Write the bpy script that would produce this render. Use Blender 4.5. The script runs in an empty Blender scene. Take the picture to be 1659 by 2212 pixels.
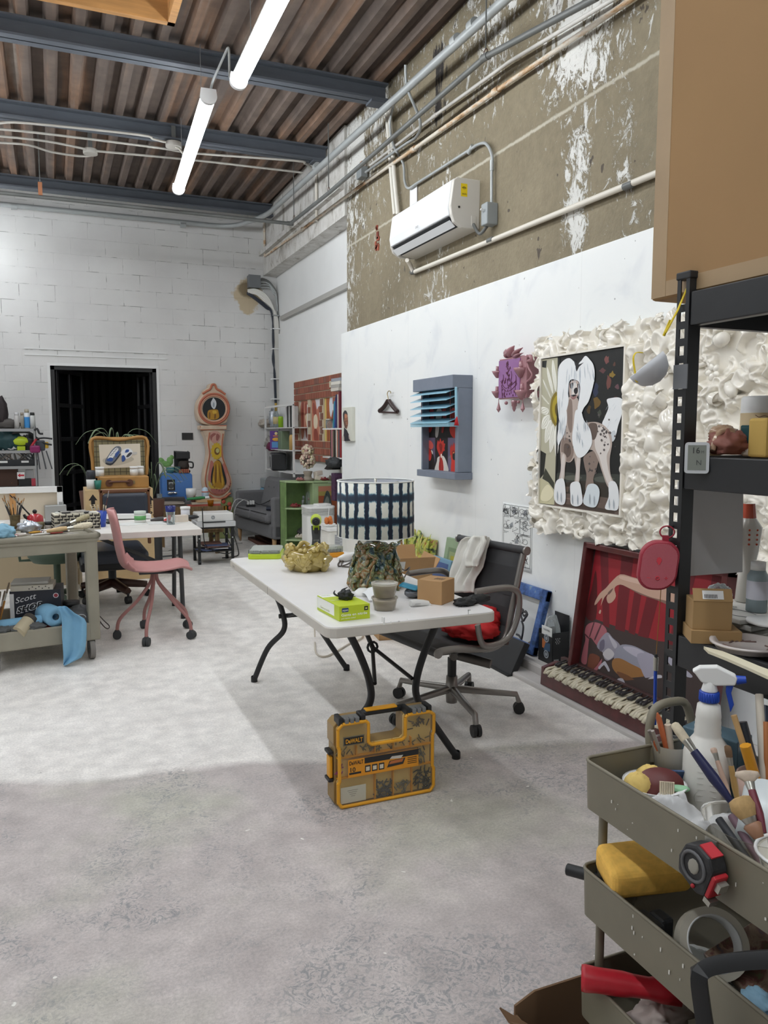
import bpy,bmesh,math,random
import numpy as np
from mathutils import Vector,Matrix,Euler
from math import cos,sin
V=Vector;RND=random.Random
R=RND(7)
sc=bpy.context.scene
COL=sc.collection
PI=math.pi
# ---------------------------------------------------------------- camera
F,CX,CY,H=1700.0,829.5,1106.0,1.5
PITCH,YAW=math.radians(5.742),math.radians(22.807)
cam_d=bpy.data.cameras.new('camera');cam=bpy.data.objects.new('camera',cam_d);COL.objects.link(cam)
cam.location=(0,0,H);cam.rotation_euler=(PI/2-PITCH,0,-YAW)
cam_d.sensor_width=36;cam_d.lens=36*F/2212;cam_d.clip_start=.02
sc.camera=cam
# ---------------------------------------------------------------- world, exposure
W=bpy.data.worlds.new('world');sc.world=W;W.use_nodes=True
W.node_tree.nodes['Background'].inputs[0].default_value=(.02,.022,.025,1)
W.node_tree.nodes['Background'].inputs[1].default_value=.15
sc.view_settings.view_transform='Standard';sc.view_settings.look='None'
sc.view_settings.gamma=1;sc.view_settings.use_curve_mapping=False
sc.view_settings.exposure=0.0
LAMP=34.5
sc.cycles.max_bounces=7;sc.cycles.diffuse_bounces=4;sc.cycles.glossy_bounces=3
sc.cycles.transmission_bounces=5;sc.cycles.transparent_max_bounces=12
sc.cycles.caustics_reflective=False;sc.cycles.caustics_refractive=False
# ---------------------------------------------------------------- pixel -> point on a plane of the room
_fw=V((sin(YAW)*cos(PITCH),cos(YAW)*cos(PITCH),-sin(PITCH)))
_rt=V((cos(YAW),-sin(YAW),0));_dn=_fw.cross(_rt)
EYE=V((0,0,H))
def ray(u,v):return _rt*((u-CX)/F)+_dn*((v-CY)/F)+_fw
def onX(u,v,x):d=ray(u,v);return EYE+d*(x/d.x)
def onY(u,v,y):d=ray(u,v);return EYE+d*(y/d.y)
def onZ(u,v,z):d=ray(u,v);return EYE+d*((z-H)/d.z)
def onP(u,v,p,n):
 d=ray(u,v);n=Vector(n);return EYE+d*((Vector(p)-EYE).dot(n)/d.dot(n))
# ---------------------------------------------------------------- materials
def lin(c):
 out=[]
 for x in c[:3]:
  x/=255.0
  out.append(x/12.92 if x<=.04045 else((x+.055)/1.055)**2.4)
 return(*out,1)
MATS={}
def mat(name,col=(200,200,200),rough=.6,metal=0,var=0,scale=18,bump=0,bscale=60,trans=0,alpha=1,coat=0,emit=0,sub=0,stretch=None,spec=.5):
 if name in MATS:return MATS[name]
 m=bpy.data.materials.new(name);m.use_nodes=True;MATS[name]=m
 nt=m.node_tree;b=nt.nodes['Principled BSDF']
 b.inputs['Base Color'].default_value=lin(col);b.inputs['Roughness'].default_value=rough
 b.inputs['Metallic'].default_value=metal;b.inputs['Alpha'].default_value=alpha
 b.inputs['Specular IOR Level'].default_value=spec
 if trans:b.inputs['Transmission Weight'].default_value=trans;b.inputs['IOR'].default_value=1.3
 if coat:b.inputs['Coat Weight'].default_value=coat;b.inputs['Coat Roughness'].default_value=.08
 if sub:b.inputs['Subsurface Weight'].default_value=sub;b.inputs['Subsurface Radius'].default_value=(.01,.01,.01)
 if emit:b.inputs['Emission Color'].default_value=lin(col);b.inputs['Emission Strength'].default_value=emit
 if var or bump:
  tc=nt.nodes.new('ShaderNodeTexCoord');src=tc.outputs['Object']
  if stretch:
   mp=nt.nodes.new('ShaderNodeMapping');mp.inputs['Scale'].default_value=stretch
   nt.links.new(src,mp.inputs[0]);src=mp.outputs[0]
 if var:
  n=nt.nodes.new('ShaderNodeTexNoise');n.inputs['Scale'].default_value=scale;n.inputs['Detail'].default_value=4
  nt.links.new(src,n.inputs['Vector'])
  mr=nt.nodes.new('ShaderNodeMapRange');mr.inputs[1].default_value=.3;mr.inputs[2].default_value=.7
  mr.inputs[3].default_value=1-var;mr.inputs[4].default_value=1+var
  nt.links.new(n.outputs[0],mr.inputs[0])
  mx=nt.nodes.new('ShaderNodeVectorMath');mx.operation='SCALE'
  mx.inputs[0].default_value=lin(col)[:3];nt.links.new(mr.outputs[0],mx.inputs['Scale'])
  nt.links.new(mx.outputs[0],b.inputs['Base Color'])
 if bump:
  n2=nt.nodes.new('ShaderNodeTexNoise');n2 .inputs['Scale'].default_value=bscale;n2 .inputs['Detail'].default_value=5
  nt.links.new(src,n2 .inputs['Vector'])
  bp=nt.nodes.new('ShaderNodeBump');bp.inputs['Strength'].default_value=min(1,bump*50);bp.inputs['Distance'].default_value=bump
  nt.links.new(n2 .outputs[0],bp.inputs['Height']);nt.links.new(bp.outputs[0],b.inputs['Normal'])
 return m
def clear(name,col=(235,238,238),k=.25,rough=.1):
 """thin clear plastic or glass: mostly see-through with a tint and gloss"""
 if name in MATS:return MATS[name]
 m=bpy.data.materials.new(name);m.use_nodes=True;MATS[name]=m
 nt=m.node_tree;b=nt.nodes['Principled BSDF'];o=nt.nodes['Material Output']
 b.inputs['Base Color'].default_value=lin(col);b.inputs['Roughness'].default_value=rough
 t=nt.nodes.new('ShaderNodeBsdfTransparent');t.inputs[0].default_value=lin(col)
 fr=nt.nodes.new('ShaderNodeFresnel');fr.inputs[0].default_value=1.4
 ad=nt.nodes.new('ShaderNodeMath');ad.operation='ADD';ad.inputs[1].default_value=k;ad.use_clamp=True
 nt.links.new(fr.outputs[0],ad.inputs[0])
 mx=nt.nodes.new('ShaderNodeMixShader')
 nt.links.new(ad.outputs[0],mx.inputs[0]);nt.links.new(t.outputs[0],mx.inputs[1]);nt.links.new(b.outputs[0],mx.inputs[2])
 nt.links.new(mx.outputs[0],o.inputs[0]);return m
def pm(c,rough=.55):
 """plain coloured material, cached by colour"""
 return mat('paint_%02x%02x%02x_%d'%(int(c[0]),int(c[1]),int(c[2]),int(rough*100)),c,rough)
# ---------------------------------------------------------------- mesh builder
def frame(p0,p1,up=None):
 z=(Vector(p1)-Vector(p0)).normalized()
 u=Vector(up)if up else(V((0,0,1))if abs(z.z)<.95 else V((1,0,0)))
 x=u.cross(z).normalized();return x,z.cross(x),z
def RX(a):return Matrix.Rotation(a,4,'X')
def RY(a):return Matrix.Rotation(a,4,'Y')
def RZ(a):return Matrix.Rotation(a,4,'Z')
def TR(*p):return Matrix.Translation(Vector(p[0]if len(p)==1 else p))
def crom(pts,n=6,closed=True):
 P=[Vector(p)for p in pts];N=len(P);out=[]
 for i in range(N if closed else N-1):
  g=(lambda k:P[k%N])if closed else(lambda k:P[max(0,min(N-1,k))])
  p0,p1,p2,p3=g(i-1),g(i),g(i+1),g(i+2)
  for k in range(n):
   t=k/n
   out.append(.5*((2*p1)+(p2-p0)*t+(2*p0-5*p1+4*p2-p3)*t*t+(3*p1-p0-3*p2+p3)*t**3))
 if not closed:out.append(P[-1])
 return out
class MB:
 def __init__(s,M=None):s.v=[];s.f=[];s.mi=[];s.sm=[];s.mats=[];s.M=M
 def add(s,vs,fs,m=None,smooth=False,M=None):
  k=len(s.v);M=M if M is not None else s.M
  s.v+=[tuple(M@Vector(p))if M is not None else tuple(p)for p in vs]
  if m not in s.mats:s.mats.append(m)
  i=s.mats.index(m)
  s.f+=[[a+k for a in f]for f in fs];s.mi+=[i]*len(fs);s.sm+=[smooth]*len(fs);return s
 def box(s,c,d,m=None,M=None,top=1):
  x,y,z=[a/2 for a in d];t=top
  vs=[(-x,-y,-z),(x,-y,-z),(x,y,-z),(-x,y,-z),(-x*t,-y*t,z),(x*t,-y*t,z),(x*t,y*t,z),(-x*t,y*t,z)]
  T=TR(c)if M is None else TR(c)@M
  T=s.M@T if s.M is not None else T
  return s.add(vs,[(0,3,2,1),(4,5,6,7),(0,1,5,4),(1,2,6,5),(2,3,7,6),(3,0,4,7)],m,False,T)
 def bb(s,a,b,m=None):
  return s.box([(p+q)/2 for p,q in zip(a,b)],[abs(p-q)for p,q in zip(a,b)],m)
 def cyl(s,p0,p1,r0,r1=None,m=None,n=16,caps=True,smooth=True):
  r1=r0 if r1 is None else r1;p0=Vector(p0);p1=Vector(p1);x,y,z=frame(p0,p1);vs=[]
  for p,r in((p0,r0),(p1,r1)):
   vs+=[p+(x*cos(2*PI*i/n)+y*sin(2*PI*i/n))*r for i in range(n)]
  s.add(vs,[(i,(i+1)%n,n+(i+1)%n,n+i)for i in range(n)],m,smooth)
  if caps:
   s.add(vs[:n],[list(range(n))[::-1]],m);s.add(vs[n:],[list(range(n))],m)
  return s
 def tube(s,pts,r,m=None,n=8,closed=False,caps=True,flat=1.0):
  P=[Vector(p)for p in pts];N=len(P);rr=r if isinstance(r,(list,tuple))else[r]*N
  T=[]
  for i in range(N):
   a=P[(i-1)%N]if closed or i else P[0];b=P[(i+1)%N]if closed or i<N-1 else P[-1]
   d=b-a;T.append(d.normalized()if d.length>1e-9 else V((0,0,1)))
  x,y,z=frame(V((0,0,0)),T[0]);vs=[]
  for i in range(N):
   x=(x-T[i]*x.dot(T[i])).normalized();y=T[i].cross(x)
   vs+=[P[i]+(x*cos(2*PI*k/n)+y*flat*sin(2*PI*k/n))*rr[i]for k in range(n)]
  fs=[(i*n+k,i*n+(k+1)%n,((i+1)%N)*n+(k+1)%n,((i+1)%N)*n+k)for i in range(N if closed else N-1)for k in range(n)]
  s.add(vs,fs,m,True)
  if caps and not closed:s.add(vs[:n],[list(range(n))[::-1]],m);s.add(vs[-n:],[list(range(n))],m)
  return s
 def lathe(s,prof,c=(0,0,0),m=None,n=24,M=None,smooth=True,sx=1,sy=1,closed=False):
  vs=[];k=len(prof)
  for r,z in prof:
   vs+=[(r*sx*cos(2*PI*i/n),r*sy*sin(2*PI*i/n),z)for i in range(n)]
  fs=[(j*n+i,j*n+(i+1)%n,(j+1)*n+(i+1)%n,(j+1)*n+i)for j in range(k-1)for i in range(n)]
  if closed:fs+=[((k-1)*n+i,(k-1)*n+(i+1)%n,(i+1)%n,i)for i in range(n)]
  T=TR(c)if M is None else TR(c)@M
  T=s.M@T if s.M is not None else T
  return s.add(vs,fs,m,smooth,T)
 def ball(s,c,r,m=None,n=12,M=None,jit=0,rnd=None):
  r=r if isinstance(r,(list,tuple))else(r,r,r);vs=[];k=max(4,n//2)
  for j in range(k+1):
   for i in range(n):
    q=1+(rnd.uniform(-jit,jit)if jit and 0<j<k else 0)
    a=PI*j/k;b=2*PI*i/n
    vs.append((r[0]*sin(a)*cos(b)*q,r[1]*sin(a)*sin(b)*q,r[2]*cos(a)*q))
  fs=[(j*n+i,(j+1)*n+i,(j+1)*n+(i+1)%n,j*n+(i+1)%n)for j in range(k)for i in range(n)]
  T=TR(c)if M is None else TR(c)@M
  T=s.M@T if s.M is not None else T
  return s.add(vs,fs,m,True,T)
 def prism(s,poly,a,b,m=None,ax='z',M=None,smooth=False):
  """extrude a 2D outline between a and b along an axis"""
  def q(p,h):return{'z':(p[0],p[1],h),'y':(p[0],h,p[1]),'x':(h,p[0],p[1])}[ax]
  n=len(poly);vs=[q(p,a)for p in poly]+[q(p,b)for p in poly]
  T=M if s.M is None or M is None else s.M@M
  s.add(vs,[list(range(n))[::-1],list(range(n,2*n))],m,False,T)
  return s.add(vs,[(i,(i+1)%n,n+(i+1)%n,n+i)for i in range(n)],m,smooth,T)
 def grid(s,fn,nu,nv,m=None,smooth=True,thick=0):
  vs=[fn(i/nu,j/nv)for j in range(nv+1)for i in range(nu+1)];w=nu+1
  fs=[(j*w+i,j*w+i+1,(j+1)*w+i+1,(j+1)*w+i)for j in range(nv)for i in range(nu)]
  return s.add(vs,fs,m,smooth)
 def flat(s,pts,m=None):return s.add(pts,[list(range(len(pts)))],m)
 def text(s,txt,o,x,y,h,m=None,lift=.0006,align='LEFT',w=None,bold=0,shear=0):
  """flat lettering: origin o, reading direction x, up direction y, capital height h"""
  c=bpy.data.curves.new('t','FONT');c.body=txt;c.align_x=align;c.size=1;c.offset=bold;c.shear=shear;c.resolution_u=3
  ob=bpy.data.objects.new('t',c);me=ob.to_mesh()
  vs=[v.co.copy()for v in me.vertices];fs=[list(p.vertices)for p in me.polygons]
  ob.to_mesh_clear();bpy.data.objects.remove(ob);bpy.data.curves.remove(c)
  if not vs:return s
  x=Vector(x).normalized();y=Vector(y).normalized();z=x.cross(y);k=h/.69;kx=k
  x0,x1=min(v.x for v in vs),max(v.x for v in vs)
  if w:kx=w/(x1-x0)
  return s.add([Vector(o)+x*(v.x*kx)+y*(v.y*k)+z*lift for v in vs],fs,m)
 def build(s,name,m=None,parent=None,bevel=0,sub=0,world=True,solid=0,seg=2,angle=35,recalc=True):
  me=bpy.data.meshes.new(name)
  off=parent.location if(parent is not None and world)else V((0,0,0))
  me.from_pydata([(p[0]-off[0],p[1]-off[1],p[2]-off[2])for p in s.v],[],s.f)
  for q in s.mats:me.materials.append(q if q is not None else m)
  me.polygons.foreach_set('material_index',s.mi);me.polygons.foreach_set('use_smooth',s.sm)
  if recalc:
   b=bmesh.new();b.from_mesh(me)
   bmesh.ops.remove_doubles(b,verts=b.verts,dist=1e-6)if(bevel or sub)else None
   bmesh.ops.recalc_face_normals(b,faces=b.faces);b.to_mesh(me);b.free()
  me.update()
  o=bpy.data.objects.new(name,me);COL.objects.link(o)
  if parent is not None:o.parent=parent
  if solid:
   md=o.modifiers.new('solid','SOLIDIFY');md.thickness=solid;md.offset=0
  if bevel:
   md=o.modifiers.new('bevel','BEVEL');md.width=bevel;md.segments=seg;md.limit_method='ANGLE';md.angle_limit=math.radians(angle)
  if sub:
   md=o.modifiers.new('sub','SUBSURF');md.levels=sub;md.render_levels=sub
  return o
def tag(o,label,cat,group=None,kind=None):
 o['label']=label;o['category']=cat
 if group:o['group']=group
 if kind:o['kind']=kind
 return o
def thing(name,label,cat,loc=(0,0,0),rz=0,group=None):
 o=bpy.data.objects.new(name,None);COL.objects.link(o);o.location=Vector(loc);o.rotation_euler.z=rz
 o.empty_display_size=.05;return tag(o,label,cat,group)
def one(mb,name,label,cat,m=None,loc=None,group=None,**k):
 """a thing that is a single mesh; its origin goes to loc"""
 o=mb.build(name,m,None,**k);tag(o,label,cat,group)
 if loc is not None:
  L=Vector(loc);o.data.transform(Matrix.Translation(-L));o.location=L
 return o
def struct(mb,name,m=None,**k):
 o=mb.build(name,m,None,**k);o['kind']='structure';return o
def dup(root,loc,rz=None,label=None,group=None):
 r=root.copy();COL.objects.link(r);r.location=Vector(loc)
 if rz is not None:r.rotation_euler.z=rz
 if label:r['label']=label
 if group:r['group']=group
 for ch in list(root.children):
  c=ch.copy();COL.objects.link(c);c.parent=r
  for g in ch.children:d=g.copy();COL.objects.link(d);d.parent=c
 return r
def rrect(w,h,r,n=5,cx=0,cy=0):
 out=[]
 for sx,sy,a in((1,1,0),(-1,1,90),(-1,-1,180),(1,-1,270)):
  for k in range(n+1):
   t=math.radians(a+90*k/n);out.append((cx+sx*(w/2-r)+r*cos(t),cy+sy*(h/2-r)+r*sin(t)))
 return out
# ================================================================ the room
D=11.4;XW=2.9;XR=3.1;ZC=4.65
def nodes(m):
 nt=m.node_tree;return nt,nt.nodes,nt.links,nt.nodes['Principled BSDF']
def ramp(N,pts):
 r=N.new('ShaderNodeValToRGB');e=r.color_ramp.elements
 while len(e)<len(pts):e.new(.5)
 for q,(p,c)in zip(e,pts):q.position=p;q.color=c if len(c)==4 else lin(c)
 return r
def g(v):return(v,v,v,1)
def noise(N,L,src,scale,detail=5,stretch=None,dist=0,rough=.55):
 if stretch:
  mp=N.new('ShaderNodeMapping');mp.inputs['Scale'].default_value=stretch;L.new(src,mp.inputs[0]);src=mp.outputs[0]
 n=N.new('ShaderNodeTexNoise');n.inputs['Scale'].default_value=scale;n.inputs['Detail'].default_value=detail
 n.inputs['Distortion'].default_value=dist;n.inputs['Roughness'].default_value=rough;L.new(src,n.inputs['Vector']);return n.outputs[0]
def mixc(N,L,f,a,b):
 x=N.new('ShaderNodeMix');x.data_type='RGBA'
 for s,v in((x.inputs[0],f),(x.inputs[6],a),(x.inputs[7],b)):
  if isinstance(v,(int,float)):s.default_value=v
  elif isinstance(v,tuple):s.default_value=v
  else:L.new(v,s)
 return x.outputs[2]
def math2(N,L,op,a,b=0.0):
 x=N.new('ShaderNodeMath');x.operation=op
 for s,v in((x.inputs[0],a),(x.inputs[1],b)):
  if isinstance(v,(int,float)):s.default_value=v
  else:L.new(v,s)
 return x.outputs[0]
# --- worn concrete floor, two pours with a ragged joint
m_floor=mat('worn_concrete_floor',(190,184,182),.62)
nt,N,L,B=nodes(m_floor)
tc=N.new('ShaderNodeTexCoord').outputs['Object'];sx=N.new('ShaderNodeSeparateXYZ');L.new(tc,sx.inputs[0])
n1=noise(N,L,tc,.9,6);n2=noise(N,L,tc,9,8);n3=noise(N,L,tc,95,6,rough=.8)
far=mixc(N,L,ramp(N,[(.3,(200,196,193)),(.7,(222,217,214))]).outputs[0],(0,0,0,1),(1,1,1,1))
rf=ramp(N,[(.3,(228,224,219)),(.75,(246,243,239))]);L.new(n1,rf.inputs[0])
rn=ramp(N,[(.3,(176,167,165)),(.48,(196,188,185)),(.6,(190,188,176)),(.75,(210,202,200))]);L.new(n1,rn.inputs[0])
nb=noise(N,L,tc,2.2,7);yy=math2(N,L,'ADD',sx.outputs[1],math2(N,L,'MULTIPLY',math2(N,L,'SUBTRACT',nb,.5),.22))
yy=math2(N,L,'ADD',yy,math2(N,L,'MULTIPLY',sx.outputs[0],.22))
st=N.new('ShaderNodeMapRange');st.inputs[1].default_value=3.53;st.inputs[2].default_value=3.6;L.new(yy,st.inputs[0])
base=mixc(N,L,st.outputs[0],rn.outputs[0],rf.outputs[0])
# mottled wear, blue-grey scuffed patches with an edge of their own
r2=ramp(N,[(.32,g(.84)),(.68,g(1.16))]);L.new(n2,r2 .inputs[0])
r3=ramp(N,[(.36,g(.8)),(.62,g(1.14))]);L.new(n3,r3 .inputs[0])
def mul(a,b,f=1.0):
 x=N.new('ShaderNodeMix');x.data_type='RGBA';x.blend_type='MULTIPLY';x.inputs[0].default_value=f
 L.new(a,x.inputs[6]);L.new(b,x.inputs[7]);return x.outputs[2]
base=mul(mul(base,r2 .outputs[0],.8),r3 .outputs[0],.9)
wp=noise(N,L,tc,1.7,9,dist=1.2,rough=.72);fine=noise(N,L,tc,26,7,dist=2.5,rough=.75)
rw=ramp(N,[(.46,g(0)),(.6,g(1))]);L.new(wp,rw.inputs[0]);rfi=ramp(N,[(.5,g(0)),(.56,g(1))]);L.new(fine,rfi.inputs[0])
inv=math2(N,L,'SUBTRACT',1.0,st.outputs[0])
k=math2(N,L,'MULTIPLY',math2(N,L,'MULTIPLY',rw.outputs[0],rfi.outputs[0]),math2(N,L,'ADD',math2(N,L,'MULTIPLY',inv,.75),.1))
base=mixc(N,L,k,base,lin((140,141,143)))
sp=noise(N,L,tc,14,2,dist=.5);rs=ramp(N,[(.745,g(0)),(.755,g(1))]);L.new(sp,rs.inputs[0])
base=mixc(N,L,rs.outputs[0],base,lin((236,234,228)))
dk=noise(N,L,tc,33,3);rd=ramp(N,[(.235,g(.7)),(.25,g(0))]);L.new(dk,rd.inputs[0])
base=mixc(N,L,rd.outputs[0],base,lin((96,92,90)))
L.new(base,B.inputs['Base Color'])
bp=N.new('ShaderNodeBump');bp.inputs['Strength'].default_value=.35;bp.inputs['Distance'].default_value=.004
L.new(math2(N,L,'ADD',n3,fine),bp.inputs['Height']);L.new(bp.outputs[0],B.inputs['Normal'])
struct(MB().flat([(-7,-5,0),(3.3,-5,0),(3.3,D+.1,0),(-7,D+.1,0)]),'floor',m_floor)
# --- painted block wall
m_blk=mat('white_painted_block',(222,221,219),.5)
nt,N,L,B=nodes(m_blk)
tc=N.new('ShaderNodeTexCoord').outputs['Object']
mp=N.new('ShaderNodeMapping');mp.inputs['Rotation'].default_value=(PI/2,0,0);mp.inputs['Location'].default_value=(.1,.06,0);L.new(tc,mp.inputs[0])
wob=noise(N,L,tc,3,3)
br=N.new('ShaderNodeTexBrick');br.inputs['Scale'].default_value=1;br.inputs['Brick Width'].default_value=.43;br.inputs['Row Height'].default_value=.21
br.inputs['Mortar Size'].default_value=.0045;br.inputs['Mortar Smooth'].default_value=.4;br.offset=.5
ad=N.new('ShaderNodeVectorMath');ad.operation='MULTIPLY_ADD';L.new(N.new('ShaderNodeCombineXYZ').outputs[0],ad.inputs[0])
L.new(mp.outputs[0],br.inputs['Vector'])
nw=noise(N,L,tc,1.3,6);gap=ramp(N,[(.4,g(0)),(.52,g(1))]);L.new(nw,gap.inputs[0])
hair=noise(N,L,tc,7,3);rh=ramp(N,[(.48,g(0)),(.6,g(1))]);L.new(hair,rh.inputs[0])
ink=math2(N,L,'MULTIPLY',math2(N,L,'MULTIPLY',br.outputs['Fac'],gap.outputs[0]),rh.outputs[0])
rv=ramp(N,[(.3,(214,213,212)),(.7,(228,228,226))]);L.new(nw,rv.inputs[0])
base=mixc(N,L,math2(N,L,'MULTIPLY',ink,.75),rv.outputs[0],lin((120,118,116)))
# exposed adhesive stain around the junction box
sep=N.new('ShaderNodeSeparateXYZ');L.new(tc,sep.inputs[0])
def blob(cx,cz,r,amp,sc_):
 dx=math2(N,L,'SUBTRACT',sep.outputs[0],cx);dz=math2(N,L,'SUBTRACT',sep.outputs[2],cz)
 dd=math2(N,L,'SQRT',math2(N,L,'ADD',math2(N,L,'MULTIPLY',dx,dx),math2(N,L,'MULTIPLY',dz,dz)))
 dd=math2(N,L,'ADD',dd,math2(N,L,'MULTIPLY',math2(N,L,'SUBTRACT',noise(N,L,tc,sc_,5),.5),amp))
 rr_=ramp(N,[(max(0,r-.02),g(1)),(r+.02,g(0))]);L.new(dd,rr_.inputs[0]);return rr_.outputs[0]
pj=onY(535,640,D);pk=onY(525,635,D)
base=mixc(N,L,math2(N,L,'MULTIPLY',blob(pj.x,pj.z,.22,.35,7),.75),base,lin((196,172,124)))
base=mixc(N,L,blob(pk.x+.05,pk.z+.06,.12,.12,6),base,lin((138,122,95)))
L.new(base,B.inputs['Base Color'])
bp=N.new('ShaderNodeBump');bp.inputs['Strength'].default_value=.5;bp.inputs['Distance'].default_value=.006;bp.invert=True
hh=math2(N,L,'ADD',br.outputs['Fac'],math2(N,L,'MULTIPLY',noise(N,L,tc,30,5),.25));L.new(hh,bp.inputs['Height']);L.new(bp.outputs[0],B.inputs['Normal'])
DX0,DX1,DZ=.017,1.372,2.385
b=MB()
b.bb((-7,D,0),(DX0,D+.2,ZC)).bb((DX1,D,0),(3.3,D+.2,ZC)).bb((DX0,D,DZ),(DX1,D+.2,ZC))
struct(b,'wall_back',m_blk)
m_wp=mat('white_wall_paint',(232,233,232),.5,var=.02,scale=3,bump=.001,bscale=25)
for x0,x1 in((DX0-.3,DX1+.14),):
 b=MB();zz=DZ+.13
 b.bb((x0,D-.012,zz+.075),(x1,D+.01,zz+.09)).bb((x0,D-.012,zz-.005),(x1,D+.01,zz+.01));struct(b,'trim_1',m_wp)
b=MB();e=.035
b.bb((DX0-e,D-.006,0),(DX0,D+.15,DZ+e)).bb((DX1,D-.006,0),(DX1+e,D+.15,DZ+e)).bb((DX0,D-.006,DZ),(DX1,D+.15,DZ+e));struct(b,'trim_2',m_wp)
# dark room through the doorway
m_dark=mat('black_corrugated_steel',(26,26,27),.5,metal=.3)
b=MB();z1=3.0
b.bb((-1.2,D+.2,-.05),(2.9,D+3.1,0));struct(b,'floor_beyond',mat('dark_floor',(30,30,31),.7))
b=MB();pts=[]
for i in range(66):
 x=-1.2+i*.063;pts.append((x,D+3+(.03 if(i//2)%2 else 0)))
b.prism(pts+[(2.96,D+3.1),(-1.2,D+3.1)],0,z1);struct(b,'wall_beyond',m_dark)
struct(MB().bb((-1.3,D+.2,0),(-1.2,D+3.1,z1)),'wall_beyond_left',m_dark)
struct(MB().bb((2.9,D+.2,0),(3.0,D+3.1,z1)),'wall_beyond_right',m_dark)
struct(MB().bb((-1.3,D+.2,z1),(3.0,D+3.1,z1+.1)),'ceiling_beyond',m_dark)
# folding glazed door leaves standing open in the doorway
m_df=mat('black_door_steel',(40,40,41),.3);m_dg=mat('dark_door_glass',(14,16,18),.08,coat=.5)
def leaf(name,label,p0,p1,cols):
 p0=V((*p0,.02));p1=V((*p1,.02));d=p1-p0;w=d.length;a=math.atan2(d.y,d.x)
 t=thing(name,label,'door',p0,a);t['kind']='structure';h=DZ-.05;b=MB();rows=5;st_=.055
 for i in range(cols+1):
  x=i*(w-st_)/cols;b.bb((x,-.02,0),(x+st_,.02,h))
 for j in range(rows+1):
  z=j*(h-st_)/rows;b.bb((0,-.018,z),(w,.018,z+st_))
 b.build('door_frame',m_df,t,world=0,bevel=.006)
 for i in range(cols):
  for j in range(rows):
   x=i*(w-st_)/cols+st_;z=j*(h-st_)/rows+st_;q=MB().bb((x,-.004,z),(x+(w-st_)/cols-st_,.004,z+(h-st_)/rows-st_));q.build('pane',m_dg,t,world=0)
leaf('door_1','black steel door leaf with glass panes folded open at left jamb',(DX0+.06,D+.1),(DX0+.42,D+.72),2)
leaf('door_2','black steel door leaf with glass panes folded open at right jamb',(DX1-.06,D+.1),(DX1-.06-.12,D+.76),2)
b=MB();b.bb((DX0,D+.03,0),(DX0+.05,D+.12,DZ)).bb((DX1-.05,D+.03,0),(DX1,D+.12,DZ)).bb((DX0,D+.03,DZ-.05),(DX1,D+.12,DZ));struct(b,'trim_3',m_df)
# --- right wall: bare concrete, drywall panels, white recess
m_con=mat('peeling_painted_concrete',(150,138,115),.85)
nt,N,L,B=nodes(m_con)
tc=N.new('ShaderNodeTexCoord').outputs['Object'];sep=N.new('ShaderNodeSeparateXYZ');L.new(tc,sep.inputs[0])
n1=noise(N,L,tc,1.1,6);n2=noise(N,L,tc,16,7,rough=.7)
r1=ramp(N,[(.3,(122,112,91)),(.7,(146,135,112))]);L.new(n1,r1 .inputs[0]);r2=ramp(N,[(.3,g(.84)),(.7,g(1.1))]);L.new(n2,r2 .inputs[0])
base=mul(r1 .outputs[0],r2 .outputs[0])
big=noise(N,L,tc,.8,4,(1,1.3,.75),dist=.6);fl=noise(N,L,tc,10,9,(1,1.35,.8),dist=.9,rough=.8)
zz=N.new('ShaderNodeMapRange');zz.inputs[1].default_value=3.3;zz.inputs[2].default_value=4.6;zz.inputs[3].default_value=.0;zz.inputs[4].default_value=.07;L.new(sep.outputs[2],zz.inputs[0])
ye=N.new('ShaderNodeMapRange');ye.inputs[1].default_value=7.0;ye.inputs[2].default_value=8.0;ye.inputs[3].default_value=.0;ye.inputs[4].default_value=.035;L.new(sep.outputs[1],ye.inputs[0])
def streak(y,w,z0,z1,a):
 q=math2(N,L,'ABSOLUTE',math2(N,L,'SUBTRACT',sep.outputs[1],y));q=math2(N,L,'ADD',q,math2(N,L,'MULTIPLY',math2(N,L,'SUBTRACT',n1,.5),.25))
 a1=N.new('ShaderNodeMapRange');a1 .inputs[1].default_value=w;a1 .inputs[2].default_value=w*.2;L.new(q,a1 .inputs[0])
 a2=N.new('ShaderNodeMapRange');a2 .inputs[1].default_value=z0;a2 .inputs[2].default_value=z0+.25;L.new(sep.outputs[2],a2 .inputs[0])
 a3=N.new('ShaderNodeMapRange');a3 .inputs[1].default_value=z1;a3 .inputs[2].default_value=z1-.25;L.new(sep.outputs[2],a3 .inputs[0])
 return math2(N,L,'MULTIPLY',math2(N,L,'MULTIPLY',math2(N,L,'MULTIPLY',a1 .outputs[0],a2 .outputs[0]),a3 .outputs[0]),a)
f=math2(N,L,'ADD',math2(N,L,'ADD',math2(N,L,'MULTIPLY',big,.35),math2(N,L,'MULTIPLY',fl,.65)),math2(N,L,'ADD',zz.outputs[0],ye.outputs[0]))
for a in((4.02,.2,2.45,3.45,.12),(3.9,.8,3.3,4.35,.05),(5.0,.5,3.5,4.6,.05),(7.6,.2,3.9,4.65,.12),(3.6,.2,2.6,3.4,.05)):f=math2(N,L,'ADD',f,streak(*a))
rp=ramp(N,[(.572,g(0)),(.588,g(1))]);L.new(f,rp.inputs[0])
base=mixc(N,L,rp.outputs[0],base,lin((218,217,212)))
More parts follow.
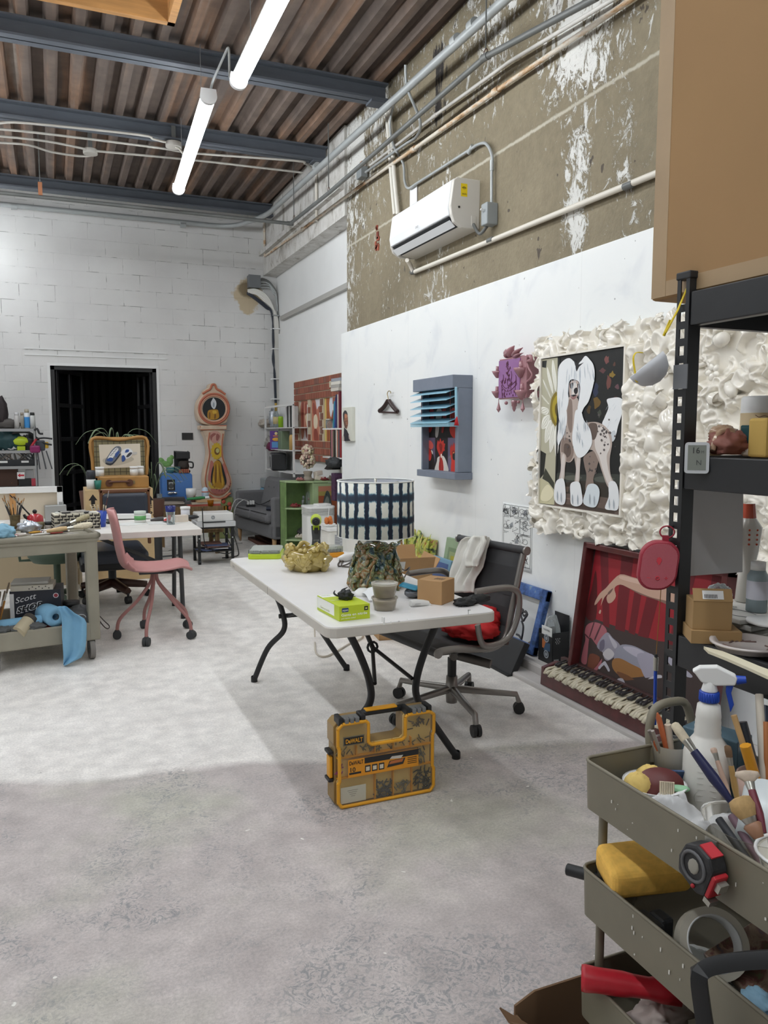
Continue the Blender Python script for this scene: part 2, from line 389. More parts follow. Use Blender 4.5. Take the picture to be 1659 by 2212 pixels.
# black tar runs
tar=math2(N,L,'ADD',math2(N,L,'MULTIPLY',noise(N,L,tc,9,8,(1,2.2,.35),rough=.75),.5),streak(5.85,.34,3.75,4.75,.26))
rt_=ramp(N,[(.47,g(0)),(.49,g(1))]);L.new(tar,rt_.inputs[0]);base=mixc(N,L,rt_.outputs[0],base,lin((48,44,42)))
pit=noise(N,L,tc,11,3,(1,1,.7));rpt=ramp(N,[(.285,g(.85)),(.3,g(0))]);L.new(pit,rpt.inputs[0]);base=mixc(N,L,rpt.outputs[0],base,lin((74,66,60)))
# pale cast seam
zsm=math2(N,L,'ABSOLUTE',math2(N,L,'ADD',math2(N,L,'SUBTRACT',sep.outputs[2],3.43),math2(N,L,'MULTIPLY',math2(N,L,'SUBTRACT',n2,.5),.03)))
rz_=ramp(N,[(.006,g(.8)),(.014,g(0))]);L.new(zsm,rz_.inputs[0]);base=mixc(N,L,rz_.outputs[0],base,lin((196,190,174)))
L.new(base,B.inputs['Base Color'])
bp=N.new('ShaderNodeBump');bp.inputs['Strength'].default_value=.7;bp.inputs['Distance'].default_value=.012
L.new(math2(N,L,'ADD',math2(N,L,'MULTIPLY',n2,.6),math2(N,L,'ADD',math2(N,L,'MULTIPLY',rp.outputs[0],.2),noise(N,L,tc,45,4))),bp.inputs['Height']);L.new(bp.outputs[0],B.inputs['Normal'])
XC=2.93;YP=7.97
struct(MB().bb((XC,-5,0),(3.4,YP,ZC)),'wall_right',m_con)
m_wc=mat('whitewashed_concrete',(214,212,207),.75)
nt,N,L,B=nodes(m_wc);tc=N.new('ShaderNodeTexCoord').outputs['Object']
f=noise(N,L,tc,5,8,(1,1,.6),dist=.8,rough=.72);rp=ramp(N,[(.33,(128,120,108)),(.44,(196,193,187)),(.6,(216,214,210))]);L.new(f,rp.inputs[0]);L.new(rp.outputs[0],B.inputs['Base Color'])
bp=N.new('ShaderNodeBump');bp.inputs['Strength'].default_value=.6;bp.inputs['Distance'].default_value=.01;L.new(noise(N,L,tc,22,6),bp.inputs['Height']);L.new(bp.outputs[0],B.inputs['Normal'])
ZL=3.75
struct(MB().bb((2.9,YP-.02,ZL),(3.4,D+.05,ZC)),'trim_4',m_wc)
struct(MB().bb((2.84,YP,ZL+.27),(2.92,D,ZL+.33)),'trim_5',m_wc)
struct(MB().bb((XR,YP-.02,0),(3.4,D+.05,ZL)),'wall_recess',m_wp)
m_rg=mat('grey_wall_ridge',(170,168,163),.6)
b=MB();p=onX(606,689,XR-.03);b.bb((XR-.05,YP,p.z-.03),(XR,D-.35,p.z+.03));struct(b,'trim_6',m_rg)
p=onX(611,718,XR-.03)
struct(MB().bb((XR-.035,YP-.02,.1),(XR,11.2,p.z)),'wall_panel_recess',m_wp)
# drywall panels along the right wall, on a low kerb
m_dry=mat('white_drywall',(238,240,240),.55)
nt,N,L,B=nodes(m_dry);tc=N.new('ShaderNodeTexCoord').outputs['Object'];sep=N.new('ShaderNodeSeparateXYZ');L.new(tc,sep.inputs[0])
f=noise(N,L,tc,2.1,4,dist=.7);rp=ramp(N,[(.28,(226,229,231)),(.45,(238,240,239)),(.75,(242,243,241))]);L.new(f,rp.inputs[0])
sp=noise(N,L,tc,26,1);rs=ramp(N,[(.2,g(.75)),(.208,g(0))]);L.new(sp,rs.inputs[0])
base=mixc(N,L,rs.outputs[0],rp.outputs[0],lin((120,120,118)))
ys=math2(N,L,'ABSOLUTE',math2(N,L,'SUBTRACT',math2(N,L,'PINGPONG',math2(N,L,'ADD',sep.outputs[1],.36),1.22),.61));ry=ramp(N,[(0,g(.35)),(.004,g(0))]);L.new(ys,ry.inputs[0])
base=mixc(N,L,ry.outputs[0],base,lin((205,206,206)));L.new(base,B.inputs['Base Color'])
struct(MB().bb((XW,-1,.085),(XC+.02,8.08,2.555)),'wall_panel_drywall',m_dry,bevel=.004)
m_kb=mat('kerb_concrete',(196,192,189),.7,var=.08,scale=4,bump=.002)
struct(MB().bb((2.69,-2,0),(3.1,8.0,.085)),'baseboard_right',m_kb,bevel=.012)
struct(MB().bb((2.575,-2,-.02),(2.7,5.6,.028)),'trim_7',m_kb,bevel=.012)
# other walls of the hall, behind and beside the viewer
struct(MB().bb((-7.2,-5,0),(-7,D+.2,ZC)),'wall_left',m_blk)
struct(MB().bb((-7.2,-5.2,0),(3.4,-5,ZC)),'wall_front',m_blk)
# --- steel deck roof and beams
m_deck=mat('rusty_steel_deck',(95,78,66),.75)
nt,N,L,B=nodes(m_deck);tc=N.new('ShaderNodeTexCoord').outputs['Object']
f=noise(N,L,tc,1,5,(5.2,.35,.1));r1=ramp(N,[(.3,(88,77,71)),(.5,(108,94,85)),(.62,(132,104,84)),(.75,(146,136,128))]);L.new(f,r1 .inputs[0])
f2=noise(N,L,tc,6,7);r2=ramp(N,[(.3,g(.75)),(.7,g(1.12))]);L.new(f2,r2 .inputs[0]);L.new(mul(r1 .outputs[0],r2 .outputs[0]),B.inputs['Base Color'])
b=MB();pts=[];x=-7.0;i=0;fl=.205
while x<3.35:
 pts+=[(x,ZC+.02),(x+.09,ZC+.02),(x+.115,ZC-.06),(x+.18,ZC-.06)];x+=fl
b.prism(pts+[(x,ZC+.02),(x,ZC+.2),(-7,ZC+.2)],-5,D,ax='y');struct(b,'ceiling',m_deck)
m_beam=mat('grey_painted_steel_beam',(66,70,76),.55)
nt,N,L,B=nodes(m_beam);tc=N.new('ShaderNodeTexCoord').outputs['Object']
f=noise(N,L,tc,2.5,7,(.6,1,3),rough=.7);r1=ramp(N,[(.28,(96,78,66)),(.36,(82,87,95)),(.7,(94,100,108))]);L.new(f,r1 .inputs[0]);L.new(r1 .outputs[0],B.inputs['Base Color'])
for y,zb in((-2.6,4.4),(.0,4.4),(2.4,4.4),(4.72,4.4),(6.82,4.44),(8.5,4.44),(10.84,4.45)):
 b=MB();b.bb((-7,y-.075,zb),(2.88,y+.075,zb+.018)).bb((-7,y-.006,zb),(2.88,y+.006,ZC-.06)).bb((-7,y-.075,ZC-.075),(2.88,y+.075,ZC-.06))
 b.bb((2.72,y-.07,zb-.02),(2.95,y+.07,zb));struct(b,'ceiling_beam',m_beam)
# skylight curb of raw timber
m_tim=mat('raw_timber',(190,140,84),.6,var=.18,scale=4,stretch=(1,8,8))
b=MB();x1,y1,z0,z1=.91,5.98,4.35,4.66;x0,y0,w=-.9,3.9,.05
b.bb((x0,y1-w,z0),(x1,y1,z1)).bb((x1-w,y0,z0),(x1,y1,z1)).bb((x0,y0,z0),(x1,y0+w,z1)).bb((x0,y0,z0),(x0+w,y1,z1))
t=thing('skylight_curb','raw timber skylight frame boxed under the rusty steel roof deck','skylight',((x0+x1)/2,(y0+y1)/2,z0))
b.build('frame',m_tim,t,bevel=.004)
MB().bb((x0+w,y0+w,z1-.04),(x1-w,y1-w,z1-.03)).build('cover_panel',pm((40,34,30),.8),t)
# --- fluorescent strip lights
m_tube=mat('lit_diffuser',(246,251,255),.4,emit=LAMP);m_hous=mat('white_lamp_housing',(225,226,226),.4)
def strip(p0,p1,label,grp):
 p0=Vector(p0);p1=Vector(p1);c=(p0+p1)/2;d=p1-p0;n=d.length
 t=thing('strip_light',label,'light',c,math.atan2(-d.x,d.y),grp)
 b=MB();pr=[(.055*cos(a),-.05*sin(a))for a in[-.55+(PI+1.1)*i/16 for i in range(17)]]
 b.prism(pr,-n/2+.03,n/2-.03,m=None,ax='y',smooth=True);b.build('diffuser',m_tube,t,world=0)
 b=MB();b.prism([(-.043,.028),(.043,.028),(.04,.055),(-.04,.055)],-n/2+.03,n/2-.03,ax='y');b.build('housing',m_hous,t,world=0)
 for s in(-1,1):
  b=MB();pr=[(.063*cos(a),-.057*sin(a))for a in[PI*i/12 for i in range(13)]]+[(-.056,.054),(.056,.054)]
  b.prism(pr,s*(n/2-.035),s*n/2,ax='y');b.build('end_cap',m_hous,t,world=0)
  q=MB();q.cyl((0,s*n*.32,.05),(0,s*n*.32,ZC-.07-c.z),.003,n=6);q.build('hanger_rod',pm((120,122,124),.4),t,world=0)
 return t
zl=4.02
g_='fluorescent strip lights under the roof deck'
p0=onZ(451,207,zl);p1=onZ(385,410,zl)
strip(p0,p1,'lower fluorescent strip light, nearer the back wall and lit',g_)
p0=onZ(514,178,zl);p1=onZ(606,-10,zl);dd=(p1-p0).normalized()
strip(p0,p0+dd*2.44,'upper fluorescent strip light running out of the picture at top, lit',g_)
gx='lit fluorescent strips of the rows outside the picture'
for x,y in((1.3,.9),(1.3,-1.7),(-.95,10.0),(-.95,7.4),(-.95,4.8),(-.95,2.2),(-.95,-.4),(-3.6,6.2),(-3.6,1.5)):  # unseen strip nearest the back wall is added to brighten that wall
 strip((x,y-1.22,zl),(x,y+1.22,zl),'fluorescent strip light of the other rows overhead',gx)
# ================================================================ conduits and pipes
m_galv=mat('galvanised_steel',(168,172,172),.42,metal=.15,var=.06,scale=6)
m_galvd=mat('dull_steel_pipe',(104,106,104),.45,metal=.1,var=.12,scale=5)
m_wpipe=mat('cream_pvc',(222,216,204),.4)
m_rustp=mat('rust_streaked_white_pipe',(206,196,180),.6)
nt,N,L,B=nodes(m_rustp);tc=N.new('ShaderNodeTexCoord').outputs['Object']
f=noise(N,L,tc,2.6,6,(3,.7,3),rough=.7);rp=ramp(N,[(.33,(58,48,42)),(.42,(196,160,120)),(.5,(214,206,192))]);L.new(f,rp.inputs[0]);L.new(rp.outputs[0],B.inputs['Base Color'])
m_iron=mat('rusty_hanger_iron',(84,58,44),.7)
def bend(pts,r,n=6):
 """polyline with rounded corners"""
 P=[Vector(p)for p in pts];out=[P[0]]
 for a,b,c in zip(P,P[1:],P[2:]):
  u=(a-b);v=(c-b);k=min(r,u.length*.45,v.length*.45);p=b+u.normalized()*k;q=b+v.normalized()*k
  out+=[(p*(1-t)**2+b*2*t*(1-t)+q*t*t)for t in[i/n for i in range(n+1)]]
 return out+[P[-1]]
def pipe(name,label,cat,pts,r,m,bd=.1,n=10,couplings=(),grp=None,cm=None,cr=1.25):
 q=bend(pts,bd)if bd else[Vector(p)for p in pts]
 t=thing(name,label,cat,q[0],0,grp);MB().tube(q,r,n=n).build('run',m,t)
 for c,d in couplings:
  c=Vector(c);d=Vector(d).normalized();MB().cyl(c-d*.035,c+d*.035,r*cr,n=n).build('coupling',cm or m,t)
 return t
a=onX(1090,0,2.74);b_=onX(575,466,2.74);dv=(a-b_).normalized();e=onY(500,491,D-.1);f_=onY(0,441,D-.1)
pipe('conduit','thick galvanised conduit running high along the concrete wall and round the corner','conduit',[a+dv*2,onX(560,482,2.8)if False else b_,e,f_,f_+(f_-e)*.5],.032,m_galv,.3,14,
 [(onX(985,88,2.74),dv),(onX(1022,54,2.74),dv),(onX(684,360,2.74),dv),(onY(395,486,D-.1),(1,0,.05)),(onY(30,446,D-.1),(1,0,.05))])
XP=2.68
el=onX(627,483,XP);p2=[onX(1290,-6,XP),onX(1049,123,XP),onX(710,417,XP),el,onY(420,461,el.y),onY(0,416,el.y),onY(-300,385,el.y)]
pipe('sprinkler_pipe','dark steel sprinkler pipe on iron hangers below the thick conduit','pipe',p2,.02,m_galvd,.05,10,[(el,(1,0,0)),(onX(1049,123,XP),p2[0]-p2[1])])
for i,(u,v)in enumerate(((1049,118),(710,412),(635,472))):
 c=onX(u,v,XP);t=thing('pipe_hanger',('iron pipe hanger nearest the top edge of the concrete wall','iron pipe hanger in front of the whitewashed lintel','iron pipe hanger beside the elbow in the back corner')[i],'hanger',c,0,'sprinkler pipe hangers')
 MB().tube([c+V((.0,.026*sin(k),.035*cos(k)))for k in[2*PI*j/14 for j in range(14)]],.004,n=6,closed=True).build('ring',m_iron,t)
 MB().cyl(c+V((0,0,.035)),(c.x,c.y,ZC-.06),.005,n=6).build('rod',m_galvd,t)
c=onY(87,412,el.y);t=thing('pipe_hanger','thin rod hanger with orange clip at the left end of the back wall pipe','hanger',c,0,'sprinkler pipe hangers')
MB().cyl(c+V((0,0,.03)),(c.x,c.y,ZC-.06),.005,n=6).build('rod',m_galvd,t);MB().bb(c-V((.02,.03,.05)),c+V((.02,.03,.08))).build('clip',pm((176,116,80),.6),t)
X3=2.88
p3=[onX(1335,-8,X3),onX(1100,134,X3),onX(939,250,X3),onX(800,357,X3)]
pipe('conduit','slim white painted conduit crossing the concrete wall above the rusty pipe','conduit',p3,.013,mat('white_painted_conduit',(212,209,203),.5,var=.1,scale=9),0,8,[(p3[2],p3[1]-p3[2])])
p4=[onX(1420,-40,X3),onX(1300,42,X3),onX(1100,177,X3),onX(894,322,X3),onX(768,409,X3),onX(652,496,X3),onX(572,553,X3)]
pipe('water_pipe','rust streaked white pipe descending along the concrete wall to the recess','pipe',p4,.016,m_rustp,0,10,[(p4[3],p4[2]-p4[3]),(p4[5],p4[4]-p4[5]),(onX(1072,196,X3),p4[2]-p4[3])],cr=1.5)
q=onX(572,553,X3);pipe('water_pipe','short rusty riser in the back corner under the sprinkler elbow','pipe',[q,(q.x,q.y,onX(570,482,X3).z+.25)],.016,m_rustp,0)
q=onX(684,474,X3+.0);pipe('water_pipe','short white riser pipe standing on the recess lintel','pipe',[q+V((0,0,-.02)),(q.x,q.y,q.z+.62)],.016,m_wpipe,0,8)
p5=[onX(1010,300,2.9),onX(930,315,2.9),onX(860,338,2.9)]
p5=[onX(790,372,2.87),onX(870,315,2.87),onX(900,295,2.87),onX(907,260,2.8),onX(880,190,2.75),onX(876,140,2.72)]
pipe('conduit','grey conduit looping down from the roof beam to the small junction box','conduit',crom(p5,5,False),.012,m_galv,0,8)
c=onX(782,374,2.88);t=thing('junction_box','small grey junction box at the lintel end of the conduits','junction box',c)
MB().box(c,(.07,.13,.1)).build('body',mat('grey_box_paint',(150,156,158),.45),t,bevel=.006);MB().bb(c+V((-.01,-.02,.05)),c+V((.02,.03,.11))).build('flap',pm((182,120,76),.6),t)
# back corner: two thin risers at roof level, ceiling conduits and boxes
zc=4.4
for pts,lab in(([(0,266),(60,266),(300,291),(330,300),(358,307)],'pale ceiling conduit nearest the beam, ending at the ceiling box'),
    ([(0,279),(100,289),(340,319),(420,331),(636,347),(658,353),(672,361)],'long pale ceiling conduit running to the concrete wall'),
    ([(0,294),(100,305),(185,322)],'thin pale ceiling conduit ending at the small ceiling box'),
    ([(0,308),(60,313),(110,328),(170,337),(195,336),(205,329)],'curved pale ceiling conduit under the small ceiling box'),
    ([(205,326),(420,346),(560,362),(655,373)],'dull ceiling conduit running right from the small ceiling box')):
 pp=[onZ(u,v,zc)for u,v in pts];pipe('ceiling_conduit',lab,'conduit',crom(pp,4,False),.012,mat('pale_conduit',(176,172,164),.5),0,8)
for u,v,lab,s in((375,312,'white ceiling junction box beside the lower strip light',.1),(195,327,'small dark ceiling junction box left of the strip light',.09)):
 c=onZ(u,v,zc);t=thing('ceiling_box',lab,'junction box',c);MB().cyl(c-V((0,0,.03)),c+V((0,0,.02)),s*.8,n=16).build('body',mat('pale_conduit',(176,172,164)),t,bevel=.004)
 MB().bb(c+V((-.02,-.02,.02)),c+V((.02,.02,.2))).build('bracket',m_galvd,t)
# flexible conduits joining the strip lights
a=onZ(496,172,4.06);b_=onZ(455,203,4.06)
pipe('light_conduit','short conduit linking the two strip lights','conduit',[onZ(510,170,4.06),a,(a.x,a.y,4.3),b_+V((.02,.05,.1)),b_+V((0,.03,.0))],.009,m_galv,.05,8)
a=onZ(380,318,4.3);pipe('light_conduit','white flexible cable from the ceiling box to the lower strip light','cable',crom([a,onZ(388,322,4.2),onZ(397,334,4.1)],5,False),.01,m_wpipe,0,6)
# ================================================================ air conditioner
A1=onX(1037,392,XC);yr=A1 .y;fl_=onX(844.6,471,2.7);yl=fl_.y;z0a=onX(1037,495,XC).z;z1a=A1 .z+.01
m_ac=mat('white_ac_plastic',(236,238,240),.3);m_acs=mat('offwhite_ac_side',(214,210,202),.35)
t=thing('air_conditioner','white wall-mounted split air conditioner on the bare concrete wall','air conditioner',(XC,(yl+yr)/2,z0a))
prof=[(XC,z1a),(2.74,z1a),(2.71,z1a-.02),(2.685,z1a-.2),(2.695,z1a-.26)]
low=[(2.72,z0a+.035),(2.78,z0a+.0),(XC,z0a)]
b=MB();b.prism([(p,q)for p,q in prof+[(2.73,z0a+.075),(2.83,z0a+.05),(XC,z0a+.05)]],yl,yr+.035,ax='y',M=None)
b.v=[(p[0],p[1],p[2])for p in b.v];b.build('front_panel',m_ac,t,bevel=.008,seg=3)
b=MB();b.prism([(p+.006,q)for p,q in prof]+low,yr+.035,yr,ax='y');b.build('side_cover',m_acs,t,bevel=.008,seg=3);b=MB();b.prism([(p+.006,q)for p,q in prof]+low,yl+.02,yl,ax='y');b.build('side_cover',m_acs,t,bevel=.008,seg=3)
b=MB();b.prism([(2.70,z0a+.074),(2.781,z0a+.014),(2.79,z0a+.03),(2.712,z0a+.088)],yl-.03,yr+.06,ax='y');b.build('outlet_slot',pm((40,42,44),.7),t)
b=MB();b.prism([(2.706,z0a+.052),(2.712,z0a+.056),(2.757,z0a+.016),(2.751,z0a+.011)],yl-.02,yr+.05,ax='y');b.build('louvre',m_ac,t)
b=MB();b.prism([(2.775,z0a+.02),(XC,z0a),(XC,z0a+.05),(2.78,z0a+.05)],yl-.01,yr+.04,ax='y');b.build('underside',m_acs,t)
yy=yl+(yr-yl)*.42;b=MB();b.text('GREE',onX(900,495,2.69)+V((-.012,.0,0)),(0,-1,0),(0,0,1),.016,pm((60,60,62)));b.build('logo',None,t)
s0=V((2.80,yr-.001,z1a-.085));b=MB()
b.flat([s0+V((-.026,0,-.045)),s0+V((.026,0,-.045)),s0+V((.026,0,.045)),s0+V((-.026,0,.045))],pm((240,210,30)))
b.text('WiFi',s0+V((-.018,-.001,-.034)),(1,0,0),(0,0,1),.012,pm((20,20,20)),w=.036)
for r in(.009,.016,.023):
 arc=[s0+V((r*sin(a),-.001,.0+r*cos(a)))for a in[(-.9+1.8*i/8)for i in range(9)]];arc2=[s0+V((.82*(p-s0).x,-.001,.82*(p-s0).z))for p in arc[::-1]];b.flat(arc+arc2,pm((20,20,20)))
b.build('wifi_sticker',None,t)
b=MB();b.cyl((2.76,yr+.001,z0a+.14),(2.76,yr-.004,z0a+.14),.008,n=12);b.build('sensor_eye',pm((30,30,32),.2),t)
b=MB();b.bb((2.86,yr+.001,z0a+.02),(2.9,yr-.003,z0a+.09));b.build('cable_cover',m_acs,t,bevel=.003)
def zp(x,y,X=2.9):return onX(740+x/2.37,180+y/2.37,X)
pipe('drain_pipe','cream drain pipe clipped along the concrete under the air conditioner','pipe',[zp(330,905,2.8),zp(345,925,2.86),zp(362,968),zp(1000,708),zp(1597,465),zp(1597,465)+(zp(1597,465)-zp(1000,708)).normalized()*1.2],.018,m_wpipe,.05,10,
 [(zp(362,966),(0,1,.1)),(zp(760,803),(0,1,.02)),(zp(1465,522),(0,1,.02))],cm=m_galvd,cr=1.15)
pipe('conduit','thin steel conduit rising over the air conditioner and bending down to its switch box','conduit',crom([zp(262,110,2.84),zp(243,210,2.84),zp(262,320,2.86),zp(310,410),zp(318,500),zp(338,537),zp(390,506),zp(640,348),zp(690,315),zp(735,310),zp(765,370),zp(764,460),zp(763,636)],6,False),.0115,m_galv,0,8,[(zp(655,338),(0,-1,.55)),(zp(765,420),(0,0,1))],cr=1.35)
c=zp(752,672,2.885);t=thing('switch_box','grey switch box on the concrete right of the air conditioner','switch box',c)
MB().box(c,(.09,.085,.15)).build('body',mat('grey_box_paint',(150,156,158),.45),t,bevel=.008);MB().cyl(c+V((-.045,0,.02)),c+V((-.07,0,.03)),.009,n=8).build('toggle',pm((210,212,212)),t)
pipe('conduit','short grey cable from the switch box into the air conditioner','cable',crom([c+V((0,.03,-.07)),c+V((-.02,.1,-.11)),V((2.88,yr,z0a+.03))],5,False),.012,m_galvd,0,8)
for dx,lab in((0,'left white refrigerant line dropping to the air conditioner'),(15,'right white refrigerant line dropping to the air conditioner')):
 pipe('refrigerant_line',lab,'pipe',crom([zp(224+dx,130,2.87),zp(240+dx,320,2.89),zp(250+dx,470,2.89),zp(268+dx*1.1,672,2.89)],5,False),.02,mat('white_line_wrap',(224,220,210),.55),0,8)
c=zp(365,585,2.925);one(MB().bb(c+V((0,.07,-.1)),c+V((-.006,-.07,.1))),'wall_plate','white plate on the concrete above the air conditioner left end','plate',m_wp,c)
# broken brick showing through near the left edge of the concrete
c=zp(178,790,XC);b=MB()
for i in range(9):b.box(c+V((-.004,R.uniform(-.04,.04),R.uniform(-.11,.11))),(.012,R.uniform(.02,.06),R.uniform(.03,.07)),pm(R.choice([(150,74,56),(166,92,70),(120,60,48)]),.9),RX(R.uniform(-.4,.4)))
one(b,'brick_patch','patch of red brick showing through the concrete left of the air conditioner','brick patch',None,c)
# ================================================================ junction box and cable bundle in the back corner
c=onY(548,609,D-.06);t=thing('junction_box','dark grey square junction box on the stained block wall','junction box',c)
MB().box(c,(.17,.11,.17)).build('body',pm((104,107,110),.45),t,bevel=.006);MB().bb(c+V((-.089,-.062,-.089)),c+V((.089,-.055,.089))).build('lid',pm((112,115,118),.45),t,bevel=.004)
def z4(x,y,Y):return onY(400+(x-16)/4.1475,400+y/4.1475,Y)
tb=thing('cable_bundle','tied bundle of grey, white and dark cables dropping down the back corner','cables',z4(840,1300,D-.1))
m_wc2=mat('white_cable',(226,224,218),.45)
def strand(nm,pts,r,m,n=6):MB().tube(crom(pts,5,False),r,n=n).build(nm,m,tb)
for i in range(4):
 y0=845+i*24;strand('grey_conduit',[z4(665,y0,D-.06),z4(740+i*12,y0+5,D-.07),z4(800+i*4,y0+60,D-.09),z4(838-i*2,1000,D-.1),z4(850+i*3,1300,D-.1),z4(862+i*4,1600,D-.09),z4(868+i*4,2050,D-.09)],.013,m_galv if i else m_galvd,7)
for i in range(5):strand('white_cable',[z4(575,940+i*8,D-.05),z4(650,935+i*10,D-.08),z4(740-i*5,985+i*12,D-.11),z4(800-i*4,1090,D-.13),z4(815+i*7,1200,D-.14),z4(820+i*8,1500,D-.13),z4(838+i*6,1700,D-.13),z4(842+i*6,2000,D-.12)],.013,m_wc2)
for i in range(3):strand('dark_cable',[z4(570,960+i*6,D-.05),z4(650,1005+i*12,D-.09),z4(740,1075+i*14,D-.13),z4(795-i*3,1150,D-.15),z4(800+i*5,1400,D-.16),z4(812-i*7,1560,D-.16),z4(812+i*5,1700,D-.16),z4(825+i*4,2000,D-.15)],.011,pm((40,46,58),.5))
for v in(1165,1285,1465,1735,1915):
 a=z4(798,v,D-.16);b_=z4(872,v,D-.16);MB().bb((a.x,D-.175,a.z-.008),(b_.x,D-.05,a.z+.008)).build('cable_tie',m_galv if v==1165 else m_wp,tb)
# ================================================================ art on the walls
def art(pl,polys,base_d=.0006,step=.0001,tow=None):
 """flat painted shapes on a canvas: pl maps (u, v) to the canvas plane, polys = [(colour, [(u,v)...], smooth)]"""
 b=MB()
 for i,(c,pts,*s)in enumerate(polys):
  P=[pl(u,v)for u,v in pts]
  if s and s[0]:P=crom(P,s[0])
  d=Vector(tow)*(base_d+step*i);b.flat([p+d for p in P],pm(c,.5))
 return b
# ---- dog portrait in a wide frame of white glazed ceramic
XD=2.80
def dz(x,y):return 1120+x/3.078,660+y/3.078
def Pd(x,y):return onX(*dz(x,y),XD)
NX=(-1,0,0)
tl,tr,bl,br_=Pd(160,355),Pd(712,290),Pd(135,1315),Pd(672,1412)
y0,y1,z0,z1=tl.y,tr.y,bl.z,tl.z
c0=V((XD+.02,(y0+y1)/2,(z0+z1)/2))
FY0,FY1,FZ0,FZ1=y0+.14,2.0,z0-.2,z1+.16
t=thing('framed_painting','dog painting in a wide frame of white glazed ceramic lumps','painting',(XW,(FY0+FY1)/2,FZ0))
b=MB();b.bb((XD,y0,z0),(XD+.03,y1,z1),pm((24,26,24),.5));b.build('canvas',None,t)
K=(22,24,23)
polys=[
((20,22,21),[(160,355),(712,290),(672,1412),(135,1315)]),
((52,46,38),[(255,1180),(420,1150),(560,1160),(684,1180),(675,1412),(240,1330)]),
((96,80,70),[(240,1200),(340,1205),(330,1240),(250,1235)]),((104,88,80),[(245,1245),(480,1260),(600,1280),(675,1310),(672,1412),(240,1330)]),
((74,62,54),[(300,1320),(480,1330),(640,1370),(640,1385),(300,1335)]),((128,108,98),[(260,1270),(420,1290),(560,1320),(420,1310)]),
((58,62,56),[(250,1120),(330,1110),(420,1125),(520,1115),(620,1120),(684,1130),(684,1190),(560,1180),(420,1165),(255,1180)],4),
((92,94,84),[(300,1140),(360,1128),(420,1140),(400,1160),(330,1160)],5),((84,88,80),[(500,1150),(560,1135),(640,1150),(600,1172),(530,1172)],5)]
for(x,y,w,h,c)in((590,360,20,30,(120,70,66)),(600,500,16,60,(112,66,58)),(625,460,18,24,(138,112,40)),(560,430,22,20,(96,58,58)),(660,540,18,16,(104,72,78)),(520,640,24,50,(110,84,34)),(540,720,14,30,(66,72,60)),(515,560,20,50,(40,48,74)),(545,980,14,34,(46,52,46)),(650,620,14,22,(70,44,40)),(470,690,16,30,(78,60,30)),(585,740,14,22,(58,60,40)),(640,390,12,18,(90,56,44))):
 q=RND(x);polys.append((c,[(x+w*cos(a)*q.uniform(.5,1.2),y+h*sin(a)*q.uniform(.5,1.2))for a in[2*PI*i/9 for i in range(9)]],3))
# flower panel at the left
polys+=[((186,182,158),[(160,358),(262,346),(258,700),(240,1325),(135,1313)]),((30,32,30),[(160,370),(190,365),(185,415),(158,410)]),((36,38,34),[(142,960),(185,985),(170,1120),(138,1160)]),
((200,194,160),[(137,1145),(200,1175),(238,1225),(236,1325),(135,1313)]),((60,62,50),[(180,1080),(240,1180),(238,1225),(200,1175),(160,1150)])]
for i in range(9):
 a=math.radians(105+20*i);x1,y1_=262+60*cos(a),680-115*sin(a);x2,y2=262+118*cos(a),680-330*sin(a)
 x2=max(x2,140);px=16
 polys.append(((242,240,230),[(x1,y1_),((x1+x2)/2-px,(y1_+y2)/2-26),(x2,y2),((x1+x2)/2+px,(y1_+y2)/2+26)],5))
 for k_ in(-.5,0,.5):polys.append(((196,194,172),[(x1,y1_),((x1+x2)/2+px*k_,(y1_+y2)/2+30*k_),(x2,y2+6),((x1+x2)/2+px*k_+2,(y1_+y2)/2+30*k_+5)],2))
polys+=[((134,116,38),[(262,585),(225,610),(212,690),(222,760),(255,795)],4),((176,156,44),[(262,605),(235,630),(226,690),(236,745),(258,775)],4),((104,88,30),[(262,650),(246,670),(246,710),(260,735)],4)]
polys+=[((232,224,190),[(160,1230),(200,1190),(236,1250),(200,1300),(150,1290)],4),((20,22,21),[(264,346),(278,345),(262,1000),(252,1180),(246,1180),(256,800)])]
WH,SH,SK,SKD,BR=(238,240,241),(206,212,216),(188,172,162),(140,122,112),(100,84,76)
polys+=[
(SKD,[(440,1000),(520,960),(545,985),(520,1090),(500,1160),(515,1230),(450,1230),(455,1130),(440,1060)],5),
(WH,[(700,640),(672,612),(620,615),(590,628),(600,680),(575,745),(560,790),(600,835),(620,890),(650,860),(665,800),(690,720)],5),
(SH,[(610,860),(628,905),(650,870),(640,830)],5),
(SK,[(440,780),(520,775),(575,800),(615,850),(625,920),(610,1020),(615,1120),(640,1190),(600,1210),(560,1110),(530,1020),(490,960),(400,980),(350,1040),(310,1030),(280,980),(290,880),(330,800)],5),
((222,214,208),[(520,800),(575,815),(605,870),(612,940),(590,1000),(600,1090),(625,1180),(600,1190),(565,1100),(540,1010),(510,930)],5),
(SKD,[(300,880),(350,900),(370,980),(340,1040),(300,1010),(285,950)],5),(BR,[(310,920),(345,930),(350,985),(325,1010),(305,975)],5),
(SK,[(283,980),(320,1000),(312,1080),(305,1160),(270,1170),(285,1080)],5),(SK,[(375,1000),(415,985),(412,1080),(405,1180),(375,1190),(385,1090)],5),
((216,206,200),[(292,1000),(312,1010),(300,1150),(282,1150)],4),((216,206,200),[(390,1010),(412,1000),(402,1170),(385,1170)],4),
(BR,[(475,785),(520,785),(530,830),(510,890),(480,880),(470,830)],5)]
q=RND(5)
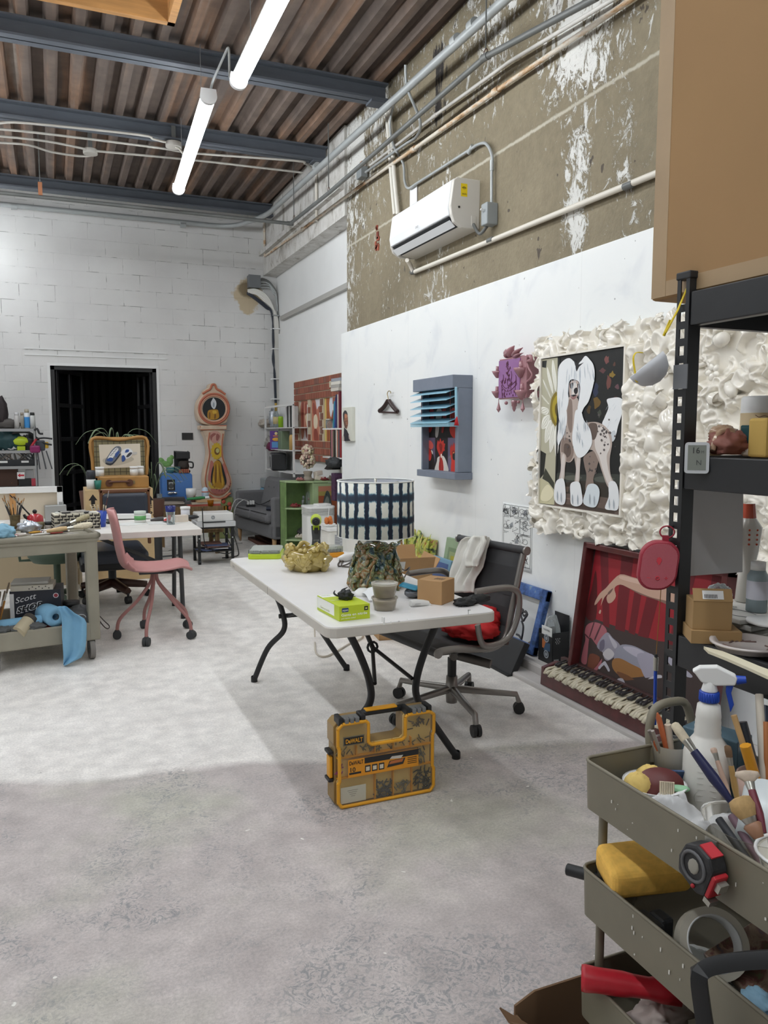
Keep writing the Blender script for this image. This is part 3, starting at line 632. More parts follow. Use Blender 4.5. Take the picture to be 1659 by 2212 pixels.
for i in range(70):
 x,y=(q.gauss(570,30),q.gauss(880,60))if i%2 else(q.gauss(350,16),q.gauss(800,90));s=q.uniform(3,8)
 if i%7==0:x,y=q.uniform(470,520),q.uniform(1000,1120)
 polys.append(((92,84,82),[(x-s,y),(x,y-s*1.3),(x+s,y),(x,y+s*1.2)],3))
polys+=[
(SK,[(330,620),(400,620),(400,760),(385,860),(340,860),(320,760)],5),(SKD,[(335,640),(362,640),(362,820),(345,840),(328,760)],5),
(WH,[(350,1190),(380,1170),(412,1180),(425,1240),(430,1310),(395,1335),(355,1320),(350,1260)],4),(WH,[(255,1170),(300,1150),(315,1200),(318,1290),(300,1325),(255,1310),(240,1260)],4),
((222,230,234),[(470,1190),(520,1190),(545,1240),(525,1330),(480,1340),(435,1310),(450,1240)],4),(WH,[(605,1180),(645,1170),(670,1230),(668,1350),(620,1360),(580,1345),(605,1270)],4),
(WH,[(385,700),(420,700),(440,760),(480,820),(495,900),(480,950),(440,1000),(400,1010),(375,960),(362,880),(372,790)],5),
(WH,[(290,700),(320,690),(328,760),(310,850),(285,900),(270,930),(262,880),(275,790)],5),
(WH,[(265,520),(270,420),(300,370),(345,350),(390,385),(420,370),(450,335),(480,360),(505,400),(512,470),(495,560),(470,640),(440,680),(420,720),(398,690),(410,610),(415,540),(398,500),(350,495),(335,560),(338,640),(315,720),(280,770),(268,700),(262,610)],4),
((198,178,168),[(345,520),(365,500),(400,505),(412,560),(400,600),(370,630),(348,610),(342,560)],5),((38,34,34),[(348,520),(372,515),(366,548),(350,550)],4),((60,44,40),[(398,520),(412,530),(408,556),(398,548)],4),
((226,218,212),[(372,520),(392,520),(396,560),(400,590),(372,606),(362,585)],4),((22,20,22),[(376,555),(392,545),(400,560),(396,582),(384,590),(374,574)],5),((150,110,106),[(352,598),(392,596),(380,622),(360,622)],4),((30,26,28),[(352,596),(392,592),(372,606)],3),
((30,30,32),[(372,356),(392,380),(418,352),(432,345),(404,392),(440,378),(408,408),(392,440),(384,404)],2)]
for i in range(64):
 if i<24:a=q.uniform(-1,1);x,y,h_,dx=390+a*110,q.uniform(380,520),q.uniform(40,110),a*14
 elif i<42:x,y,h_,dx=q.uniform(275,320),q.uniform(540,820),q.uniform(40,100),-6
 elif i<56:x,y,h_,dx=q.uniform(385,470),q.uniform(740,900),q.uniform(30,90),6
 else:x,y,h_,dx=q.uniform(600,670),q.uniform(640,800),q.uniform(20,50),-20
 polys.append((SH if i%2 else(188,196,204),[(x,y),(x+dx*.6+2,y+h_*.5),(x+dx,y+h_),(x+dx*.5-2,y+h_*.5)],2))
for x,y in((265,1290),(290,1300),(365,1310),(400,1315),(480,1310),(510,1320),(610,1340),(640,1345)):polys.append(((176,184,192),[(x,y-60),(x+4,y-20),(x+2,y+12),(x-4,y-20)],2))
art(Pd,polys,tow=NX,base_d=.0008,step=.00003).build('painting',None,t)
m_cer=mat('white_glazed_ceramic',(240,235,224),.12,var=.03,scale=5,coat=.4)
b=MB()
for(ya,yb,za,zb,w)in((y0+.012,y1-.012,z1,z1+.012,0),(y0+.012,y1-.012,z0-.012,z0,0),(y0,y0+.012,z0,z1,0),(y1-.012,y1,z0,z1,0)):b.bb((XD-.012,ya,za),(XD+.03,yb,zb))
b.build('inner_lip',m_cer,t)
# relief: many overlapping pressed forms merged into one height field
rg=np.random.default_rng(11);NY,NZ=520,330
gy=np.linspace(FY0,FY1,NY);gz=np.linspace(FZ0,FZ1,NZ);GY,GZ=np.meshgrid(gy,gz)
hf=np.full(GY.shape,.012);jw=.012*np.sin(GY*31+2*np.sin(GZ*23))+.01*np.sin(GZ*41+3*np.sin(GY*17));jv=.011*np.sin(GZ*37+2*np.sin(GY*29))
for i in range(820):
 cy,cz_=rg.uniform(FY1,FY0),rg.uniform(FZ0,FZ1);s=rg.uniform(.028,.075);el=rg.uniform(.5,1.0);a=rg.uniform(0,PI);kd=rg.integers(0,5);hb=rg.uniform(.0,.04)
 iy=np.where(np.abs(gy-cy)<s*2.2)[0];iz=np.where(np.abs(gz-cz_)<s*2.2)[0]
 if len(iy)<2 or len(iz)<2:continue
 sl=np.s_[iz[0]:iz[-1]+1,iy[0]:iy[-1]+1];Y=GY[sl]-cy+jw[sl];Z=GZ[sl]-cz_+jv[sl]
 p=Y*cos(a)+Z*sin(a);q_=(-Y*sin(a)+Z*cos(a))/el;r=np.hypot(p,q_)
 if kd==0:h=s*.8*np.sqrt(np.clip(1-(r/s)**2,0,None))
 elif kd==1:h=.014*np.sqrt(np.clip(1-((r-s*.8)/.013)**2,0,None))*1.6
 elif kd==2:h=np.where(np.abs(q_)<s*1.6,.02*np.sqrt(np.clip(1-((p+.35*q_**2/s)/.016)**2,0,None))*1.5,0)
 elif kd==3:h=np.where(r<s,.026+.012*np.sin(np.arctan2(q_,p)*5+r*60),0)
 else:h=np.where(r<s*1.05,.018+.9*s*(r/s)**2*np.clip(1.05-(r/s),0,1)*3,0)
 h=np.where(h>.001,h+hb,0);hf[sl]=np.maximum(hf[sl],h)
k_=hf.copy()
for _ in range(3):k_[1:-1,1:-1]=(4*k_[1:-1,1:-1]+k_[:-2,1:-1]+k_[2:,1:-1]+k_[1:-1,:-2]+k_[1:-1,2:])/8
edge=.05*(.5+.5*np.sin(GY*55+np.sin(GZ*40)))*1
hole=(GY<y0+.004)&(GY>y1-.004)&(GZ>z0-.004)&(GZ<z1+.004)
dout=np.minimum(np.minimum(FY0-GY,GZ-FZ0),FZ1-GZ);cut=dout<.02+.025*np.sin(GY*47+GZ*61)*np.sin(GY*23-GZ*31)+.008
ok=~(hole|cut);idx=-np.ones(GY.shape,int);idx[ok]=np.arange(ok.sum())
vs=[(XD+.055-float(h),float(y),float(z))for h,y,z in zip(k_[ok],GY[ok],GZ[ok])]
fs=[]
for j in range(NZ-1):
 r0,r1_=idx[j],idx[j+1]
 for i in np.where((r0[:-1]>=0)&(r0[1:]>=0)&(r1_[:-1]>=0)&(r1_[1:]>=0))[0]:fs.append((int(r0[i]),int(r0[i+1]),int(r1_[i+1]),int(r1_[i])))
b=MB();b.add(vs,fs,m_cer,True)
cf=b.build('ceramic_frame',m_cer,t,recalc=False)
# solid backing so that the relief has a thickness, and cups, handles and petals standing proud of it
b=MB();b.bb((XD+.045,FY0-.06,FZ0+.05),(XW-.005,y0,FZ1-.05)).bb((XD+.045,y1,FZ0+.05),(XW-.005,FY1,FZ1-.05)).bb((XD+.045,y0,z1),(XW-.005,y1,FZ1-.05)).bb((XD+.045,y0,FZ0+.05),(XW-.005,y1,z0));b.build('backing',m_cer,t)
rr=RND(3)
for i in range(64):
 b=MB()
 for _ in range(50):
  cy,cz_=rr.uniform(FY1,FY0-.03),rr.uniform(FZ0+.04,FZ1-.04)
  if not(y1-.06<cy<y0+.06 and z0-.06<cz_<z1+.06):break
 Mx=TR(XD-.0,cy,cz_)@RX(rr.uniform(0,6.28))@RZ(rr.uniform(-.5,.5))@RY(rr.uniform(-.7,.7));kd=i%4;s=rr.uniform(.6,1.15)
 if kd==0:
  b.lathe([(0,-.03*s),(.026*s,-.03*s),(.036*s,0),(.034*s,.03*s),(.038*s,.036*s),(.031*s,.03*s),(.022*s,-.02*s),(0,-.022*s)],m=None,n=14,M=Mx,sx=1)
  b.tube([Mx@V((.03*s+.022*s*sin(a_),0,.022*s*cos(a_)))for a_ in[PI*j/7 for j in range(8)]],.005*s,n=6)
 elif kd==1:
  P=[Mx@V(((.02+.014*sin(j*1.3))*s,(.05*cos(j*.55))*s,(.05*sin(j*.55))*s))for j in range(9)];b.tube(crom(P,3,False),[.004+.008*sin(PI*j/24)for j in range(25)],n=7)
 elif kd==2:
  for k in range(5):
   a_=k*1.257;b.ball((0,0,0),(.008*s,.022*s,.017*s),n=8,M=Mx@TR(0,.026*s*cos(a_),.026*s*sin(a_))@RX(a_))
 else:
  b.ball((0,0,0),(.03*s,.045*s,.03*s),n=10,M=Mx,jit=.16,rnd=rr)
 fo=b.build(('ceramic_cup','ceramic_curl','ceramic_flower','ceramic_lump')[kd],m_cer,t);fo.parent=cf
# ---- comic page poster
tl,tr,bl,br_=onX(1085,1087,XW-.006),onX(1150,1093,XW-.006),onX(1083,1197,XW-.006),onX(1147,1222,XW-.006)
y0,y1,z0,z1=tl.y,tr.y,br_.z-.05,tl.z+.01
t=thing('ink_drawing','black and white inked panel drawing on paper pinned below the frame corner','drawing',(XW,(y0+y1)/2,z0))
def sheet(name,y0,y1,z0,z1,m,par,x=XW-.004,curl=.02):
 b=MB();b.grid(lambda a,c:(x-curl*max(0,(.25-c)*4)**2*.25-.003*sin(a*5),y0+(y1-y0)*a,z0+(z1-z0)*c),10,10);return b.build(name,m,par,solid=.001)
sheet('paper',y0,y1,z0,z1,pm((232,234,232),.7),t)
rr=RND(9);b=MB();hh=(z1-z0);INK=pm((52,54,58),.7);G2=pm((150,154,158),.7)
def qx(a,c):c_=c;return V((XW-.0065-.02*max(0,(.25-c_)*4)**2*.25-.003*sin(a*5),y0+(y1-y0)*a,z0+hh*c_))
for(a0,a1,c0_,c1_)in((.06,.28,.8,.97),(.3,.55,.8,.97),(.57,.95,.8,.97),(.06,.6,.55,.78),(.62,.95,.55,.78),(.06,.95,.32,.53),(.06,.45,.06,.3),(.47,.95,.06,.3)):
 for(p,q_)in(((a0,c0_),(a1,c0_)),((a1,c0_),(a1,c1_)),((a1,c1_),(a0,c1_)),((a0,c1_),(a0,c0_))):
  A,B_=qx(*p),qx(*q_);d=(B_-A).normalized();n_=V((0,-d.z,d.y))*.0012;b.flat([A-n_,B_-n_,B_+n_,A+n_],INK)
 for j in range(9):
  ca,cc=rr.uniform(a0+.05,a1-.05),rr.uniform(c0_+.03,c1_-.03);kk=rr.random()
  if kk<.35:
   r0=rr.uniform(.02,.05);P=[qx(ca+r0*cos(w)*1.6,cc+r0*.8*sin(w))for w in[2*PI*i/12 for i in range(13)]]
  else:P=[qx(ca+rr.uniform(-.1,.1),cc+rr.uniform(-.06,.06))for i in range(4)]
  P=[V((p.x,min(max(p.y,y1),y0),p.z))for p in P];b.tube(P,.001,INK,n=4,caps=False)
 if rr.random()<.6:
  ca,cc=(a0+a1)/2,(c0_+c1_)/2;b.flat([qx(ca-.05,cc-.04),qx(ca+.07,cc-.03),qx(ca+.05,cc+.05),qx(ca-.02,cc+.02)],G2)
b.build('ink_lines',None,t)
# ---- hanger on the wall
def h9(x,y,X=XW-.03):return onX(780+x/4.1475,720+y/4.1475,X)
c=h9(245,620);t=thing('coat_hanger','small dark wooden coat hanger hooked on the drywall','hanger',c)
b=MB();outer=[h9(*p)for p in((238,588),(258,588),(300,660),(330,695),(328,718),(160,712),(158,692),(195,655))];inner=[h9(*p)for p in((240,640),(255,640),(282,680),(305,708),(186,705),(212,675))]
b=MB();b.tube(crom([h9(240,605),h9(205,660),h9(165,695)],5,False),[.02+.0*i for i in range(11)],n=8);b.tube(crom([h9(252,605),h9(285,655),h9(325,700)],5,False),.02,n=8);b.build('shoulders',pm((48,28,26),.35),t)
MB().tube([h9(163,706),h9(328,712)],.009,n=8).build('trouser_bar',pm((56,34,32),.4),t)
MB().tube(crom([h9(245,600),h9(240,570),h9(235,540),h9(246,518),h9(262,522),h9(266,538)],5,False),.0045,n=6).build('hook',mat('brass_wire',(176,160,120),.3,metal=.8),t)
# ---- grey box with blinds and rooster painting
XB=2.78
def bl_(x,y,X=XB):return onX(780+x/4.1475,720+y/4.1475,X)
o1=bl_(512,420);ya=o1 .y;yb=bl_(918,380,XW).y;yb=bl_(862,480).y
z1=bl_(512,422).z;z0=bl_(540,1270).z;yf=bl_(862,500).y
ya=bl_(540,800).y;t=thing('blinds_artwork','grey wall box with light blue blinds over a rooster painting','artwork',(XW,(ya+yf)/2,z0))
m_gb=mat('slate_blue_grey_paint',(122,130,144),.5,var=.05,scale=14)
zt=bl_(540,525).z;zb=bl_(540,1218).z
MB().bb((XB-.05,ya+.06,zt),(XW,yf-.02,z1+.0)).build('valance',m_gb,t,bevel=.004)
b=MB();b.bb((XB,ya,z0+.05),(XW,ya-.02,zt)).bb((XB+.0,yf+.03,z0+.05),(XW,yf-.02,zt));b.build('side_panel',m_gb,t,bevel=.003)
MB().bb((XB-.03,ya+.02,z0-.005),(XW,yf-.03,zb)).build('sill',m_gb,t,bevel=.004)
XQ=2.84;MB().bb((XQ,ya-.01,zb),(XW,yf+.02,zt)).build('canvas',pm((18,16,18),.5),t)
def Pr(x,y):return onX(780+x/4.1475,720+y/4.1475,XQ)
polys=[]
RED,RD2,PUR,FEA=(200,52,40),(142,30,26),(96,84,108),(206,200,192)
for(x0,x1,c)in((556,664,PUR),(666,776,(26,22,26)),(778,850,(104,92,118))):polys.append((c,[(x0,935),(x1,935),(x1,1240+(x1-664)*.08),(x0,1225)]))
polys+=[((30,22,20),[(572,1100),(568,1010),(600,1000),(645,1080),(660,1140),(664,1232),(556,1222),(562,1130)],4),((214,92,84),[(578,1012),(590,970),(620,960),(645,990),(648,1020),(630,1040),(610,1030),(595,1020)],5),(RED,[(598,1040),(620,1040),(632,1080),(626,1130),(612,1142),(604,1100)],5),((228,222,214),[(584,1040),(596,1060),(600,1085),(588,1070)],4),((228,222,214),[(628,1046),(644,1060),(642,1084),(634,1070)],4),
(FEA,[(690,1110),(740,1100),(775,1180),(776,1242),(664,1236),(680,1150)],4),(RED,[(682,990),(690,955),(700,975),(712,938),(722,972),(740,955),(742,985),(755,990),(748,1030),(752,1050),(735,1060),(725,1110),(735,1150),(740,1240),(700,1238),(700,1160),(708,1110),(690,1060),(680,1030)],2),(RD2,[(700,1000),(716,985),(730,1010),(722,1060),(712,1060)],4),(RD2,[(704,1120),(716,1110),(716,1230),(704,1230)],3),(RD2,[(724,1120),(732,1160),(734,1236),(724,1236)],3),((232,226,214),[(716,1080),(726,1085),(720,1118),(714,1100)],4),
(RED,[(800,1050),(798,1000),(806,1030),(812,990),(820,1020),(830,975),(836,1010),(846,985),(850,1240),(806,1240),(812,1140),(800,1090)],2),(RD2,[(818,1060),(838,1050),(842,1090),(824,1100)],5),((222,150,90),[(826,1066),(836,1066),(834,1080),(826,1078)],4),((120,116,110),[(806,1090),(786,1112),(784,1122),(806,1110)],3),((30,28,30),[(822,1086),(846,1076),(850,1130),(826,1130)],4)]
polys+=[((190,184,178),[(580,730),(600,690),(610,740),(606,850),(596,920),(566,915),(580,820)],4),(RD2,[(618,690),(650,680),(655,760),(640,850),(618,890),(606,850),(622,770)],4),((176,170,168),[(680,690),(720,680),(725,740),(705,830),(690,925),(668,920),(672,800)],4),(RD2,[(728,690),(760,680),(768,760),(745,850),(738,890),(722,880),(735,780)],4),(RED,[(800,700),(845,680),(848,920),(815,920),(795,860),(810,800)],4),(RD2,[(580,640),(610,640),(625,670),(590,670)],4)]
art(Pr,polys,tow=NX).build('rooster_painting',None,t)
m_sl=mat('pale_blue_slat',(150,196,214),.4);ys0,ys1=ya+.03,yf+.03
for i,y in enumerate((540,600,665,728,790)):
 z=bl_(520,y,XB-.06).z;b=MB();b.prism([(XB-.075,z-.018),(XB-.073,z-.014),(XB+.015,z+.02),(XB+.014,z+.015)],ys0+.03,ys1,ax='y');b.build('slat',m_sl,t)
for i in range(4):
 z=bl_(520,812+i*9,XB-.06).z;b=MB();b.bb((XB-.07,ys0+.03,z),(XB+.02,ys1-.03,z+.006));b.build('slat',m_sl,t)
for y in(540,798):
 a=bl_(y,500,XB-.03);b_=bl_(y,810,XB-.03);MB().tube([a,b_],.002,n=5).build('ladder_cord',pm((150,80,76)),t)
b=MB();a=bl_(850,492,XB-.05);b_=bl_(853,755,XB-.05)
for i in range(24):b.ball(a.lerp(b_,i/23),.011,n=8)
b.build('bead_cord',m_sl,t);c=bl_(855,783,XB-.05);MB().lathe([(0,.03),(.006,.03),(.009,.012),(.018,-.035),(0,-.035)],c,n=10).build('tassel',pm((196,36,44),.7),t)
# ---- mauve ceramic sconce piece
XS=2.80
def sc_(x,y,X=XS):return onX(780+x/4.1475,720+y/4.1475,X)
m_mv=mat('mauve_glazed_clay',(164,118,124),.22,var=.12,scale=16,coat=.3)
tl,br_=sc_(1238,250),sc_(1424,590);y0,y1,z1,z0=tl.y,br_.y,tl.z,sc_(1238,595).z
t=thing('sconce_artwork','mauve glazed ceramic wall piece with candle brackets and purple panel','artwork',(XW,(y0+y1)/2,z0))
MB().bb((XS,y0,z0),(XW,y1-.07,z1+.015)).build('body',m_mv,t,bevel=.006)
MB().bb((XS-.006,y0-.005,z0+.01),(XS+.01,y1,z1)).build('panel',pm((150,104,156),.35),t)
rr=RND(4);b=MB();DK=pm((92,34,62),.4)
def Ps(x,y):return onX(780+x/4.1475,720+y/4.1475,XS-.0075)
for p in([(1305,260),(1320,280),(1300,300),(1325,330),(1305,360),(1325,400),(1310,440),(1325,500)],[(1265,580),(1260,480),(1275,400),(1272,370)],[(1385,560),(1380,470),(1388,400),(1382,375)],[(1255,470),(1300,520),(1350,500),(1395,450)],[(1250,430),(1290,490),(1340,470),(1390,420)],[(1345,540),(1340,450),(1350,380),(1344,340)]):
 b.tube(crom([Ps(*q_)for q_ in p],4,False),.0018,DK,n=5)
for i in range(46):
 x,y=rr.uniform(1250,1400),rr.choice([rr.uniform(410,580),rr.uniform(260,460)])
 if y<410:x=rr.gauss(1315,10)
 b.ball(Ps(x,y),(.002,rr.uniform(.003,.006),rr.uniform(.005,.014)),DK,n=6)
b.build('chandelier_drips',None,t)
def leafp(b,base,tip,w,n=8,bend_=.02):
 base=Vector(base);tip=Vector(tip);b.tube([base.lerp(tip,i/n)+V((-bend_*sin(PI*i/n),0,0))for i in range(n+1)],[max(.002,w*sin(PI*(.12+.88*i/n)))for i in range(n+1)],n=8,flat=.55)
b=MB()
for bx,by,tx,ty,w in((1345,225,1375,110,.03),(1370,225,1450,128,.024),(1380,225,1455,175,.02),(1330,225,1300,140,.018),(1320,225,1315,175,.016)):leafp(b,sc_(bx,by,XS+.03),sc_(tx,ty,XS),w)
b.build('leaf_crest',m_mv,t)
for(x,y)in((1435,310),(1445,510),(1222,340),(1218,520)):
 b=MB();c=sc_(x,y,XS-.0);s=.75 if x>1300 else.55
 b.lathe([(0,-.085*s),(.02*s,-.08*s),(.055*s,-.03*s),(.07*s,0),(.062*s,.0),(.03*s,-.03*s),(0,-.04*s)],c,n=14);b.lathe([(0,.06*s),(.02*s,.06*s),(.024*s,-.03*s),(0,-.03*s)],c,n=10);b.build('candle_bracket',m_mv,t)
b=MB();b.tube(crom([sc_(1475,215,XS+.03),sc_(1515,205,XS),sc_(1525,240,XS),sc_(1490,255,XS),sc_(1500,310,XS),sc_(1530,370,XS),sc_(1505,420,XS),sc_(1480,440,XS+.02)],5,False),[.009+.004*sin(i*.2)for i in range(36)],n=8);b.build('scroll_arm',m_mv,t)
for(x,y)in((1232,665),(1448,660)):
 b=MB();c=sc_(x,y);b.lathe([(0,.05),(.005,.025),(.017,-.012),(.0,-.035)],c,n=6,smooth=False);b.tube([c+V((0,0,.024)),c+V((0,0,.06))],.0025,n=5);b.build('drop_pendant',m_mv,t)
b=MB();c=sc_(1372,640);b.lathe([(0,.03),(.02,.027),(.02,.012),(.018,.008),(.018,-.008),(.013,-.012),(.012,-.026),(.005,-.042),(0,-.045)],c,n=12);b.ball(sc_(1300,625),.012);b.ball(sc_(1410,615),.011);b.build('finial',m_mv,t)
# ---- portrait canvas beside the shelf end
def z5(x,y,X):return onX(680+x/10.05,800+y/10.05,X)
tl,br_=z5(590,810,XW-.035),z5(815,1530,XW-.035);y0,y1,z0,z1=tl.y,z5(808,800,XW-.035).y,z5(610,1530,XW-.035).z,tl.z
t=thing('portrait_canvas','small canvas portrait of a man in a dark collar at the drywall edge','painting',(XW,(y0+y1)/2,z0))
MB().bb((XW-.035,y0,z0),(XW,y1,z1)).build('canvas',pm((214,214,202),.6),t,bevel=.003)
def Pp(x,y):return z5(x,y,XW-.0352)
polys=[((58,60,64),[(612,1000),(615,930),(640,880),(665,870),(690,890),(710,940),(712,1000),(700,960),(650,950),(640,1100),(625,1120)],4),((150,104,82),[(645,950),(690,945),(715,1000),(722,1090),(725,1150),(712,1220),(690,1270),(660,1240),(640,1190),(628,1120),(640,1050)],4),((104,74,64),[(628,1120),(650,1100),(670,1150),(690,1260),(660,1250),(640,1200)],4),((196,132,100),[(655,960),(690,955),(705,1000),(680,1040),(655,1020)],4),((60,42,38),[(668,1100),(685,1092),(684,1112),(670,1118)],3),((60,42,38),[(700,1090),(718,1098),(712,1112)],3),((74,44,40),[(680,1200),(712,1196),(706,1212),(684,1212)],3),((46,44,52),[(640,1240),(665,1270),(700,1300),(715,1340),(745,1400),(755,1490),(770,1528),(620,1528),(630,1380)],3),((196,180,168),[(605,1440),(632,1420),(640,1528),(608,1528)],3),((188,176,166),[(735,1400),(760,1440),(770,1500),(745,1490)],3)]
art(Pp,polys,tow=NX).build('portrait',None,t)
# ---- brick relief with three anatomical panels in the recess
XF=XR-.037;XK=XF-.032
def bk(x,y,X=XK):return onX(540+x/6.9125,860+y/6.9125,X)
tl=onX(636,826,XK);bl=bk(680,915);y0,z1,z0=tl.y,tl.z,bl.z;y1=8.35
t=thing('brick_relief','red brick relief with three recessed painted panels hung in the wall recess','artwork',(XF,(y0+y1)/2,z0))
rows=12;rh=(z1-z0)/rows;m_mort=pm((196,182,158),.8);bw=.093
wins=[(bk(735,300).y,bk(862,300).y),(bk(905,300).y,bk(1042,300).y),(bk(1100,300).y,bk(1245,300).y)];wz1,wz0=bk(800,55).z,bk(735,625).z
wz0=z0+rh*round((wz0-z0)/rh);wz1=z0+rh*round((wz1-z0)/rh)
b=MB();ys=[y0]+[w for p in wins for w in p]+[y1]
for i in range(0,len(ys),2):b.bb((XK,ys[i],z0),(XF,ys[i+1],z1))
for a,c in wins:b.bb((XK,a,z0),(XF,c,wz0)).bb((XK,a,wz1),(XF,c,z1))
b.build('mortar_bed',m_mort,t)
b=MB();rr=RND(2)
for j in range(rows):
 y=y0-.004;z=z0+j*rh;off=(j%2)*.5*bw
 first=True
 while y>y1+.01:
  w=bw-off if first and off else bw;first=False;ye=max(y-w,y1)
  if not any(min(y,a)>max(ye,c)+.001 and z+rh/2>wz0 and z+rh/2<wz1 for a,c in wins):b.bb((XK-.01,y,z+.006),(XK+.01,ye+.006,z+rh-.006),pm(rr.choice([(142,84,66),(154,92,72),(134,80,64),(148,88,70),(126,86,74)]),.8))
  y=ye
 off=0
b.build('bricks',None,t)
for i,(a,c)in enumerate(wins):
 b=MB();X2=XF-.012;b.bb((X2,a,wz0),(X2+.01,c,wz1),pm((222,216,220)if i<2 else(196,140,70),.5))
 def Pk(s,v):return V((X2,a+(c-a)*s,wz1+(wz0-wz1)*v))
 P0=[[((186,118,96),[(.1,0),(.9,0),(1,.4),(.95,1),(.72,.95),(.5,.72),(.35,.9),(.1,.95),(0,.5)],3),((146,70,58),[(.15,.1),(.4,.06),(.42,.5),(.3,.8),(.2,.6)],4),((160,84,68),[(.5,.1),(.85,.08),(.9,.4),(.6,.35)],4),((224,204,172),[(.55,.38),(.85,.33),(.9,.6),(.75,.66),(.6,.5)],4),((206,150,126),[(.42,.1),(.5,.1),(.48,.6),(.4,.7)],4),((140,66,54),[(.6,.7),(.85,.68),(.8,.95),(.65,.9)],4)],
  [((188,116,92),[(0,0),(.35,0),(.55,.25),(.75,.2),(.95,.9),(1,1),(0,1)],3),((150,74,60),[(.1,.1),(.3,.1),(.5,.32),(.3,.4),(.1,.3)],4),((228,212,184),[(.2,.42),(.45,.36),(.62,.48),(.58,.66),(.35,.72),(.18,.62)],4),((150,74,60),[(.2,.75),(.5,.72),(.7,1),(.25,1)],3),((208,148,122),[(.7,.5),(.85,.8),(.9,1),(.78,1)],4)],
  [((176,104,62),[(.15,0),(.5,0),(.45,.3),(.62,.45),(.75,.3),(1,.4),(1,1),(.1,1)],2),((216,222,230),[(.5,0),(1,0),(1,.4),(.8,.28),(.62,.46),(.46,.3)],2),((146,74,52),[(.62,.5),(.85,.32),(.9,.55),(.7,.75)],4),((226,190,140),[(.7,.6),(.95,.5),(1,.7),(.8,.78)],4),((150,84,48),[(.25,.3),(.42,.5),(.4,1),(.25,1)],3),((214,192,110),[(0,0),(.14,0),(.16,1),(0,1)])]][i]
 for k,(cl,pts,*s)in enumerate(P0):
  P=[Pk(*p)for p in pts];P=crom(P,s[0])if s else P
  P=[V((p.x,max(min(p.y,a),c),min(max(p.z,wz0),wz1)))for p in P];b.flat([p-V((.0006+.0003*k,0,0))for p in P],pm(cl,.5))
 b.build('anatomy_panel',None,t)
b=MB()
for(x,y)in((895,-1),(690,800),(690,380)):
 c=bk(x,y)if y>0 else onX(716,830,XK);c=V((XK-.016,c.y,c.z));s=rh*.42;b.flat([c+V((0,s,-s)),c+V((0,-s,-s)),c+V((0,-s,s)),c+V((0,s,s))],pm((216,204,178)))
 for d in(1,-1):b.flat([c+V((-.001,s,-s*d-.002)),c+V((-.001,s,-s*d+.004)),c+V((-.001,-s,s*d+.002)),c+V((-.001,-s,s*d-.004))],pm((60,54,50)))
b.build('crossed_tiles',None,t)
# ================================================================ helpers for soft and lumpy forms
from mathutils import noise as MN
def crumple(b,c,d,seed=0,amp=.25,fr=3.0,m=None,n=36,rz=0,flat=0,ridge=.5,M=None):
 """crumpled cloth, paper or rock: a ball pushed about by noise and ridges, flattened below"""
 vs=[];k=n//2;off=V((seed*7.3,seed*3.1,seed*1.7));T=TR(c)@RZ(rz)@(M or Matrix())
 for j in range(k+1):
  for i in range(n):
   a=PI*j/k;t=2*PI*i/n;u=V((sin(a)*cos(t),sin(a)*sin(t),cos(a)))
   f=1+amp*(MN.noise(u*fr+off)+ridge*(1-2*abs(MN.noise(u*fr*1.9+off*2)))+.4*MN.noise(u*fr*4+off))
   p=V((u.x*d[0]/2*f,u.y*d[1]/2*f,u.z*d[2]/2*f));
   if p.z<-d[2]*.42+flat*d[2]:p.z=-d[2]*.42+flat*d[2]
   vs.append(T@p)
 fs=[(j*n+i,(j+1)*n+i,(j+1)*n+(i+1)%n,j*n+(i+1)%n)for j in range(k)for i in range(n)]
 return b.add(vs,fs,m,True)
def drape(b,rows,plane,m=None,nu=18,sub=4,amp=.012,waves=3.0,seed=0,nrm=(-1,0,0)):
 """hanging cloth: rows of (v, left u, right u) hung on a plane of the room, rippled along its normal"""
 R_=[]
 for i in range(len(rows)-1):
  for k in range(sub):
   t=k/sub;R_.append([rows[i][q]*(1-t)+rows[i+1][q]*t for q in range(3)])
 R_.append(list(rows[-1]));N_=Vector(nrm)
 def fn(a,c):
  r=R_[min(int(round(c*(len(R_)-1))),len(R_)-1)];p=plane(r[1]+(r[2]-r[1])*a,r[0])
  return p+N_*(amp*(sin(a*waves*6.28+seed+c*2)+.6*sin(a*waves*15+c*5+seed)+.8*MN.noise(V((a*3,c*4,seed)))))
 return b.grid(fn,nu,len(R_)-1,m)
def cable(name,label,pts,r,m,n=6,k=5,grp=None,cat='cable'):
 b=MB();b.tube(crom(pts,k,False),r,n=n);return one(b,name,label,cat,m,pts[0],grp)
m_blkm=mat('black_powder_coat',(36,37,39),.45);m_blkp=mat('black_plastic',(30,31,33),.5)
m_white=mat('white_plastic',(232,232,230),.4);m_card=mat('brown_cardboard',(184,146,102),.8,var=.05,scale=6)
m_alu=mat('brushed_aluminium',(150,146,142),.35,metal=.7)
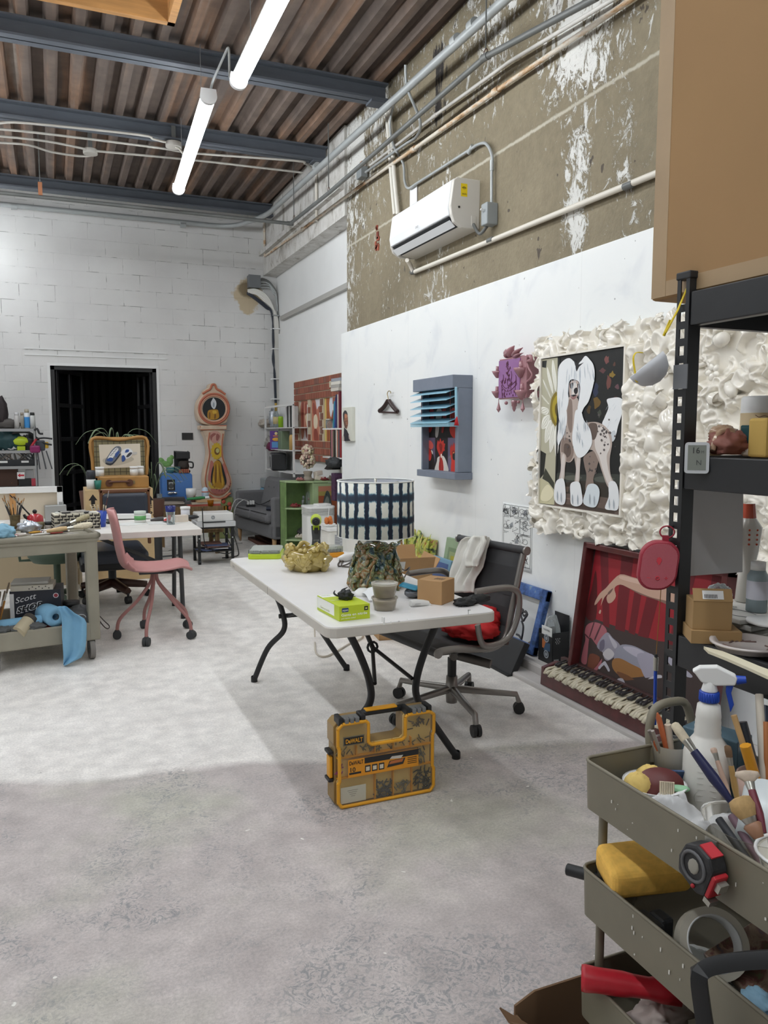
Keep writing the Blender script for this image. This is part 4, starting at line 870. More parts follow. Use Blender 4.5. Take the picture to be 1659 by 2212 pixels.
# ================================================================ folding table
TX0,TX1,TY0,TY1,TZ=.965,1.735,2.86,4.735,.74
t=thing('folding_table','long white plastic folding table in the middle of the room','table',((TX0+TX1)/2,(TY0+TY1)/2,0))
m_tt=mat('white_table_plastic',(232,230,229),.38,var=.03,scale=5);m_te=mat('beige_table_edge',(204,199,190),.45,var=.04,scale=8)
b=MB();cx,cy=(TX0+TX1)/2,(TY0+TY1)/2
b.prism(rrect(TX1-TX0,TY1-TY0,.05,6,cx,cy),TZ-.045,TZ-.004,m_te);b.build('rim',m_te,t,bevel=.004)
b=MB();b.prism(rrect(TX1-TX0-.008,TY1-TY0-.008,.048,6,cx,cy),TZ-.006,TZ);b.build('tabletop',m_tt,t,bevel=.004,seg=3)
b=MB();b.bb((TX0-.0008,cy-.002,TZ-.044),(TX0+.03,cy+.002,TZ-.005));b.text('lifetime',(TX0-.001,TY1-.12,TZ-.032),(0,-1,0),(0,0,1),.012,pm((120,120,120)));b.build('fold_seam',pm((150,146,140)),t)
b=MB()
for(u,v,w,h)in((830,1342,.006,.03),(1012,1322,.004,.02),(826,1338,.003,.02),(845,1345,.002,.012),(862,1342,.008,.004),(880,1338,.003,.003),(1014,1318,.014,.004)):
 p=onY(u,v,TY0-.0008);b.bb((p.x-w/2,TY0-.0008,p.z-h/2),(p.x+w/2,TY0+.002,p.z+h/2))
b.build('plaster_drips',pm((240,240,238)),t)
for ye,s in((TY0+.24,-1),(TY1-.24,1)):
 yf=ye+s*(-.03)if s<0 else ye+.07
 for sx,xf in((-1,1.075),(1,1.67)):
  xm=cx+sx*.115;xt=cx+sx*.235
  pts=[(xt,ye,TZ-.045),(xm+sx*.05,ye,.56),(xm,ye,.42),(xm,ye-s*.004,.32),(xm+sx*.08,yf,.2),(xf,yf+s*.02,.012)]
  MB().tube(crom(pts,7,False),.0165,n=12).build('leg',m_blkm,t);MB().lathe([(0,0),(.02,0),(.02,.03),(.017,.035)],(xf,yf+s*.02,0),n=12).build('foot',m_blkp,t)
 b=MB();(b.tube([(cx-.14,ye,.41),(cx+.14,ye,.41)],.014,n=8)if s>0 else None);b.tube([(cx-.24,ye,TZ-.06),(cx+.24,ye,TZ-.06)],.014,n=8);b.build('cross_bar',m_blkm,t)
 b=MB();q=V((cx,ye-s*.25,.5));b.tube([(cx-.09,ye,.41),q],.009,n=8);b.tube([(cx+.09,ye,.41),q],.009,n=8);b.tube([q,(cx,ye-s*.55,TZ-.05)],.012,n=8)
 b.tube([q+V((.025*cos(a),0,.025*sin(a)))for a in[2*PI*i/10 for i in range(10)]],.006,n=6,closed=True);b.build('folding_brace',m_blkm,t)
# ---- table lamp
LX,LY=1.452,3.56
t=thing('table_lamp','table lamp with glazed figural ceramic base and indigo dyed drum shade','lamp',(LX,LY,TZ))
m_gl=mat('mottled_green_brown_glaze',(90,92,60),.12,coat=.6)
nt,N,L,B=nodes(m_gl);tc=N.new('ShaderNodeTexCoord').outputs['Object']
f=noise(N,L,tc,17,4,dist=.5);rp=ramp(N,[(.3,(30,40,56)),(.4,(52,84,84)),(.46,(140,140,92)),(.51,(70,82,48)),(.57,(140,98,52)),(.64,(150,154,124)),(.72,(32,46,84))]);L.new(f,rp.inputs[0]);L.new(rp.outputs[0],B.inputs['Base Color'])
rr=RND(21);b=MB();prof=[(.132,0),(.13,.02),(.11,.09),(.088,.16),(.078,.205),(.05,.225)]
b.lathe([(0,0)]+prof+[(0,.23)],(LX,LY,TZ),n=28)
def rad(z):
 for(r0,a),(r1,c)in zip(prof,prof[1:]):
  if a<=z<=c:return r0+(r1-r0)*(z-a)/(c-a)
 return.05
for i in range(95):
 a=rr.uniform(0,2*PI);z=rr.uniform(.015,.21);r=rad(z)+.004;s=rr.uniform(.012,.031);M_=RZ(a)@RX(rr.uniform(-1,1))
 b.ball((LX+r*cos(a),LY+r*sin(a),TZ+z),(s*rr.uniform(.6,1),s*rr.uniform(.5,1.1),s*rr.uniform(.7,1.7)),n=9,M=M_,jit=.12,rnd=rr)
for i in range(26):
 a=rr.uniform(0,2*PI);z=rr.uniform(.05,.2);pts=[]
 for k in range(6):r=rad(min(max(z,0),.22))+.012;pts.append((LX+r*cos(a),LY+r*sin(a),TZ+z));a+=rr.uniform(-.16,.16);z-=.016
 b.tube(crom(pts,3,False),[.004+.006*sin(PI*k/15)for k in range(16)],n=7)
for a0 in(3.7,5.7,4.6):
 for k in range(5):leafp(b,(LX+.06*cos(a0),LY+.06*sin(a0),TZ+.19),(LX+(.10+.01*k)*cos(a0+(k-2)*.18),LY+(.10+.01*k)*sin(a0+(k-2)*.18),TZ+.19+.012*k),.011,bend_=0)
b.build('ceramic_base',m_gl,t)
b=MB();b.lathe([(.0,.2),(.03,.215),(.032,.222),(.02,.23),(.016,.25),(.021,.258),(.018,.27),(.018,.3),(0,.3)],(LX,LY,TZ),n=16);b.build('socket',mat('dark_bronze',(70,62,50),.4,metal=.6),t)
b=MB();z0,z1,r=1.0,1.268,.187
b.lathe([(r+.002,z0),(r,z1)],(LX,LY,0),n=64);
m_sh=mat('shibori_dyed_cloth',(226,226,216),.8)
nt,N,L,B=nodes(m_sh);tc=N.new('ShaderNodeTexCoord').outputs['Object'];sep=N.new('ShaderNodeSeparateXYZ');L.new(tc,sep.inputs[0])
ang=math2(N,L,'ARCTAN2',sep.outputs[0],sep.outputs[1]);fz=noise(N,L,tc,60,3,(1,1,.9));lw=noise(N,L,tc,9,2)
ang=math2(N,L,'ADD',ang,math2(N,L,'ADD',math2(N,L,'MULTIPLY',math2(N,L,'SUBTRACT',lw,.5),.1),math2(N,L,'MULTIPLY',math2(N,L,'SUBTRACT',fz,.5),.06)))
s1=math2(N,L,'ABSOLUTE',math2(N,L,'SUBTRACT',math2(N,L,'FRACT',math2(N,L,'MULTIPLY',ang,21/6.2832)),.5))
tone=math2(N,L,'ADD',sep.outputs[2],math2(N,L,'ADD',math2(N,L,'MULTIPLY',math2(N,L,'SUBTRACT',lw,.5),.03),math2(N,L,'MULTIPLY',math2(N,L,'SUBTRACT',fz,.5),.02)))
hb=math2(N,L,'MINIMUM',math2(N,L,'ABSOLUTE',math2(N,L,'SUBTRACT',tone,1.194-TZ)),math2(N,L,'ABSOLUTE',math2(N,L,'SUBTRACT',tone,1.082-TZ)))
r1=ramp(N,[(.14,g(1)),(.235,g(0))]);L.new(s1,r1 .inputs[0]);r2=ramp(N,[(.01,g(.95)),(.024,g(0))]);L.new(hb,r2 .inputs[0])
dye=math2(N,L,'MAXIMUM',r1 .outputs[0],r2 .outputs[0]);rc=ramp(N,[(0,(228,228,218)),(.25,(150,178,184)),(.55,(52,84,104)),(1,(26,36,54))]);L.new(dye,rc.inputs[0]);L.new(rc.outputs[0],B.inputs['Base Color'])
B.inputs['Transmission Weight'].default_value=0
b.build('lamp_shade',m_sh,t,solid=.003)
b=MB();b.lathe([(r-.003,z0+.004),(r-.005,z1-.004)],(LX,LY,0),n=64);b.build('shade_lining',mat('pale_shade_lining',(206,210,218),.8),t)
for z in(z0,z1):b=MB();b.tube([(LX+r*cos(a),LY+r*sin(a),z)for a in[2*PI*i/48 for i in range(48)]],.004,n=6,closed=True);b.build('shade_piping',pm((236,238,236),.7),t)
b=MB();zt=z1-.012
for k in range(3):a=k*2.094+.5;b.tube([(LX,LY,zt-.02),(LX+r*cos(a),LY+r*sin(a),zt)],.0025,n=6)
b.lathe([(0,-.02),(.012,-.02),(.012,0),(.006,.004),(.008,.02),(0,.024)],(LX,LY,zt),n=12);b.tube([(LX,LY,zt-.02),(LX,LY,TZ+.29)],.004,n=6);b.build('shade_carrier',mat('nickel',(180,178,170),.3,metal=.8),t)
# ---- gold bowl
c=V((1.285,4.16,TZ));t=thing('ceramic_bowl','ochre glazed bowl of shells, fingers and lumps on the folding table','bowl',c)
m_go=mat('ochre_glaze',(186,166,98),.1,var=.18,scale=12,coat=.6);b=MB();rr=RND(31)
b.lathe([(0,.004),(.085,.0),(.105,.03),(.118,.08),(.112,.12),(.104,.118),(.106,.08),(.09,.035),(0,.03)],c,n=32)
for i in range(64):
 a=rr.uniform(0,2*PI);z=rr.uniform(.015,.1);s=rr.uniform(.014,.03);r=.1+.016*sin(z*30)
 b.ball(c+V((r*cos(a),r*sin(a),z)),(s*.8,s,s*rr.uniform(.6,1)),n=10,M=RZ(a)@RX(rr.uniform(-1,1)),jit=.06,rnd=rr)
for a0 in(3.1,4.2,5.5):
 q=c+V((.112*cos(a0),.112*sin(a0),.055))
 for k in range(9):a=(k-4)*.3;b.tube([q+V((0,0,-.035)),q+V((.018*cos(a0)-.05*sin(a)*-sin(a0),.018*sin(a0)-.05*sin(a)*cos(a0),.035*cos(a)))],[.003,.008],n=6)
for a0,ln in((1.2,1.1),(2.6,.9),(4.9,1.0),(0,.8)):
 P=[c+V((.108*cos(a0+ln*i/8),.108*sin(a0+ln*i/8),.122+.018*sin(i*.9)))for i in range(9)];b.tube(crom(P,3,False),[.016-.005*abs(sin(i*.4))for i in range(25)],n=9)
for i in range(14):a=rr.uniform(0,6.28);b.ball(c+V((.11*cos(a),.11*sin(a),.125)),(.014,.018,.012),n=9,jit=.1,rnd=rr)
q=c+V((.02,-.115,.07));b.prism([(-.03,-.03),(.035,-.035),(.04,.035),(.01,.05)],-.012,.006,ax='y',M=TR(q)@RZ(.3)@RY(.3))
b.build('body',m_go,t)
# ---- lime parts case, bit set, drill
c=V((1.2,4.735,TZ));t=thing('parts_case','lime green bit case with clear lid at the far end of the table','case',c,-.35)
m_lime=mat('lime_plastic',(184,206,42),.4);b=MB();b.prism(rrect(.2,.26,.025,4),0,.03);b.build('tray',m_lime,t,world=0,bevel=.004)
b=MB();b.prism(rrect(.185,.245,.022,4),.03,.052);b.build('lid',clear('clear_plastic',(226,232,226),.22),t,world=0,bevel=.004)
b=MB();rr=RND(2)
for i in range(8):
 for j in range(3):b.bb((-.08+j*.055,-.1+i*.025,.022),(-.035+j*.055,-.085+i*.025,.034),pm(rr.choice([(60,64,60),(210,214,208),(40,42,44)])))
b.build('bits',None,t,world=0)
MB().bb((-.095,-.07,.004),(-.104,-.02,.048)).build('latch',pm((120,124,120)),t,world=0);MB().bb((-.095,.04,.004),(-.104,.09,.048)).build('latch',pm((120,124,120)),t,world=0)
c=V((1.57,4.56,TZ));t=thing('bit_set','small orange bit set with clear lid behind the ochre bowl','case',c,.1)
MB().bb((-.06,-.05,0),(.06,.05,.03)).build('tray',pm((226,152,30),.4),t,world=0,bevel=.006);MB().bb((-.055,-.045,.03),(.055,.045,.068)).build('lid',clear('clear_plastic'),t,world=0,bevel=.005)
b=MB();[b.cyl((-.045+.01*i,-.03,.03),(-.045+.01*i,-.03,.05),.0035,n=6)for i in range(10)];b.build('bits',pm((40,40,42),.3),t,world=0)
c=V((1.545,4.80,TZ));t=thing('cordless_drill','lime and grey cordless drill standing upright on its battery','drill',c,math.radians(-18))
MB().box((0,0,.022),(.075,.11,.04)).build('battery',m_lime,t,world=0,bevel=.012);b=MB();b.tube(crom([(0,.0,.04),(0,.005,.1),(0,.012,.165)],4,False),[.024,.023,.022,.021,.022,.023,.024,.025,.025],n=12,flat=1.25);b.build('grip',mat('dark_rubber',(58,60,62),.6),t,world=0)
b=MB();b.cyl((0,.07,.2),(0,-.02,.2),.036,.035,n=20);b.cyl((0,-.02,.2),(0,-.055,.2),.035,.028,n=20);b.ball((0,.07,.2),(.036,.02,.036),n=16);b.bb((-.02,-.016,.14),(.02,.02,.18));b.build('motor_housing',m_lime,t,world=0)
b=MB();b.cyl((0,-.055,.2),(0,-.09,.2),.027,.022,n=18);b.cyl((0,-.09,.2),(0,-.097,.2),.014,.01,n=12);b.build('chuck',m_blkp,t,world=0);MB().bb((-.012,-.028,.12),(.012,-.012,.155)).build('trigger',m_blkp,t,world=0)
b=MB();b.text('RYOBI',(-.017,-.0205,.07),(1,0,0),(0,0,1),.009,pm((150,154,150)),w=.034);b.build('lettering',None,t,world=0)
# ---- white multi tool / iron and brown cords
c=V((1.62,4.36,TZ));t=thing('hot_glue_gun','small white hand tool with cord lying beside the ceramic lamp','tool',c,.6)
b=MB();b.tube(crom([(-.09,.03,.02),(-.04,.01,.025),(.02,0,.028),(.07,-.03,.02)],4,False),[.012,.014,.018,.022,.024,.024,.023,.022,.022,.021,.018,.014,.01],n=10);b.build('handle',m_white,t,world=0);MB().cyl((.07,-.03,.02),(.1,-.05,.014),.01,.003,n=8).build('nozzle',mat('nickel',),t,world=0)
m_cord=mat('brown_cord',(58,46,38),.5)
def tz(u,v,h=.006):return onZ(u,v,TZ+h)
cable('lamp_cord','dark brown lamp cord looping behind the ceramic bowl',[tz(770,1212),tz(748,1206),tz(733,1214),tz(732,1223),tz(752,1218),tz(768,1205,.02),tz(757,1198,.01),tz(745,1206),tz(738,1222),tz(760,1224),tz(778,1216)],.004,m_cord)
cable('lamp_cord','dark brown cord curling right of the ceramic lamp to the table edge',[tz(866,1228),tz(876,1232),tz(885,1226,.03),tz(872,1250,.03),tz(868,1262),tz(890,1267),tz(930,1262),tz(955,1258),tz(975,1262)],.004,m_cord)
one(MB().box(tz(757,1200,.012),(.03,.05,.024),None,RZ(.5)),'cord_switch','dark inline switch on the brown cord by the white tool','switch',pm((70,60,46)),tz(757,1200,0),bevel=.006)
# ---- box of nitrile gloves
c=V((1.105,3.075,TZ));t=thing('glove_box','lime green box of black nitrile gloves at the near table corner','box',c,.06)
m_gb2=mat('lime_carton',(186,204,40),.5);w,d,h=.137,.245,.062
b=MB();b.bb((-w/2,-d/2,0),(w/2,d/2,h));b.build('carton',m_gb2,t,world=0,bevel=.0015)
b=MB();y=-d/2;X_,Z_=(1,0,0),(0,0,1);WHT=pm((244,246,238));NB=pm((30,62,116));BK=pm((24,26,28))
b.text('Gants en nitrile',(-w/2+.008,y-.0002,.02),X_,Z_,.0105,WHT,w=.115,bold=.008);b.text('pour examen médical',(-w/2+.009,y-.0002,.0085),X_,Z_,.006,WHT,w=.062)
b.add([V((p[0],y-.0006,p[1]))for p in rrect(.03,.017,.004,3,-w/2+.026,.045)],[list(range(16))],NB);b.text('aspen',(-w/2+.0135,y-.0006,.041),X_,Z_,.009,WHT,w=.025)
b.bb((w/2-.026,y-.0006,.036),(w/2-.009,y,.053),BK);b.text('M',(w/2-.022,y-.0008,.0405),X_,Z_,.008,pm((226,226,160)),bold=.01)
XL=-w/2-.0004;b.flat([(XL,-.07,.012),(XL,d/2-.004,.012),(XL,d/2-.004,h-.003),(XL,-.07,h-.003)],WHT);b.text('Gants en nitrile',(XL-.0004,.08,.018),(0,-1,0),Z_,.009,pm((150,160,60)),w=.1)
b.text('Nitrile Gloves',(-w/2+.012,-d/2+.115,h+.0002),(1,-.1,0),(0,1,0),.011,WHT,w=.075);b.flat([(-w/2+.004,d/2-.055,h+.0003),(w/2-.03,d/2-.055,h+.0003),(w/2-.03,d/2-.004,h+.0003),(-w/2+.004,d/2-.004,h+.0003)],WHT);b.text('nitrile',(-w/2+.01,d/2-.03,h+.0006),X_,(0,1,0),.012,BK)
b.build('print',None,t,world=0)
b=MB();crumple(b,(.012,.0,h+.014),(.055,.06,.05),3,.35,2.5);leafp(b,(.0,-.01,h+.01),(-.025,.025,h+.035),.008);leafp(b,(.01,0,h+.01),(.05,-.02,h+.012),.009);leafp(b,(.01,0,h+.02),(.03,.02,h+.045),.009);b.build('glove',mat('black_nitrile',(28,30,31),.55),t,world=0)
# ---- clay tubs, paper towel, small bowl, blue pouch, tube, cardboard box, loose glove
m_tub=clear('tub_plastic',(240,238,232),.1,.25);m_clay=mat('beige_clay_slip',(196,184,166),.6)
c=V((1.3,3.085,TZ));rt=.058
for i,lab in enumerate(('lower of the two clear deli tubs of beige slip','upper deli tub of beige slip with a clear lid')):
 q=c+V((0,.0,.056*i));s=1-.02*i;t=thing('deli_tub',lab,'tub',q,0,'deli tubs on the folding table')
 MB().lathe([(0,.002),(.044*s,.002),(.052*s,.045),(0,.045)],q,n=28).build('slip',m_clay,t)
 MB().lathe([(0,0),(.046*s,0),(.055*s,.048),(rt*s,.05),(rt*s,.055),(.0545*s,.055)],q,n=32).build('tub',m_tub,t)
 if i:MB().lathe([(0,.058),(.05*s,.058),(.052*s,.054),(rt*s+.001,.054),(rt*s+.002,.062),(.056*s,.062),(.055*s,.059),(0,.059)],q,n=32).build('lid',m_tub,t)
b=MB();c=tz(806,1290,0);b.grid(lambda a,e:c+V((-.06+.13*a+.02*e,-.1+.17*e,.004+.03*abs(sin(a*2.2+.4))*(.3+e)+.012*sin(e*4))),14,14);one(b,'paper_towel','crumpled white paper towel between glove box and clay tubs','paper towel',mat('paper_towel',(236,238,240),.9,bump=.002,bscale=120),c,solid=.001)
c=tz(783,1286,0);one(MB().lathe([(0,.034),(.02,.033),(.038,.018),(.044,0),(.04,0),(0,.028)],c,n=24),'small_bowl','small white upturned bowl behind the glove box','bowl',m_white,c)
c=tz(895,1290,0);t=thing('foil_pouch','open blue and silver foil pouch beside the small carton','pouch',c,.5)
b=MB();b.grid(lambda a,e:V((-.055+.11*a,-.05+.1*e,.045+.012*sin(a*5)+.01*e)),8,6);b.build('flap',pm((40,132,164),.35),t,world=0,solid=.002)
b=MB();crumple(b,(0,-.005,.024),(.1,.09,.05),8,.2,2.2);b.build('pouch_body',mat('silver_foil',(110,112,116),.3,metal=.5),t,world=0)
c=tz(905,1309,0);t=thing('paint_tube','white squeezed tube lying in front of the small carton','tube',c,.1)
MB().tube([(-.045,0,.018),(-.02,0,.018),(.02,0,.012),(.045,.0,.006)],[.016,.018,.018,.017],n=10,flat=.8).build('tube_body',m_white,t,world=0);MB().bb((.04,-.02,.0),(.05,.02,.01)).build('crimp',m_white,t,world=0);b=MB();b.text('solution',(-.03,-.0172,.012),(1,0,0),(0,0,1),.006,pm((110,112,112)));b.build('print',None,t,world=0)
c=V((1.578,3.145,TZ));t=thing('small_carton','small closed brown cardboard cube on the near right of the table','box',c,math.radians(35))
MB().bb((-.062,-.062,0),(.062,.062,.105)).build('carton',m_card,t,world=0,bevel=.002)
b=MB();INKB=pm((74,54,38))
for k in range(4):
 for(a,e)in((-.02,.02),):b.bb((-.02,-.04+.012*k,.1055),(.02,-.034+.012*k,.1056),INKB);b.bb((.0623,-.015,.035+.012*k),(.0624,.02,.04+.012*k),INKB)
b.build('print',None,t,world=0)
b=MB();c=tz(1010,1305,0);crumple(b,c+V((-.02,-.01,.014)),(.11,.075,.035),5,.3,2.4,rz=.3);crumple(b,c+V((.06,.01,.018)),(.12,.05,.04),9,.2,2.2,rz=.1);one(b,'nitrile_glove','crumpled black nitrile glove near the right table corner','glove',mat('black_nitrile'),c)
m_tpl=mat('tool_cap_white',(226,226,222),.4)
# ================================================================ mesh office chair
yc=3.62;hw=.27;cs=V((1.935,3.66,0))
t=thing('office_chair','aluminium office chair with dark mesh sling seat beside the folding table','chair',cs)
prof=[(1.615,.445),(1.64,.458),(1.75,.455),(1.88,.435),(1.97,.43),(2.03,.45),(2.065,.5),(2.085,.58),(2.115,.7),(2.15,.84),(2.168,.9)]
P=crom([(p[0],0,p[1])for p in prof],4,False);yn,yf=3.37,3.89;rot=.16
def ch(x,y,z):
 v=RZ(rot)@V((x-cs.x,y-cs.y,0));return V((cs.x+v.x,cs.y+v.y,z))
b=MB();n=len(P)
b.grid(lambda a,e:ch(P[min(n-1,int(round(a*(n-1))))].x,yn+(yf-yn)*e,P[min(n-1,int(round(a*(n-1))))].z),n-1,6);b.build('mesh_sling',mat('charcoal_mesh',(58,58,60),.65,var=.06,scale=30),t,solid=.008)
for y in(yn,yf):MB().tube([ch(p.x+.004,y,p.z-.012)for p in P],.014,n=8,flat=1.4).build('side_rail',m_alu,t)
for q in(P[0],P[-1]):MB().cyl(ch(q.x,yn-.02,q.z),ch(q.x,yf+.02,q.z),.021,n=14).build('roller_bar',mat('charcoal_mesh'),t)
for q in(P[0],P[-1]):
 for y,s in((yn,-1),(yf,1)):MB().cyl(ch(q.x,y+s*.018,q.z),ch(q.x,y+s*.03,q.z),.023,n=14).build('bar_cap',m_alu,t)
for i,f in enumerate((.62,.78)):
 k=int(n*f);b=MB();b.grid(lambda a,e:ch(P[k+int(a*4)].x-.008,yn+.01+(yf-yn-.02)*e,P[k+int(a*4)].z),1,2);b.build('stitch_band',pm((44,44,46),.7),t)
for y in(yn-.035,yf+.035):
 L_=[(1.83,.725),(1.95,.728),(2.05,.722),(2.105,.69),(2.115,.62),(2.095,.54),(2.05,.47),(1.98,.445),(1.9,.445),(1.865,.48),(1.845,.56)]
 MB().tube([ch(p[0],y,p[2])for p in crom([(q[0],0,q[1])for q in L_],5,False)],.011,n=8,flat=1.6).build('armrest',m_alu,t)
b=MB();b.tube([ch(1.72,yn-.01,.41),ch(1.93,3.63,.36)],.02,n=8);b.tube([ch(1.72,yf+.01,.41),ch(1.93,3.63,.36)],.02,n=8);b.tube([ch(2.06,yn-.01,.44),ch(1.93,3.63,.36)],.02,n=8);b.tube([ch(2.06,yf,.44),ch(1.93,3.63,.36)],.02,n=8)
b.box(ch(1.9,3.63,.37),(.2,.1,.05));b.cyl(ch(1.85,3.55,.36),ch(1.97,3.38,.33),.024,n=14);b.build('seat_bracket',mat('dark_aluminium',(104,100,97),.4,metal=.6),t)
b=MB();b.cyl((cs.x,cs.y,.2),(cs.x,cs.y,.3),.024,n=14);b.build('gas_lift',m_blkp,t);MB().cyl((cs.x,cs.y,.3),(cs.x,cs.y,.37),.016,n=12).build('piston',m_alu,t);b=MB();b.lathe([(0,.05),(.03,.055),(.034,.12),(.03,.2),(0,.2)],(cs.x,cs.y,0),n=18);b.build('column',m_alu,t)
a0=math.atan2(-.42,-.06)
for k in range(5):
 a=a0+k*2*PI/5;d=V((cos(a),sin(a),0));p=cs+d*.36
 MB().tube([cs+d*.02+V((0,0,.13)),cs+d*.2+V((0,0,.115)),cs+d*.345+V((0,0,.105)),cs+d*.36+V((0,0,.06))],[.022,.018,.016,.014],n=8).build('base_arm',m_alu,t)
 b=MB();s=V((-d.y,d.x,0));q=p+d*.0+V((0,0,.03));b.cyl(q-s*.022,q-s*.004,.03,n=18);b.cyl(q+s*.022,q+s*.004,.03,n=18);b.ball(q+V((0,0,.012)),(.02,.02,.03),n=10);b.build('caster',m_blkp,t)
# coat and red cloth on the chair
def pch(u,v,dx=0):return onP(u,v,ch(2.09+dx,3.6,.6),RZ(rot)@V((1,0,-.3)))
t=thing('work_coat','stained white work coat draped over the far side of the mesh chair','coat',ch(2.1,3.85,.6))
b=MB();drape(b,[(1160,1012,1056),(1168,1002,1055),(1185,993,1050),(1205,985,1047),(1225,978,1040),(1245,972,1028),(1262,968,1022),(1280,970,1020)],lambda u,v:pch(u,v,-.05),amp=.014,waves=2.3,seed=1);b.build('coat_body',mat('white_cotton',(226,224,216),.85,var=.06,scale=9),t,solid=.006)
b=MB();drape(b,[(1158,1018,1052),(1170,1010,1054),(1190,1006,1046),(1212,1004,1036),(1224,1012,1032)],lambda u,v:pch(u,v,-.085),amp=.012,waves=1.6,seed=4);b.build('sleeve',mat('white_cotton'),t,solid=.012)
b=MB();drape(b,[(1160,1036,1054),(1166,1042,1060),(1190,1052,1062)],lambda u,v:pch(u,v,.04),amp=.004);b.build('collar',mat('white_cotton'),t,solid=.006)
c=ch(2.0,3.52,.455);b=MB();crumple(b,c+V((-.06,-.03,.045)),(.26,.3,.11),2,.22,2.0,n=48,flat=.1);crumple(b,c+V((.04,.0,.075)),(.15,.2,.13),6,.2,2.2,n=40);t=one(b,'red_hat','crumpled red cloth cap lying on the mesh chair seat','cap',mat('red_cloth',(190,30,32),.75),c)
# ================================================================ organiser case on the floor
cx0,cx1,yq=.99,1.43,2.84;dp=.115;hz=.37
t=thing('organiser_case','upright yellow and black parts organiser with clear lid on the floor','case',((cx0+cx1)/2,yq+dp/2,0))
def oc(x,y):
 p=onY(640+x/2.9625,1240+y/2.9625,yq);return(p.x,p.z)
W_=cx1-cx0;m_yel=mat('yellow_plastic',(228,162,34),.4);m_cl=clear('case_lid_plastic',(236,234,224),.03,.12)
x0,x1=cx0,cx1
outl=[(x0+.015,.0),(x1-.015,.0),(x1,.02),(x1,.10),(x1-.006,.11),(x1-.006,.25),(x1,.262),(x1,.34),(x1-.02,.355),(x1-.125,.355),(x1-.135,.345),(x1-.135,.262),(x1-.15,.25),(x0+.15,.25),(x0+.135,.262),(x0+.135,.345),(x0+.125,.355),(x0+.02,.355),(x0,.335),(x0,.262),(x0+.006,.25),(x0+.006,.11),(x0,.10),(x0,.02)]
b=MB();b.prism(outl,yq+.035,yq+dp,ax='y');b.build('shell',mat('smoky_amber',(150,122,72),.4),t,bevel=.003)
def inset(poly,k):c_=(sum(p[0]for p in poly)/len(poly),sum(p[1]for p in poly)/len(poly));return[(c_[0]+(p[0]-c_[0])*k,c_[1]+(p[1]-c_[1])*k)for p in poly]
def ring(poly,a,bb_,w,m):
 n=len(poly);b=MB()
 for i in range(n):
  p,q=Vector(poly[i]),Vector(poly[(i+1)%n]);
  b.tube([(p.x,(a+bb_)/2,p.y),(q.x,(a+bb_)/2,q.y)],w,m,n=6)
 return b
ring(inset(outl,.96),yq,yq+.012,.0075,m_yel).build('gasket',m_yel,t)
b=MB();b.flat([(p[0],yq+.003,p[1])for p in outl]);b.build('lid',m_cl,t)
MB().prism(inset(outl,.95),yq+.03,yq+.036,ax='y').build('tray_floor',mat('amber_tray',(236,206,136),.5),t)
b=MB()
for(a,c0,e,c1)in((x0+.01,.12,x1-.01,.124),(x0+.01,.205,x1-.01,.209),(x0+.17,.01,x0+.174,.12),(x0+.25,.01,x0+.254,.12),(x0+.335,.01,x0+.339,.12),(x0+.09,.205,x0+.094,.25),(x0+.17,.205,x0+.174,.25),(x0+.25,.205,x0+.254,.25),(x0+.33,.205,x0+.334,.25)):b.bb((a,yq+.014,c0),(e,yq+.03,c1))
b.build('dividers',m_yel,t)
rr=RND(8);b=MB()
for(a,c0,e,c1,nn,col)in((x0+.178,.012,x0+.245,.075,44,(90,90,94)),(x0+.35,.012,x0+.42,.1,40,(60,56,54)),(x0+.262,.012,x0+.33,.06,16,(130,126,116)),(x1-.12,.275,x1-.02,.32,14,(104,92,80)),(x0+.01,.212,x1-.02,.24,36,(120,110,84)),(x0+.01,.13,x0+.03,.18,8,(150,70,130)),(x0+.36,.13,x0+.42,.2,14,(110,106,98))):
 for i in range(nn):
  p=V((rr.uniform(a,e),yq+.024,rr.uniform(c0,c1)));d=V((rr.uniform(-1,1),0,rr.uniform(-1,1))).normalized()*rr.uniform(.008,.018);b.cyl(p-d,p+d,.0025,n=5,m=pm(col,.35))
b.build('hardware',None,t)
b=MB();X_,Z_=(1,0,0),(0,0,1);yl_=yq+.0015
b.bb((x0+.022,yq+.012,.018),(x0+.13,yq+.0135,.085),pm((230,230,228)))
for k in range(4):b.bb((x0+.05+.005*k,yq+.0115,.068-.008*k),(x0+.095-.004*k,yq+.012,.07-.008*k),pm((160,160,160)))
b.build('paper_note',None,t)
b=MB();a,e,c0,c1=x0+.05,x0+.36,.127,.2
b.bb((a,yl_,c0),(e,yl_+.002,c1),pm((226,150,36)));b.bb((a+.07,yl_-.0005,c1-.024),(e,yl_,c1),pm((34,34,36)))
b.text('DeWALT',(a+.004,yl_-.0006,c1-.021),X_,Z_,.0155,pm((34,34,36)),w=.06,bold=.02);b.text('10',(a+.004,yl_-.0006,c1-.05),X_,Z_,.018,pm((34,34,36)),w=.022,bold=.02)
b.bb((a+.004,yl_-.0006,c0+.012),(a+.055,yl_,c0+.02),pm((34,34,36)))
for k in range(3):b.bb((a+.072+.03*k,yl_-.0006,c0+.012),(a+.096+.03*k,yl_,c0+.04),pm((40,40,42)));b.bb((a+.076+.03*k,yl_-.0008,c0+.017),(a+.092+.03*k,yl_,c0+.034),pm((216,206,184)))
for k in range(4):b.bb((e-.05,yl_-.0006,c0+.016+.008*k),(e-.008,yl_,c0+.019+.008*k),pm((70,52,30)))
